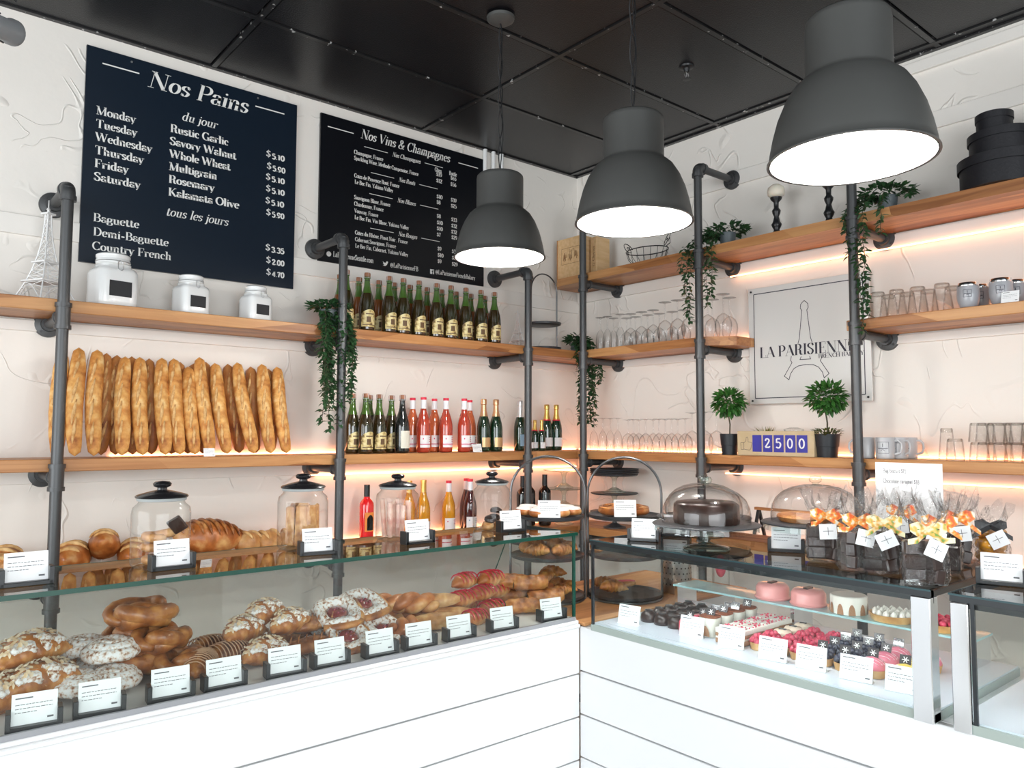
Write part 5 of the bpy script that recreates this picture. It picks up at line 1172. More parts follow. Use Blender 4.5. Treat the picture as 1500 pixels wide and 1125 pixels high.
for a, b in zip(TH, TH[1:]):
    A = Vector((XX, -a[0]*1.05*Wd, a[1]*Hh)); B = Vector((XX, -b[0]*1.05*Wd, b[1]*Hh)); d = (B-A).normalized(); n = Vector((0, -d.z, d.y))*.0009; mb.quad(A-n, B-n, B+n, A+n)
A = Vector((XX, -.089*Wd, .27*Hh)); mb.quad(A, A+Vector((0, -.0018, 0)), A+Vector((0, -.0018, .24*Hh)), A+Vector((0, 0, .24*Hh)))
mb.build('thumb_icon', M_dark, t, smooth=0, kind='stuff')

# ------------------------------------------------------------------ top shelf of the right wall
M_pine = mat('pine_box_wood', (.66, .42, .20), .6, var=(.74, .50, .27), vs=6, stretch=(1, 8, 8)); M_pinee = mat('pine_edge', (.42, .19, .07), .6); M_brand = mat('burnt_print', (.22, .09, .03), .7)
p0, p1 = (-.2,-.024,2.68), (-.2,-.414,2.618)
t = thing('wine_crate', (-.10, -.10, 2.609), 'pine wine crate lid end-on in the corner of the top shelf, with burnt print', 'crate', rz=0)
t.location = (-.24, -.075, 2.609)
MB().box((0, -.235, 0), (.14, 0, .265), bev=.002).build('box', M_pine, t, smooth=0)
MB().box((-.012, -.242, 0), (0, .006, .272), bev=.002).build('sliding_lid', M_pine, t, smooth=0)
MB().box((-.014, .002, 0), (.0, .0085, .273)).build('lid_edge', M_pinee, t, smooth=0)
mb = MB()
for (a, b) in (((-.035, .10), (-.20, .10)), ((-.035, .205), (-.20, .205))): mb.quad((-.0126, a[0], a[1]), (-.0126, b[0], b[1]), (-.0126, b[0], b[1]+.002), (-.0126, a[0], a[1]+.002))
for y in (-.035, -.20): mb.quad((-.0126, y, .10), (-.0126, y-.002, .10), (-.0126, y-.002, .205), (-.0126, y, .205))
text(mb, 'La P', (-.0127, -.105, .178), (0, -1, 0), (0, 0, 1), .05, .02)
q = random.Random(3)
for k in range(3):
    for e in range(5):
        c = Vector((-.0127, -.062-k*.052-e*.006+.01, .118+.03*q.random())); h = .03+.02*q.random(); mb.quad(c, c+Vector((0, -.005, 0)), c+Vector((0, -.008+.012*q.random(), h)), c+Vector((0, -.002, h)))
mb.build('burnt_print', M_brand, t, smooth=0, kind='stuff')
t2 = thing('slim_wooden_box', (-.21, -.335, 2.609), 'slim upright pine box with vertical lettering right of the wine crate', 'box')
MB().box((0, -.055, 0), (.12, 0, .25), bev=.002).build('box', M_pine, t2, smooth=0)
mb = MB(); text(mb, 'G. Chevrot', (-.0006, -.036, .06), (0, 0, 1), (0, 1, 0), .13, .02); mb.build('lettering', M_brand, t2, smooth=0, kind='stuff')
t = thing('wire_basket', (-.17, (-.17,-.768,2.648)[1], 2.609), 'black wire basket with curled handles on the top shelf', 'basket'); t.scale = (1.15, 1.1, 1.5)
mb = MB(); N = 28
for (a, b, z) in ((.085, .13, .062), (.05, .085, .006)): mb.tube([(a*cos(2*pi*i/N), b*sin(2*pi*i/N), z) for i in range(N)], .0022 if z > .05 else .0016, 5, closed=True)
mb.build('rim', M_black, t)
mb = MB()
for i in range(18):
    a = 2*pi*i/18; mb.tube([(.085*cos(a), .13*sin(a), .062), (.075*cos(a), .115*sin(a), .03), (.05*cos(a), .085*sin(a), .006)], .0012, 4)
mb.build('ribs', M_black, t, kind='stuff')
for s in (-1, 1):
    mb = MB(); mb.tube([(0+.03*(1-i/20)*cos(i*.55)*.8, s*(.135+.0-.028*(1-i/20)*cos(i*.55+1.2)), .085+.03*(1-i/20)*sin(i*.55)) for i in range(18)], .002, 5); mb.tube([(0, s*.13, .062), (.01, s*.15, .075), (.02, s*.14, .10)], .002, 5); mb.build('curled_handle', M_black, t)
M_wax = mat('ivory_wax', (.78, .72, .60), .5, sss=.2)
def candle(y, h, label):
    t = thing('candle_holder', (-.17, y, 2.609), label, 'candle holder')
    P = [(0, 0), (.036, 0), (.036, .010), (.020, .018), (.014, .030), (.022, .040), (.026, .048), (.018, .058), (.012, .075), (.020, .088), (.022, .096), (.012, .106), (.013, .125), (.028, .136), (.030, .142), (0, .143)]
    MB().lathe([(r, z*h/.143) for r, z in P], 28).build('turned_holder', M_black, t, smooth=50)
    MB().lathe([(.0, h), (.030, h+.001), (.042, h+.012), (.044, h+.03), (.040, h+.05), (.020, h+.066), (0, h+.068)], 28).build('candle', M_wax, t, smooth=80)
candle((-.17,-1.63,2.624)[1], .215, 'black turned candle holder with an ivory ball candle, left of the pair')
candle((-.17,-1.913,2.619)[1], .215, 'black turned candle holder, right of the pair, partly behind a pendant lamp')
M_hat = mat('black_hat_box', (.008, .008, .012), .55, bump=.1, bs=90)
yh = -2.62; zz = 2.609
for i, (r, h, dy, lb) in enumerate([(.165, .130, -.045, 'largest black round hat box, bottom of the stack'), (.125, .105, -.045, 'middle black round hat box of the stack'), (.070, .090, -.020, 'smallest black round hat box on top of the stack')]):
    t = thing('hat_box', (-.170, yh+dy, zz), lb, 'box', group='stack of black hat boxes')
    MB().lathe([(0, 0), (r*.95, 0), (r*.95, h*.98), (0, h*.98)], 44).build('box_body', M_hat, t)
    MB().lathe([(r*.97, h*.68), (r, h*.68), (r, h*.99), (r*.985, h), (0, h)], 44, cap=False).build('box_lid', M_hat, t)
    zz += h+.0005
# brochures / white notice behind the bagged chocolates
t = thing('notice_board', (-1.158,-2.674,1.258), 'white acrylic notice with two typed price lines behind the bagged chocolates', 'sign')
P0 = Vector((-1.385,-2.672,1.471)); P1 = Vector((-1.385,-2.861,1.472)); ztop = (-1.385,-2.674,1.518)[2]
t.location = (-1.385, (P0.y+P1.y)/2, 1.258); wd = abs(P1.y-P0.y)
MB().box((-.0015, -wd/2, 0), (.0015, wd/2, ztop-1.258)).build('sheet', M_card, t, smooth=0)
mb = MB(); hz = ztop-1.258
text(mb, 'Bag biscuit $15', (-.0021, wd*.38, hz-.030), (0, -1, 0), (0, 0, 1), wd*.36, .012, 0, .12, .10, sans=True)
text(mb, 'Chocolate caramel $18', (-.0021, wd*.38, hz-.060), (0, -1, 0), (0, 0, 1), wd*.55, .012, 0, .12, .10, sans=True)
mb.build('print', M_ink, t, smooth=0, kind='stuff')
MB().box((-.025, -wd/2, 0), (.035, wd/2, .002)).build('foot', M_card, t, smooth=0)

# ------------------------------------------------------------------ pastry materials
def ramp4(name, a, b, c, vs=26, bump=.5, bs=50, rough=.45, coat=.15, stretch=(1, 1, 1)): return mat(name, b, rough, ramp=[(.28, a), (.5, b), (.72, c)], vs=vs, bump=bump, bs=bs, bd=.006, coat=coat, stretch=stretch)
M_pas = ramp4('golden_pastry', (.16, .04, .008), (.46, .16, .035), (.72, .38, .12))
M_pasd = ramp4('dark_glazed_pastry', (.10, .025, .007), (.32, .10, .02), (.60, .28, .08), coat=.35)
M_brio = ramp4('brioche_crust', (.22, .055, .010), (.48, .15, .03), (.80, .50, .20), vs=15, bump=.2, coat=.3)
M_pale = ramp4('pale_roll_crust', (.30, .11, .03), (.55, .27, .09), (.76, .52, .26), vs=22)
M_rasp = ramp4('raspberry_striped_dough', (.35, .01, .03), (.55, .16, .06), (.80, .45, .20), vs=14, bump=.2)
M_sug = mat('sugar_dusted_pastry', (.8, .7, .6), .8, ramp=[(.34, (.26, .09, .03)), (.45, (.70, .56, .46)), (.55, (.87, .85, .84))], vs=130, det=5, bump=.6, bs=70, bd=.006)
M_sug2 = mat('sugar_over_folds', (.8, .7, .6), .8, ramp=[(.42, (.24, .07, .02)), (.52, (.60, .36, .2)), (.62, (.84, .81, .79))], vs=120, det=5, bump=.6, bs=60, bd=.006)
M_flake = mat('almond_flake', (.72, .50, .28), .6, var=(.86, .76, .60), vs=60); M_choc = mat('dark_chocolate', (.016, .007, .005), .35, coat=.3, var=(.035, .014, .009), vs=20); M_chocg = mat('grey_black_chocolate', (.055, .048, .050), .25, coat=.6)
M_cocoa = mat('cocoa_powder', (.26, .075, .03), .85, bump=.4, bs=200); M_creamc = mat('whipped_cream', (.88, .84, .76), .5); M_pink = mat('pink_glaze', (.78, .10, .16), .15, coat=.8); M_pinkc = mat('pink_cream', (.80, .22, .30), .4, coat=.2); M_palepink = mat('pale_pink_cake', (.80, .34, .32), .3, coat=.4)
M_berry = mat('raspberry', (.55, .02, .07), .3, coat=.5, bump=.6, bs=260, bd=.003, var=(.70, .10, .16), vs=60); M_blueb = mat('dark_blueberry', (.02, .022, .045), .35, coat=.4, var=(.05, .055, .09), vs=60); M_jam = mat('fruit_compote', (.20, .02, .03), .15, coat=.8, var=(.34, .10, .06), vs=40)
M_shell = ramp4('tart_shell', (.45, .20, .06), (.65, .36, .13), (.80, .55, .28), vs=18, bump=.2); M_sponge = mat('sponge_layer', (.42, .22, .12), .8, bump=.5, bs=120); M_yel = mat('lemon_cream', (.85, .62, .12), .4); M_maca = mat('cream_macaron', (.86, .70, .55), .6, bump=.2, bs=160)
N3 = noise.noise
def tubo(mb, pts, rad, m=12, flat=1.0, seed=0, amp=.08, fr=40):
    """a doughy tube: radius function of (s, angle) plus noise"""
    P = [Vector(p) for p in pts]; n = len(P)-1; up = Vector((0, 0, 1)); vs = []
    for i, p in enumerate(P):
        d = (P[min(n, i+1)]-P[max(0, i-1)]).normalized(); s = d.cross(up)
        if s.length < .05: s = Vector((1, 0, 0))
        s.normalize(); u = s.cross(d)
        for j in range(m):
            a = 2*pi*j/m; r = rad(i/n, a); q = p+s*(r*cos(a))+u*(r*sin(a)*flat)
            r2_ = 1+amp*N3(q*fr+Vector((seed, 0, 0))); vs.append(p+(q-p)*r2_)
    mb.add(vs, [(i*m+j, i*m+(j+1) % m, (i+1)*m+(j+1) % m, (i+1)*m+j) for i in range(n) for j in range(m)]+[tuple(range(m))[::-1], tuple(n*m+j for j in range(m))])
def croissant_mesh(L, R, seg=7, bend=.5, seed=0, depth=.24):
    mb = MB(); n = 42; pts = []
    for i in range(n+1):
        s = i/n*2-1; a = s*bend*1.5; pts.append((L/2*sin(a)/sin(bend*1.5), -L*bend*.55*(1-cos(a))/(1-cos(bend*1.5)+1e-6)*.6, R*.78*(1-.35*s*s)))
    tubo(mb, pts, lambda s, a: R*max(.16, sin(pi*min(max(s, .02), .98))**.75)*(1-depth*(((s*seg) % 1)**1.5)), 14, .86, seed); return mb
def flakes(n, pts, s, seed, m=None):
    q = random.Random(seed); mb = MB()
    for i in range(n):
        c, nn = pts(q); c = Vector(c); nn = (Vector(nn)+Vector((q.uniform(-.6, .6), q.uniform(-.6, .6), q.uniform(-.2, .5)))).normalized(); u = nn.orthogonal().normalized(); v = nn.cross(u); a = q.uniform(0, pi); u, v = u*cos(a)+v*sin(a), v*cos(a)-u*sin(a); l = s*q.uniform(.6, 1.2); w_ = l*.6
        mb.add([c+u*l*cos(k*pi/3)+v*w_*sin(k*pi/3)+nn*s*.25 for k in range(6)], [tuple(range(6))])
    return mb
def onto(L, W, H):
    def f(q):
        a = q.uniform(0, 2*pi); r = sqrt(q.random()); x, y = r*cos(a), r*sin(a); z = sqrt(max(0, 1-r*r)); return (x*L/2, y*W/2, H*(.35+.6*z)), (x*.6, y*.8, z+.2)
    return f
PASTRY = {}
def proto(kind):
    if kind in PASTRY: return PASTRY[kind]
    t = thing({'croissant': 'croissant', 'stripe': 'raspberry_croissant', 'choc': 'chocolate_croissant', 'almond': 'almond_croissant', 'almond2': 'almond_croissant', 'danish': 'fruit_danish', 'knot': 'pastry_knot', 'twist': 'brioche_twist', 'seeded': 'seeded_roll', 'puff': 'puff_roll', 'swirl': 'sugared_swirl', 'flat': 'flat_pastry', 'ring': 'glazed_ring', 'roll': 'round_roll', 'batard': 'bread_loaf', 'shell': 'scored_loaf'}[kind], (0, 0, 0), 'x', 'bread' if kind in ('roll', 'batard', 'shell') else 'pastry')
    if kind == 'croissant': croissant_mesh(.125, .034, 7, .55, 1).build('crust', M_pas, t, smooth=180)
    if kind == 'stripe':
        croissant_mesh(.13, .033, 6, .25, 2, .10).build('crust', M_brio, t, smooth=180)
        mb = MB()
        for k in range(5):
            s = -.56+.28*k; R = .0335*sqrt(max(.1, 1-s*s*.75)); x = s*.065
            mb.tube([(x+.012*(j/8-.5), -.004+R*1.02*cos(pi*j/8), .027+R*.9*sin(pi*j/8)) for j in range(9)], [.001, .002, .0026, .003, .003, .003, .0026, .002, .001], 6)
        mb.build('raspberry_stripe', mat('raspberry_stripe', (.50, .01, .035), .4), t, smooth=180, kind='stuff')
    if kind == 'choc':
        croissant_mesh(.14, .038, 6, .35, 3).build('crust', M_pasd, t, smooth=180)
        mb = MB()
        for k in range(13):
            s = -.85+.142*k; R = .039*sqrt(max(.1, 1-s*s*.8)); x = s*.068
            mb.tube([(x+.010*(j/8-.5), -.008+R*1.02*cos(pi*j/8), .03+R*.88*sin(pi*j/8)) for j in range(9)], .0016, 5)
        mb.build('chocolate_drizzle', mat('pale_icing_line', (.55, .33, .2), .4), t, smooth=180, kind='stuff')
    if kind in ('almond', 'almond2'):
        croissant_mesh(.155, .043, 5, .4, 4, .12).build('crust', M_pas if kind == 'almond' else M_pasd, t, smooth=180)
        mb = MB(); n = 20; tubo(mb, [(.058*(i/n*2-1), -.006-.012*(i/n*2-1)**2, .046) for i in range(n+1)], lambda s, a: .036*sin(pi*min(max(s, .04), .96))**.5*(1-.14*abs(sin(s*13+a))), 16, .62, 5, .4, 70); mb.build('sugar_dusting', M_sug, t, smooth=180)
        flakes(110, onto(.145, .075, .078), .0075, 6).build('almond_flakes', M_flake if kind == 'almond' else M_sug2, t, smooth=0, kind='stuff')
    if kind == 'danish':
        mb = MB(); N = 28; rings = [(.0, .012), (.030, .012), (.034, .024), (.050, .030), (.060, .022), (.058, .006), (.04, 0)]
        vs = []
        for r, z in rings:
            for i in range(N):
                a = 2*pi*i/N; k = 1/(abs(cos(a))**3.2+abs(sin(a))**3.2)**(1/3.2); rr = r*k*(1+.05*N3(Vector((cos(a)*2, sin(a)*2, z*60)))); vs.append((rr*cos(a), rr*sin(a), z+(.006*N3(Vector((cos(a)*3, sin(a)*3, r*40))) if r else 0)))
        mb.add(vs, [(j*N+i, j*N+(i+1) % N, (j+1)*N+(i+1) % N, (j+1)*N+i) for j in range(len(rings)-1) for i in range(N)]); mb.build('sugared_crust', M_sug, t, smooth=180)
        mb = MB().lathe([(0, .021), (.022, .020), (.031, .014)], 20); mb.build('fruit_filling', M_jam, t, smooth=180)
        q = random.Random(4); mb = MB()
        for k in range(5): a = q.uniform(0, 6.28); r = q.uniform(.006, .02); mb.ball((r*cos(a), r*sin(a), .022), .0045, 8, 6)
        mb.build('berry', mat('dark_fruit', (.09, .012, .02), .25, coat=.5, var=(.35, .05, .07), vs=90), t, smooth=180, kind='stuff')
        mb = MB(); tubo(mb, [(-.05, -.055, .012), (-.01, -.062, .016), (.03, -.060, .016), (.055, -.045, .012)], lambda s, a: .011, 10, .8, 3, .3); tubo(mb, [(.058, -.04, .012), (.063, 0, .016), (.058, .045, .012)], lambda s, a: .010, 10, .8, 5, .3); mb.build('folded_edge', M_pas, t, smooth=180)
    if kind in ('knot', 'twist'):
        R0 = .040 if kind == 'knot' else .028; mt = M_pasd if kind == 'knot' else M_brio
        for k in range(3 if kind == 'knot' else 2):
            mb = MB(); n = 34; P = []
            for i in range(n+1):
                s = i/n
                if kind == 'knot': a = s*2*pi*1.25+k*2.1; r = R0*(1+.35*sin(a*1.5+k)); P.append((r*cos(a)*1.25, r*sin(a)*.8, .026+.013*sin(a*1.5+k*2.1)+.004*k))
                else: a = s*pi*2.6+k*pi; P.append((-.07+.14*s, R0*.55*sin(a), .026+R0*.42*cos(a)))
            tubo(mb, P, lambda s, a: (.019 if kind == 'knot' else .022)*max(.35, sin(pi*s)**.3), 12, 1, k, .12); mb.build('dough_strand', mt, t, smooth=180)
    if kind == 'swirl':
        mb = MB(); n = 60; tubo(mb, [((.012+.042*i/n)*cos(i*.33), (.012+.042*i/n)*sin(i*.33), .024+.020*(1-i/n)) for i in range(n+1)], lambda s, a: .016*max(.4, sin(pi*min(s*1.02, .99))**.3), 10, 1.1, 2, .2); mb.build('sugared_coil', M_sug, t, smooth=180)
        flakes(50, onto(.11, .11, .05), .006, 8).build('almond_flakes', M_flake, t, smooth=0, kind='stuff')
    if kind == 'flat':
        mb = MB(); n = 24; tubo(mb, [(-.085+.17*i/n, .008*sin(i*.5), .022) for i in range(n+1)], lambda s, a: .045*sin(pi*min(max(s, .04), .96))**.5*(1-.12*abs(sin(a*3+s*20))), 18, .5, 7, .15, 60); mb.build('flaky_crust', M_pasd, t, smooth=180)
        mb = MB()
        for k in range(8): mb.tube([(-.07+.02*k+.012*e/6, -.032+.064*e/6, .042-.000*e+.004*sin(pi*e/6)) for e in range(7)], .0022, 5)
        mb.build('ridge', M_pas, t, smooth=180, kind='stuff')
    if kind == 'seeded':
        mb = MB(); n = 24; tubo(mb, [(-.095+.19*i/n, 0, .030) for i in range(n+1)], lambda s, a: .033*sin(pi*min(max(s, .02), .98))**.4, 16, .85, 9, .1, 30); mb.build('crust', M_pale, t, smooth=180)
        flakes(120, onto(.17, .05, .058), .0034, 3).build('seeds', mat('oat_seed', (.75, .55, .3), .7), t, smooth=0, kind='stuff')
    if kind == 'puff':
        mb = MB(); n = 24; tubo(mb, [(-.065+.13*i/n, 0, .030) for i in range(n+1)], lambda s, a: .034*(1 if .06 < s < .94 else .75)*(1-.08*abs(sin(s*16))), 16, .85, 11, .1, 40); mb.build('crust', M_pas, t, smooth=180)
        mb = MB()
        for sx in (-1, 1): mb.tube([(sx*.0655, (.004+.02*i/22)*cos(i*.6), .030+(.004+.02*i/22)*sin(i*.6)*.85) for i in range(23)], .0022, 5)
        mb.build('spiral_end', M_choc, t, smooth=180, kind='stuff')
    if kind == 'ring':
        mb = MB(); N = 24; mb.tube([(.024*cos(2*pi*i/N), .024*sin(2*pi*i/N), .012) for i in range(N)], .0125, 12, closed=True); mb.build('dough_ring', M_brio, t, smooth=180)
        mb = MB(); mb.tube([(.024*cos(2*pi*i/N), .024*sin(2*pi*i/N), .019) for i in range(N)], .0095, 10, closed=True); mb.build('icing', mat('sugar_icing', (.85, .80, .76), .4), t, smooth=180)
    if kind in ('roll', 'batard', 'shell'):
        L, R, fl_ = {'roll': (.11, .052, .9), 'batard': (.24, .062, .9), 'shell': (.30, .085, .8)}[kind]
        mb = MB(); n = 30; tubo(mb, [(-L/2+L*i/n, 0, R*fl_*.95) for i in range(n+1)], lambda s, a: R*max(.08, sin(pi*min(max(s, .0), 1))**.55)*(1-(.09*abs(sin(s*(12 if kind != 'shell' else 34)+.9*cos(a)))**.5 if sin(a) > -.1 else 0)), 20, fl_, 5, .06, 25); mb.build('crust', M_brio if kind != 'roll' else M_pale, t, smooth=180)
        mb = MB(); ks = {'roll': 2, 'batard': 4, 'shell': 9}[kind]
        for k in range(ks):
            s = (k+.7)/(ks+.4); Rr = R*sin(pi*s)**.55*1.0; mb.tube([(-L/2+L*s+.018*(j/8-.5), Rr*cos(pi*(.15+.7*j/8)), R*fl_*.95+Rr*fl_*sin(pi*(.15+.7*j/8))) for j in range(9)], [.001, .005, .007, .008, .008, .008, .007, .005, .001], 6)
        mb.build('pale_slash', M_slash if kind != 'shell' else M_pasd, t, smooth=180, kind='stuff')
    PASTRY[kind] = t; return t
def pastries(kind, grp, lbl, rows, sc=1, rzb=0):
    """rows: (x, y, z[, rz])"""
    n = len(rows)
    if n == 1: names = [lbl % '' if '%s' in lbl else lbl]
    for i, r in enumerate(rows):
        rz = r[3] if len(r) > 3 else rzb+rnd.uniform(-.5, .5)
        nm = lbl[i] if isinstance(lbl, list) else lbl % nth(i, n)
        o = put(proto(kind), 0, loc=(r[0], r[1], r[2]), rot=(rnd.uniform(-.08, .08), rnd.uniform(-.08, .08), rz), label=nm, group=grp, sc=sc*rnd.uniform(.94, 1.05))
        o['label'] = nm; o['group'] = grp
D = .991
def X(a): return a[0]
pastries('almond', 'almond croissants at the left end', 'big sugared almond croissant, %s at the left end of pastry case', sorted([(X((-3.468,-1.72,1.006)), -1.72, D, .9), (X((-3.445,-1.62,1.044)), -1.60, D+.045, .6), (X((-3.404,-1.72,1.022)), -1.73, D+.02, .3), (X((-3.346,-1.6,.98)), -1.58, D, .2), (X((-3.413,-1.66,1.04)), -1.655, D+.068, .5)]), sc=1.08)
pastries('swirl', 'sugared swirls', 'sugar-dusted almond swirl, %s of five', sorted([(X((-3.333,-1.74,.982)), -1.735, D+.0, .5), (X((-3.257,-1.72,.976)), -1.735, D, 1.4), (X((-3.255,-1.62,1.016)), -1.61, D+.01, 2), (X((-3.249,-1.66,1.024)), -1.675, D+.048, 1), (X((-3.294,-1.6,1.052)), -1.60, D+.050, 1)]), sc=1.12)
pastries('knot', 'glazed pastry knots', 'glossy brown pastry knot, %s of the tall pile', sorted([(X((-3.196,-1.7,.991)), -1.66, D, .3), (X((-3.097,-1.7,.988)), -1.70, D, 1.2), (X((-3.121,-1.6,.986)), -1.58, D+.0, 1.9), (X((-3.135,-1.66,1.02)), -1.665, D+.056, .7), (X((-3.171,-1.62,1.034)), -1.60, D+.060, .2), (X((-3.173,-1.64,1.09)), -1.63, D+.115, .1)]), sc=1.12)
pastries('choc', 'chocolate-striped croissants', 'dark chocolate-striped croissant, %s of three', sorted([(X((-3.063,-1.74,.999)), -1.74, D, 1.0), (X((-2.98,-1.7,.992)), -1.70, D, .2), (X((-2.989,-1.62,1.002)), -1.61, D, .1)]), sc=1.0)
pastries('almond', 'almond croissants in the middle', 'flaky almond croissant, %s of the middle pile', sorted([(X((-2.895,-1.74,.967)), -1.745, D, .2), (X((-2.895,-1.62,.985)), -1.60, D, .6), (X((-2.766,-1.62,.972)), -1.60, D, .1), (X((-2.92,-1.66,1.008)), -1.66, D+.040, .5), (X((-2.794,-1.66,.995)), -1.675, D+.050, .3), (X((-2.842,-1.62,1.032)), -1.61, D+.070, .35)]), sc=.98)
pastries('flat', 'flat ridged pastries', 'flat brown ridged pastry, %s of three', sorted([(X((-2.759,-1.74,.969)), -1.73, D, -.3), (X((-2.7,-1.6,.986)), -1.59, D+.01, -.2), (X((-2.733,-1.66,1.013)), -1.66, D+.040, -.35)]), sc=1.0)
pastries('danish', 'sugared fruit danishes', 'sugar-dusted fruit danish, %s of six', sorted([(X((-2.65,-1.75,.96)), -1.745, D+.02, .1), (X((-2.523,-1.73,.973)), -1.73, D+.015, .4), (X((-2.66,-1.62,.983)), -1.61, D+.03, .2), (X((-2.511,-1.6,.965)), -1.60, D+.035, .5), (X((-2.644,-1.64,1.034)), -1.665, D+.070, -.2), (X((-2.547,-1.64,1.029)), -1.64, D+.078, .3)]), sc=1.05)
for o in list(C.objects):
    if o.get('category') == 'pastry' and o.name.startswith('fruit_danish'): o.rotation_euler.x += .45
pastries('twist', 'glossy brioche twists', 'glossy golden brioche twist, %s of five', sorted([(X((-2.457,-1.75,.966)), -1.74, D, .5), (X((-2.451,-1.6,.976)), -1.585, D, -.5), (X((-2.331,-1.62,.972)), -1.62, D+.005, -.4), (X((-2.444,-1.62,1.021)), -1.61, D+.047, -.5), (X((-2.371,-1.66,1.028)), -1.66, D+.045, -.45)]), sc=1.0)
pastries('seeded', 'long seeded rolls', 'long seeded roll, %s of four', sorted([(X((-2.339,-1.74,.985)), -1.74, D, -.5), (X((-2.224,-1.62,.977)), -1.60, D, -.5), (X((-2.298,-1.68,1.01)), -1.67, D+.045, -.6), (X((-2.268,-1.72,.992)), -1.70, D, -.6)]), sc=.92)
pastries('stripe', 'raspberry-striped croissants', 'raspberry-striped croissant, %s of the pile', sorted([(X((-2.215,-1.77,.972)), -1.765, D, .1), (X((-2.096,-1.7,.973)), -1.70, D, .1), (X((-2.202,-1.62,.996)), -1.61, D, .1), (X((-2.101,-1.6,.978)), -1.58, D, .1), (X((-2.201,-1.68,1.018)), -1.68, D+.04, .1), (X((-2.106,-1.66,1.012)), -1.665, D+.047, .1), (X((-1.987,-1.6,.985)), -1.60, D+.03, .1), (X((-2.155,-1.64,1.061)), -1.63, D+.088, .1), (X((-2.056,-1.64,1.037)), -1.645, D+.085, .1)]), sc=.92)
pastries('puff', 'golden puff rolls', 'golden puff roll, %s of six', sorted([(X((-1.989,-1.74,.976)), -1.745, D, -.6), (X((-1.843,-1.7,.971)), -1.70, D, -.5), (X((-1.917,-1.6,.976)), -1.60, D, -.5), (X((-1.785,-1.6,.97)), -1.59, D+.0, -.5), (X((-1.888,-1.66,.994)), -1.665, D+.052, -.5), (X((-1.941,-1.62,1.03)), -1.62, D+.055, -.6)]), sc=.95)
# glass divider low in the case
# breads on the lowest shelf
B = 1.031
pastries('batard', 'slashed loaves on the lowest shelf', ['slashed golden loaf partly behind the left pipe bracket', 'largest slashed golden loaf, tilted against the wall', 'slashed golden loaf behind the leftmost biscuit jar', 'slashed golden loaf cut off at the left edge'], [(X((-3.056,-.17,1.053)), -.16, B, 1.2), (X((-2.952,-.15,1.082)), -.16, B, 1.3), (X((-2.824,-.14,1.025)), -.16, B, 1.2), (X((-3.293,-.15,1.05)), -.16, B, 1.2)], sc=1.08)
for o in C.objects:
    if o.name == 'bread_loaf.001': o.location.z = 1.075; o.rotation_euler = (0, .28, 1.35); o.location.x += .01
pastries('shell', 'scored shell loaf', ['brown scored shell-shaped loaf right of the leftmost biscuit jar'], [(X((-2.521,-.14,1.085)), -.15, B, .12)], sc=1.10)
for o in C.objects:
    if o.name == 'scored_loaf': o.rotation_euler = (.2, .12, .1); o.location.z = 1.06
pastries('roll', 'round rolls on the lowest shelf', 'round crusty roll, %s of three by the toast jar', [(X((-2.337,-.17,1.056)), -.17, B), (X((-2.231,-.17,1.062)), -.17, B), (X((-2.132,-.17,1.06)), -.17, B)], sc=1.22)

# biscuits in the jars
M_bisc = ramp4('baked_biscuit', (.30, .10, .03), (.60, .30, .10), (.80, .55, .28), vs=30); M_toast = ramp4('toasted_slice', (.30, .10, .03), (.52, .24, .08), (.74, .46, .20), vs=40); M_pinkst = mat('pink_sugar_stick', (.72, .35, .28), .6, var=(.85, .62, .5), vs=30)
(j1, s1), (j2, s2), (j3, s3), (j4, s4) = J
q = random.Random(11)
def small(name, m, loc, rot, lab, grp, fn):
    o = fn().build(name, m, smooth=60, loc=loc, rot=rot); return tag(o, lab, 'biscuit', grp)
for i, (dx, dy, z) in enumerate([(-.02, -.02, .006), (.022, .0, .006), (-.015, .015, .032), (.02, -.012, .034), (-.018, .0, .058), (.012, .01, .062)]):
    tag(MB().tube([(.019*cos(a*pi/8), .019*sin(a*pi/8), .012) for a in range(16)], .011, 8, closed=True).build('ring_biscuit', M_bisc, smooth=180, loc=(j1[0]+dx, j1[1]+dy, j1[2]+z), rot=(q.uniform(-.25, .25), q.uniform(-.25, .25), 0)), 'ring biscuit piled in the leftmost jar', 'biscuit', 'ring biscuits in the leftmost jar')
tag(MB().box((-.02, -.004, 0), (.02, .004, .038), bev=.003).build('brown_biscuit', M_choc, smooth=0, loc=(j1[0]+.02, j1[1]-.01, j1[2]+.088), rot=(.6, .9, 0)), 'dark brown biscuit on top in the leftmost jar', 'biscuit')
for i in range(11):
    a = i*2*pi/8+.2 if i < 8 else i*2.1; r = .040 if i < 8 else .014
    tag(MB().box((-.016, -.0055, 0), (.016, .0055, .108+.012*q.random()), bev=.004).build('toast_stick', M_toast, smooth=0, loc=(j2[0]+r*cos(a), j2[1]+r*sin(a), j2[2]+.008), rot=(q.uniform(-.05, .05), q.uniform(-.05, .05), a+pi/2)), 'long toast standing in the second jar', 'biscuit', 'long toasts in the second jar')
for i in range(10):
    a = i*2*pi/7 if i < 7 else i*2.1; r = .040 if i < 7 else .014
    tag(MB().cyl((0, 0, 0), (0, 0, .095+.02*q.random()), .0075, 8).build('sugar_stick', M_pinkst, loc=(j3[0]+r*cos(a), j3[1]+r*sin(a), j3[2]+.008), rot=(q.uniform(-.08, .08), q.uniform(-.08, .08), 0)), 'pinkish sugared stick standing in the third jar', 'biscuit', 'sugared sticks in the third jar')
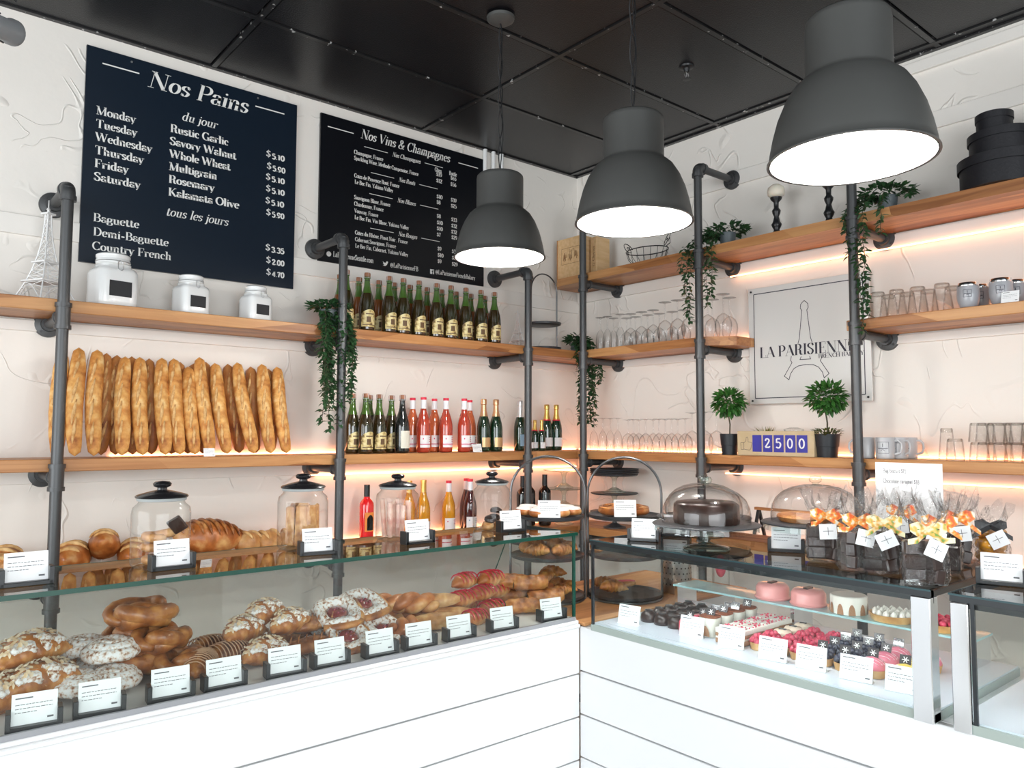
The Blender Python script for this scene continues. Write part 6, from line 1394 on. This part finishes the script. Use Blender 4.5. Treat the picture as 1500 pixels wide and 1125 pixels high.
for i, (dx, dy, z) in enumerate([(-.024, -.01, .006), (.020, -.015, .006), (0, .02, .006), (.018, .01, .030), (-.012, -.008, .028), (.012, -.008, .055)]):
    tag(MB().lathe([(0, 0), (.019, 0), (.022, .006), (.019, .014), (.008, .019), (0, .020)], 16).build('chocolate_biscuit', M_choc if i > 2 else M_bisc, loc=(j4[0]+dx, j4[1]+dy, j4[2]+z), rot=(q.uniform(-.3, .3), q.uniform(-.3, .3), 0)), 'round %s biscuit in the rightmost jar' % ('dark chocolate' if i > 2 else 'golden'), 'biscuit', 'dark biscuits in the rightmost jar' if i > 2 else 'golden biscuits in the rightmost jar')

# what the hoop stands carry
def tray_spots(S, z, n, r, ph=0): return [(S[0]+r*cos(2*pi*i/n+ph), S[1]+r*sin(2*pi*i/n+ph), S[2]+z) for i in range(n)]
pastries('ring', 'glazed rings on the left hoop stand', 'small glazed ring on the top tray, %s', sorted(tray_spots(SL, .3160, 7, .092)+[(SL[0]-.02, SL[1]+.01, SL[2]+.316)]), sc=1.05)
def cr(S, z, n, r, lab, grp, extra=[]): pastries('croissant', grp, lab, sorted([(x, y, zz_, 2*pi*i/n+pi/2+.5) for i, (x, y, zz_) in enumerate(tray_spots(S, z, n, r, .4))]+extra), sc=.82)
cr(SL, .171, 6, .085, 'croissant on the middle tray of the left hoop stand, %s', 'croissants on the middle tray', [(SL[0], SL[1], SL[2]+.215, .5)])
cr(SL, .025, 6, .085, 'croissant on the bottom tray of the left hoop stand, %s', 'croissants on the bottom tray', [(SL[0]-.02, SL[1]-.01, SL[2]+.068, .5), (SL[0]+.05, SL[1]+.03, SL[2]+.068, 2.)])
pastries('croissant', 'croissants on the right hoop stand', ['lone croissant on the bottom tray of the right hoop stand', 'croissant at the left of the middle tray, right hoop stand', 'croissant at the back of the bottom tray, right hoop stand'], [(SR[0]-.06, SR[1]+.01, SR[2]+.025, -.5), (SR[0]-.085, SR[1]+.06, SR[2]+.171, .6), (SR[0]-.02, SR[1]+.09, SR[2]+.025, 2.2)], sc=.85)
t = thing('raspberry_eclair', (SR[0]+.045, SR[1]+.045, SR[2]+.025), 'red-glazed eclair on the bottom tray of the right hoop stand', 'pastry', rz=-.4)
mb = MB(); tubo(mb, [(-.05+.1*i/12, 0, .014) for i in range(13)], lambda s, a: .016*max(.3, sin(pi*s)**.35), 10, .9, 2, .1); mb.build('choux', M_pas, t, smooth=180); mb = MB(); tubo(mb, [(-.046+.092*i/12, 0, .021) for i in range(13)], lambda s, a: .012*max(.3, sin(pi*s)**.35), 10, .7, 2, .1); mb.build('red_glaze', M_pink, t, smooth=180)
t = thing('spiral_pie', (SR[0]-.005, SR[1], SR[2]+.316), 'golden spiral-scored pie on top of the right hoop stand', 'pie')
MB().lathe([(0, 0), (.088, 0), (.098, .008), (.096, .022), (.080, .028), (0, .034)], 36).build('crust', M_brio, t, smooth=60)
mb = MB(); mb.tube([((.006+.08*i/90)*cos(i*.26), (.006+.08*i/90)*sin(i*.26), .036-.000065*i) for i in range(91)], .0034, 6); mb.tube([(.090*cos(2*pi*i/36), .090*sin(2*pi*i/36), .024) for i in range(36)], .006, 8, closed=True); mb.build('spiral_score', M_pasd, t, smooth=180, kind='stuff')
for S, p, lb in ((SL, (-.080, -.095), 'white card leaning on the top tray of the left hoop stand'), (SR, (-.085, -.080), 'white card leaning on the top tray of the right hoop stand')):
    o = dup(bc, (S[0]+p[0], S[1]+p[1], S[2]+.3155), radians(-42), lb, sc=1.05); o['group'] = 'cards on the hoop stands'
# cutlery holder and glass cylinders on the worktop
t = thing('cutlery_holder', (-1.235, -1.80, .979), 'perforated steel cutlery cylinder seen through the cake case', 'utensil holder')
MB().lathe([(0, 0), (.058, 0), (.060, .003), (.060, .178), (.058, .180), (.057, .178), (.057, .01)], 40, cap=False).build('steel_cylinder', M_steel, t)
mb = MB()
for a in range(22):
    for k in range(7): an = 2*pi*a/22+(k % 2)*pi/22; c = Vector((.0606*cos(an), .0606*sin(an), .035+k*.021)); u = Vector((-sin(an), cos(an), 0))*.0036; mb.add([c+u*cos(e*pi/3)+Vector((0, 0, .0036*sin(e*pi/3))) for e in range(6)], [tuple(range(6))])
mb.build('perforations', M_black, t, smooth=0, kind='stuff')
for i, (x, y) in enumerate([(-1.16, -1.885), (-1.08, -1.90)]):
    t = thing('glass_cylinder', (x, y, .979), ('left', 'right')[i]+' one of two tall clear glass cylinders behind the cake case', 'vase', group='tall glass cylinders')
    MB().lathe([(0, .004), (.032, .002), (.034, 0), (.034, .20), (.032, .20)], 24, cap=False).build('glass_wall', M_jar, t)
    if i: tag(MB().ball((x, y, 1.075), (.022, .022, .045), 14, 10).build('red_sweets', M_berry, smooth=180), 'red sweets inside the right glass cylinder', 'sweets', kind='stuff')

# ------------------------------------------------------------------ cakes in the cake case
Z = .9915
tray = MB().box((-1.868, -2.43, .9905), (-1.50, -1.995, .9912)).build('cake_tray', M_deckb, smooth=0); tag(tray, 'thin pale tray under the chocolate domes and cream cups', 'tray')
M_aqua = mat('aqua_tray', (.38, .62, .64), .25, coat=.4)
# raised glass shelf on blocks at the back
t = tag(MB().box((-1.50, -2.97, 1.062), (-1.372, -1.995, 1.068)).build('raised_shelf', M_aqua, smooth=0), 'raised aqua glass shelf along the back of the cake case', 'shelf')
mb = MB()
for y in (-2.0, -2.45, -2.96): MB().box((-1.49, y-.006, .9905), (-1.38, y+.006, 1.062)).build('support', M_chrome, t, smooth=0)
CK = {}
def plaque(mb, T=None): mb.box((-.014, -.0012, 0), (.014, .0012, .026), T)
def cake(kind):
    if kind in CK: return CK[kind]
    nm = dict(dome='chocolate_dome', pink='pink_cake', tira='tiramisu_cup', slice='cream_slice', maca='cream_macaron', rasp='raspberry_tartlet', blue='blueberry_tartlet', zig='pink_cream_tartlet', lemon='lemon_tartlet', bpink='pink_cake', drip='drip_cake', whip='whipped_cream_tart', brasp='raspberry_tart', bblue='berry_tart')[kind]
    t = thing(nm, (0, 0, 0), 'x', 'cake')
    def shell(r, h): MB().lathe([(0, 0), (r*.86, 0), (r, h), (r*.93, h), (r*.9, h*.7), (0, h*.7)], 24).build('tart_shell', M_shell, t, smooth=40)
    def plq(z, y=0):
        p = MB(); T = Matrix.Translation((0, y, z)) @ Matrix.Rotation(radians(-25), 4, 'X') @ Matrix.Rotation(radians(0), 4, 'Z'); p.box((-.013, -.001, 0), (.013, .001, .024), T); p = p.build('chocolate_plaque', M_chocg, t, smooth=0)
        m_ = MB(); 
        for k in range(3): a = k*pi/3; m_.add([T @ Vector((.008*cos(a)*s+.001*sin(a)*e, -.0013, .012+.008*sin(a)*s-.001*cos(a)*e)) for s, e in ((-1, -1), (1, -1), (1, 1), (-1, 1))], [(0, 1, 2, 3)])
        m_.build('emblem', M_let, p, smooth=0, kind='stuff')
    if kind == 'dome': MB().lathe([(0, 0), (.026, 0), (.027, .012), (.024, .024), (.014, .033), (0, .035)], 24).build('glazed_body', M_choc, t, smooth=180); MB().lathe([(0, .034), (.012, .034), (.013, .037), (0, .039)], 16).build('chocolate_disc', M_chocg, t)
    if kind == 'pink': MB().lathe([(0, 0), (.033, 0), (.035, .006), (.033, .034), (.027, .043), (0, .045)], 28, fl=8, flr=.03).build('glazed_body', M_pink, t, smooth=180); plq(.042)
    if kind == 'tira':
        MB().lathe([(.024, 0), (.030, .056)], 28, cap=False, sq=3).build('clear_cup', M_jar, t)
        MB().lathe([(0, .001), (.023, .001), (.028, .050), (.027, .054), (0, .055)], 28, sq=3).build('cream', M_creamc, t, smooth=60)
        MB().lathe([(0, .0555), (.0275, .055), (.027, .058), (0, .059)], 28, sq=3).build('cocoa_top', M_cocoa, t)
        mb = MB()
        for k in range(4):
            a = k*pi/2; T = Matrix.Rotation(a, 4, 'Z'); vs = [(.0272+.0001*0, .013*cos(e*pi/8), .004+.030*sin(e*pi/8)) for e in range(9)]; mb.add([(v[0]+v[2]*.10, v[1], v[2]) for v in vs], [tuple(range(9))], T)
        mb.build('sponge_piece', M_sponge, t, smooth=0, kind='stuff'); plq(.056)
    if kind == 'slice':
        for k, (a, b, m_) in enumerate([(0, .014, M_sponge), (.014, .020, M_creamc), (.020, .030, M_sponge), (.030, .046, M_creamc)]): MB().box((-.034, -.020, a), (.034, .020, b), bev=.002).build('layer', m_, t, smooth=0)
        q = random.Random(2); mb = MB()
        for k in range(26): mb.ball((q.uniform(-.03, .03), q.uniform(-.017, .017), .047), .0024, 6, 4)
        mb.build('pink_crumbs', M_berry, t, smooth=180, kind='stuff')
    if kind == 'maca':
        MB().lathe([(0, 0), (.026, 0), (.029, .006), (.027, .012)], 24).build('lower_shell', M_maca, t, smooth=60); MB().lathe([(0, .011), (.026, .011), (.026, .021), (0, .021)], 24).build('cream_layer', M_creamc, t); MB().lathe([(.0, .020), (.027, .020), (.029, .026), (.024, .034), (0, .038)], 24).build('upper_shell', M_maca, t, smooth=60)
        MB().box((-.010, -.006, .036), (.010, .006, .0385)).build('chocolate_plaque', M_chocg, t, smooth=0)
    if kind in ('rasp', 'blue'):
        shell(.029, .020); mb = MB(); m_ = M_berry if kind == 'rasp' else M_blueb
        for (r, n, z) in ((.021, 7, .024), (.010, 4, .034)):
            for k in range(n): a = 2*pi*k/n+r*50; MB().ball((r*cos(a), r*sin(a), z), (.0088, .0088, .0095), 10, 7).build('berry', m_, t, smooth=180)
        if kind == 'blue': plq(.038)
    if kind in ('zig', 'lemon'):
        shell(.034, .020); m_ = M_pinkc if kind == 'zig' else M_yel
        MB().lathe([(0, .014), (.031, .015), (.033, .024), (.026, .038), (.012, .046), (0, .048)], 26).build('cream', m_, t, smooth=180)
        mb = MB()
        for k in range(6): y = -.022+.009*k; w_ = sqrt(max(0, .029**2-y*y)); mb.tube([(-w_+2*w_*e/8, y, .022+.024*sqrt(max(.02, 1-((-w_+2*w_*e/8)**2+y*y)/.033**2))) for e in range(9)], .0012, 5)
        mb.build('icing_lines', mat('pale_pink_icing', (.88, .62, .66), .4) if kind == 'zig' else M_creamc, t, smooth=180, kind='stuff'); plq(.045)
    if kind == 'bpink': MB().lathe([(0, 0), (.060, 0), (.063, .006), (.058, .012), (.058, .040), (.050, .052), (0, .056)], 36).build('glazed_body', M_palepink, t, smooth=60); MB().box((-.02, -.008, .055), (.02, .008, .060)).build('chocolate_plaque', M_choc, t, smooth=0)
    if kind == 'drip':
        MB().lathe([(0, 0), (.058, 0), (.058, .055), (.055, .058), (0, .058)], 36).build('white_cake', M_creamc, t)
        mb = MB()
        for k in range(10): T = Matrix.Rotation(2*pi*k/10, 4, 'Z'); mb.add([(.0586, .011*cos(e*pi/8), .0+.035*sin(e*pi/8)) for e in range(9)], [tuple(range(9))], T)
        mb.build('sponge_arch', M_sponge, t, smooth=0, kind='stuff')
    if kind in ('whip', 'brasp', 'bblue'):
        MB().lathe([(0, 0), (.062, 0), (.070, .022), (.066, .022), (.064, .016), (0, .016)], 36, fl=24, flr=.012).build('tart_shell', M_shell, t)
        for r, n in ((.052, 14), (.034, 9), (.014, 4)):
            for k in range(n):
                a = 2*pi*k/n+r*9
                if kind == 'whip': MB().lathe([(0, 0), (.011, 0), (.010, .008), (.004, .016), (0, .019)], 8, Matrix.Translation((r*cos(a), r*sin(a), .017)), fl=4, flr=.1).build('cream_peak', M_creamc, t, smooth=180)
                else: MB().ball((r*cos(a), r*sin(a), .025), .0105, 9, 6).build('berry', M_berry if kind == 'brasp' else M_blueb, t, smooth=180)
    CK[kind] = t; return t
def grid(kind, ys, x0, n, dx, grp, what, sc=1, z=Z, rz=-pi/2+.2, xo=0):
    for c, y in enumerate(ys):
        for k in range(n):
            x = x0+dx*k+xo*c
            fr_ = 'nearest the front glass' if k == 0 else ('at the very back' if k == n-1 else ORD[k]+' from the front glass')
            col = '' if len(ys) == 1 else (', left column' if c == 0 else (', right column' if c == len(ys)-1 else ', middle column'))
            put(cake(kind), 0, loc=(x, y, z), rz=rz+rnd.uniform(-.12, .12), label='%s, %s%s' % (what, fr_, col), group=grp, sc=sc)
grid('dome', [-2.085, -2.140, -2.195], -1.74, 5, .052, 'small dark chocolate domes', 'small dark chocolate dome')
grid('pink', [-2.255], -1.75, 4, .066, 'pink glazed cakes', 'bright pink glazed cake', sc=.95)
grid('tira', [-2.325], -1.74, 4, .064, 'tiramisu cups', 'cream cup with cocoa top', sc=1.05)
grid('slice', [-2.395, -2.442], -1.755, 4, .070, 'sprinkled cream slices', 'pale sprinkled cream slice', sc=.95, rz=0)
grid('maca', [-2.50], -1.63, 3, .058, 'cream macarons', 'cream-filled macaron', sc=.98)
grid('rasp', [-2.50], -1.750, 2, .060, 'raspberry tartlets by the macarons', 'raspberry tartlet in front of the macarons')
grid('rasp', [-2.562, -2.624], -1.750, 4, .062, 'raspberry tartlets', 'raspberry tartlet')
grid('blue', [-2.688, -2.750], -1.750, 4, .063, 'blueberry tartlets', 'dark blueberry tartlet')
grid('zig', [-2.820], -1.745, 3, .072, 'pink cream tartlets', 'pink cream tartlet with fine icing lines')
grid('zig', [-2.892], -1.595, 1, .072, 'pink cream tartlets at the end', 'pink cream tartlet near the steel post')
grid('lemon', [-2.900], -1.745, 2, .075, 'lemon cream tartlets', 'yellow lemon cream tartlet')
ZR = 1.0685
for k_, ps in (('bpink', [(-1.437, -2.35, 'pale pink round cake with dark plaque on the raised shelf, left one'), (-1.437, -2.475, 'pale pink round cake with dark plaque on the raised shelf, right one')]), ('drip', [(-1.437, -2.605, 'white round cake with brown arches on the raised shelf')]), ('whip', [(-1.437, -2.735, 'tart covered in whipped cream peaks on the raised shelf')]), ('brasp', [(-1.437, -2.865, 'large raspberry tart on the raised shelf')])):
    for (x, y, lb) in ps: put(cake(k_), 0, loc=(x, y, ZR), label=lb, sc=.9)
# second case content
for i, y in enumerate((-3.24, -3.32)):
    dup(bc, (-1.84, y, .9905), radians(-80), 'price card in the far right case, '+('left', 'right')[i]+' one', 'price cards in the far right case')
tag(MB().box((-1.86, -3.6, .9905), (-1.45, -3.20, .9945)).build('cake_tray', M_aqua, smooth=0), 'aqua tray in the far right case', 'tray')
for i, (x, y) in enumerate([(-1.74, -3.27), (-1.66, -3.27), (-1.58, -3.27), (-1.70, -3.36)]): put(cake('maca'), 0, loc=(x, y, .995), label='cream macaron in the far right case, %s' % nth(i, 4), group='macarons in the far right case')

# ------------------------------------------------------------------ domes
def dome(loc, hp, label, cake_m=None):
    t = thing('cake_dome', loc, label, 'cake stand')
    MB().lathe([(0, 0), (.066, 0), (.070, .003), (.066, .007), (.03, .014), (.012, .022), (.011, hp*.6), (.02, hp-.012), (0, hp-.010)], 32, fl=0).build('glass_foot', M_gthick, t, smooth=60)
    MB().lathe([(.15, hp-.004), (.152, hp-.020), (.150, hp-.021)], 96, cap=False, fl=24, flr=.012).build('scalloped_rim', M_gthick, t, smooth=60)
    MB().lathe([(0, hp-.006), (.157, hp-.004), (.160, hp), (.157, hp+.002), (0, hp+.001)], 48).build('slate_plate', M_slate, t)
    pr = [(.130, .002), (.131, .025), (.127, .050), (.116, .073), (.096, .092), (.068, .106), (.036, .113), (.012, .115)]
    MB().lathe([(r, z+hp) for r, z in pr], 48, cap=False).build('glass_dome', M_dome, t, smooth=180)
    MB().lathe([(.010, hp+.114), (.009, hp+.119), (.017, hp+.123), (.019, hp+.131), (.015, hp+.139), (0, hp+.141)], 14).build('glass_knob', M_gthick, t, smooth=60)
    return t
d1 = (-1.782,-2.345,1.258); d1 = (d1[0], d1[1], 1.2577)
dome(d1, .075, 'large glass cake dome in front, dark chocolate cake inside')
tag(MB().lathe([(0, 0), (.095, 0), (.098, .01), (.096, .055), (.085, .064), (0, .066)], 40, fl=18, flr=.02).build('chocolate_cake', M_choc, smooth=50, loc=(d1[0], d1[1], d1[2]+.0775)), 'dark chocolate cake under the front dome', 'cake')
d2 = (-1.50, -2.13, 1.2577)
dome(d2, .060, 'glass cake dome half hidden behind the front dome')
tag(MB().lathe([(0, 0), (.090, 0), (.092, .03), (.088, .05), (0, .055)], 40).build('layer_cake', M_sponge, smooth=50, loc=(d2[0], d2[1], d2[2]+.0625)), 'brown layer cake under the half-hidden dome', 'cake')
d3 = (-1.521,-2.553,1.258); d3 = (d3[0]+.0, d3[1]+.0, 1.2577)
dome(d3, .078, 'glass cake dome at the right, behind the bagged chocolates')
tag(MB().lathe([(0, 0), (.080, 0), (.090, .014), (.086, .022), (.05, .026), (0, .024)], 40, fl=20, flr=.02).build('nut_tart', M_pas, smooth=50, loc=(d3[0]-.01, d3[1]+.02, d3[2]+.0805)), 'golden nut tart under the right dome', 'tart')
# small black A-frame stand on the lowest shelf
p = (-.18,-1.504,1.132); t = thing('frame_stand', (-.18, p[1], 1.031), 'small black A-frame rack with wooden rail between the domes', 'rack')
mb = MB()
for y in (-.0, -.30):
    for s in (-1, 1): MB().box((-.006, -.007, 0), (.006, .007, .20), Matrix.Translation((s*.065, y, 0)) @ Matrix.Rotation(-s*.33, 4, 'Y')).build('leg', M_black, t, smooth=0)
MB().box((-.010, -.32, .182), (.010, .02, .196)).build('wooden_rail', M_woody, t, smooth=0)

# ------------------------------------------------------------------ cellophane bags
M_rib = mat('orange_print_ribbon', (.85, .25, .03), .45, ramp=[(.40, (.86, .80, .66)), (.48, (.88, .40, .06)), (.62, (.80, .12, .02))], vs=70, det=1)
M_rib2 = mat('cream_green_ribbon', (.8, .75, .5), .5, ramp=[(.45, (.84, .78, .50)), (.55, (.85, .45, .10)), (.65, (.18, .32, .05))], vs=60, det=1)
def bag(loc, seed, label, fill, rz=0, w=.052, h=.105, rib=None, top=.10):
    q = random.Random(seed); t = thing('gift_bag', loc, label, 'gift bag', rz=rz, group=None)
    mb = MB(); n = 44; P = [(.0, .001), (w*.9, .001), (w*1.08, .012), (w*1.10, h*.5), (w*.95, h*.85), (w*.5, h*1.08), (w*.30, h*1.14), (w*.40, h*1.22), (w*.75, h*1.36), (w*1.0, h*1.14+top*.65), (w*1.15, h*1.14+top)]
    vs = []
    for j, (r, z) in enumerate(P):
        for i in range(n):
            a = 2*pi*i/n; k = (1+.12*N3(Vector((cos(a)*3, sin(a)*3, j*.9+seed)))+(.16*sin(a*7+seed)+.12*sin(a*11+j) if j > 5 else .03*sin(a*9+j))); vs.append((r*k*cos(a), r*k*.72*sin(a), z+(.018*sin(a*5+seed)+.012*sin(a*9) if j > 8 else 0)))
    mb.add(vs, [(j*n+i, j*n+(i+1) % n, (j+1)*n+(i+1) % n, (j+1)*n+i) for j in range(len(P)-1) for i in range(n)])
    mb.build('cellophane', M_cello, t, smooth=25)
    mb = MB(); rr = w*.30
    mb.tube([(rr*cos(a*pi/8), rr*.8*sin(a*pi/8), h*1.18) for a in range(16)], .0045, 6, closed=True); m_ = rib or M_rib
    for s in (-1, 1):
        u = [(0, -rr*.9, h*1.18), (s*w*.45, -rr*1.3, h*1.30), (s*w*.85, -rr*1.4, h*1.24), (s*w*.5, -rr*1.5, h*1.12), (0, -rr, h*1.17)]
        o = 0
        for a, b in zip(u, u[1:]): a, b = Vector(a), Vector(b); mb.quad(a+Vector((0, 0, -.008)), b+Vector((0, 0, -.008)), b+Vector((0, .003, .008)), a+Vector((0, .003, .008)))
        a, b, c = Vector((0, -rr, h*1.16)), Vector((s*w*.6, -rr*1.9, h*.98)), Vector((s*w*(.8+.4*q.random()), -rr*2.0, h*(.80+.2*q.random())))
        mb.quad(a+Vector((0, 0, -.006)), b+Vector((0, 0, -.007)), b+Vector((0, 0, .007)), a+Vector((0, 0, .006))); mb.quad(b+Vector((0, 0, -.007)), c+Vector((0, 0, -.006)), c+Vector((0, 0, .006)), b+Vector((0, 0, .007)))
    mb.build('ribbon', m_, t, smooth=0)
    tg = MB(); ty = -w*.86; T = Matrix.Translation((q.uniform(-.012, .012), ty, h*.80)) @ Matrix.Rotation(q.uniform(-.5, .5), 4, 'Y'); tg.box((-.022, -.0006, -.020), (.022, .0006, .020), T); tg = tg.build('paper_tag', M_card, t, smooth=0)
    m2 = MB(); m2.box((-.013, -.0012, .001), (.013, -.0008, .0022), T); m2.box((-.0006, -.0012, -.009), (.0006, -.0008, .012), T); m2.build('emblem', M_ink, tg, smooth=0, kind='stuff')
    if fill == 'choc':
        for k in range(9):
            z = .006+.030*(k//3); a = k*2.1+seed
            MB().box((-.024, -.014, 0), (.024, .014, .034), Matrix.Translation((w*.50*cos(a), w*.30*sin(a), z)) @ Matrix.Rotation(a, 4, 'Z') @ Matrix.Rotation(q.uniform(-.25, .25), 4, 'X'), bev=.004).build('chocolate_piece', M_choc, t, smooth=0)
    else:
        for k in range(8):
            a = k*2.1; mb = MB(); mb.ball((w*.42*cos(a), w*.32*sin(a), .020+.030*(k//3)), (.024, .022, .018), 12, 8); mb.build('amber_biscuit', M_gold if k % 3 else M_pale, t, smooth=180)
    return t
BG = [((-1.715,-2.685,1.258), 1, 'leftmost chocolate bag, fruit-print ribbon end standing up'), ((-1.774,-2.8,1.258), 2, 'second bag of chocolates from the left, tag tilted'), ((-1.759,-2.862,1.258), 3, 'third bag of chocolates from the left'), ((-1.431,-2.76,1.258), 4, 'bag of chocolates in the back row, in front of the white notice'), ((-1.87,-2.996,1.258), 5, 'frontmost bag of chocolates, close to the case edge'), ((-1.651,-2.949,1.258), 6, 'second bag of chocolates from the right'), ((-1.483,-2.928,1.258), 7, 'rightmost bag of chocolates, orange ribbon tails hanging')]
for (p, s, lb) in BG:
    bag((max(p[0], -1.845), p[1], 1.2578), s, lb, 'choc', rz=radians(-60+8*(s % 3)), rib=M_rib2 if s in (3, 5) else M_rib, w=.048, top=.066)
bag((-1.405, -2.982, 1.2578), 15, 'bag of amber biscuits tied with dark ribbon at the far right', 'amber', rz=radians(-60), rib=M_black, w=.044, h=.085, top=.055)
# tablet-like dark menu stand behind nothing else; small outlet plates under the lowest shelf are hidden
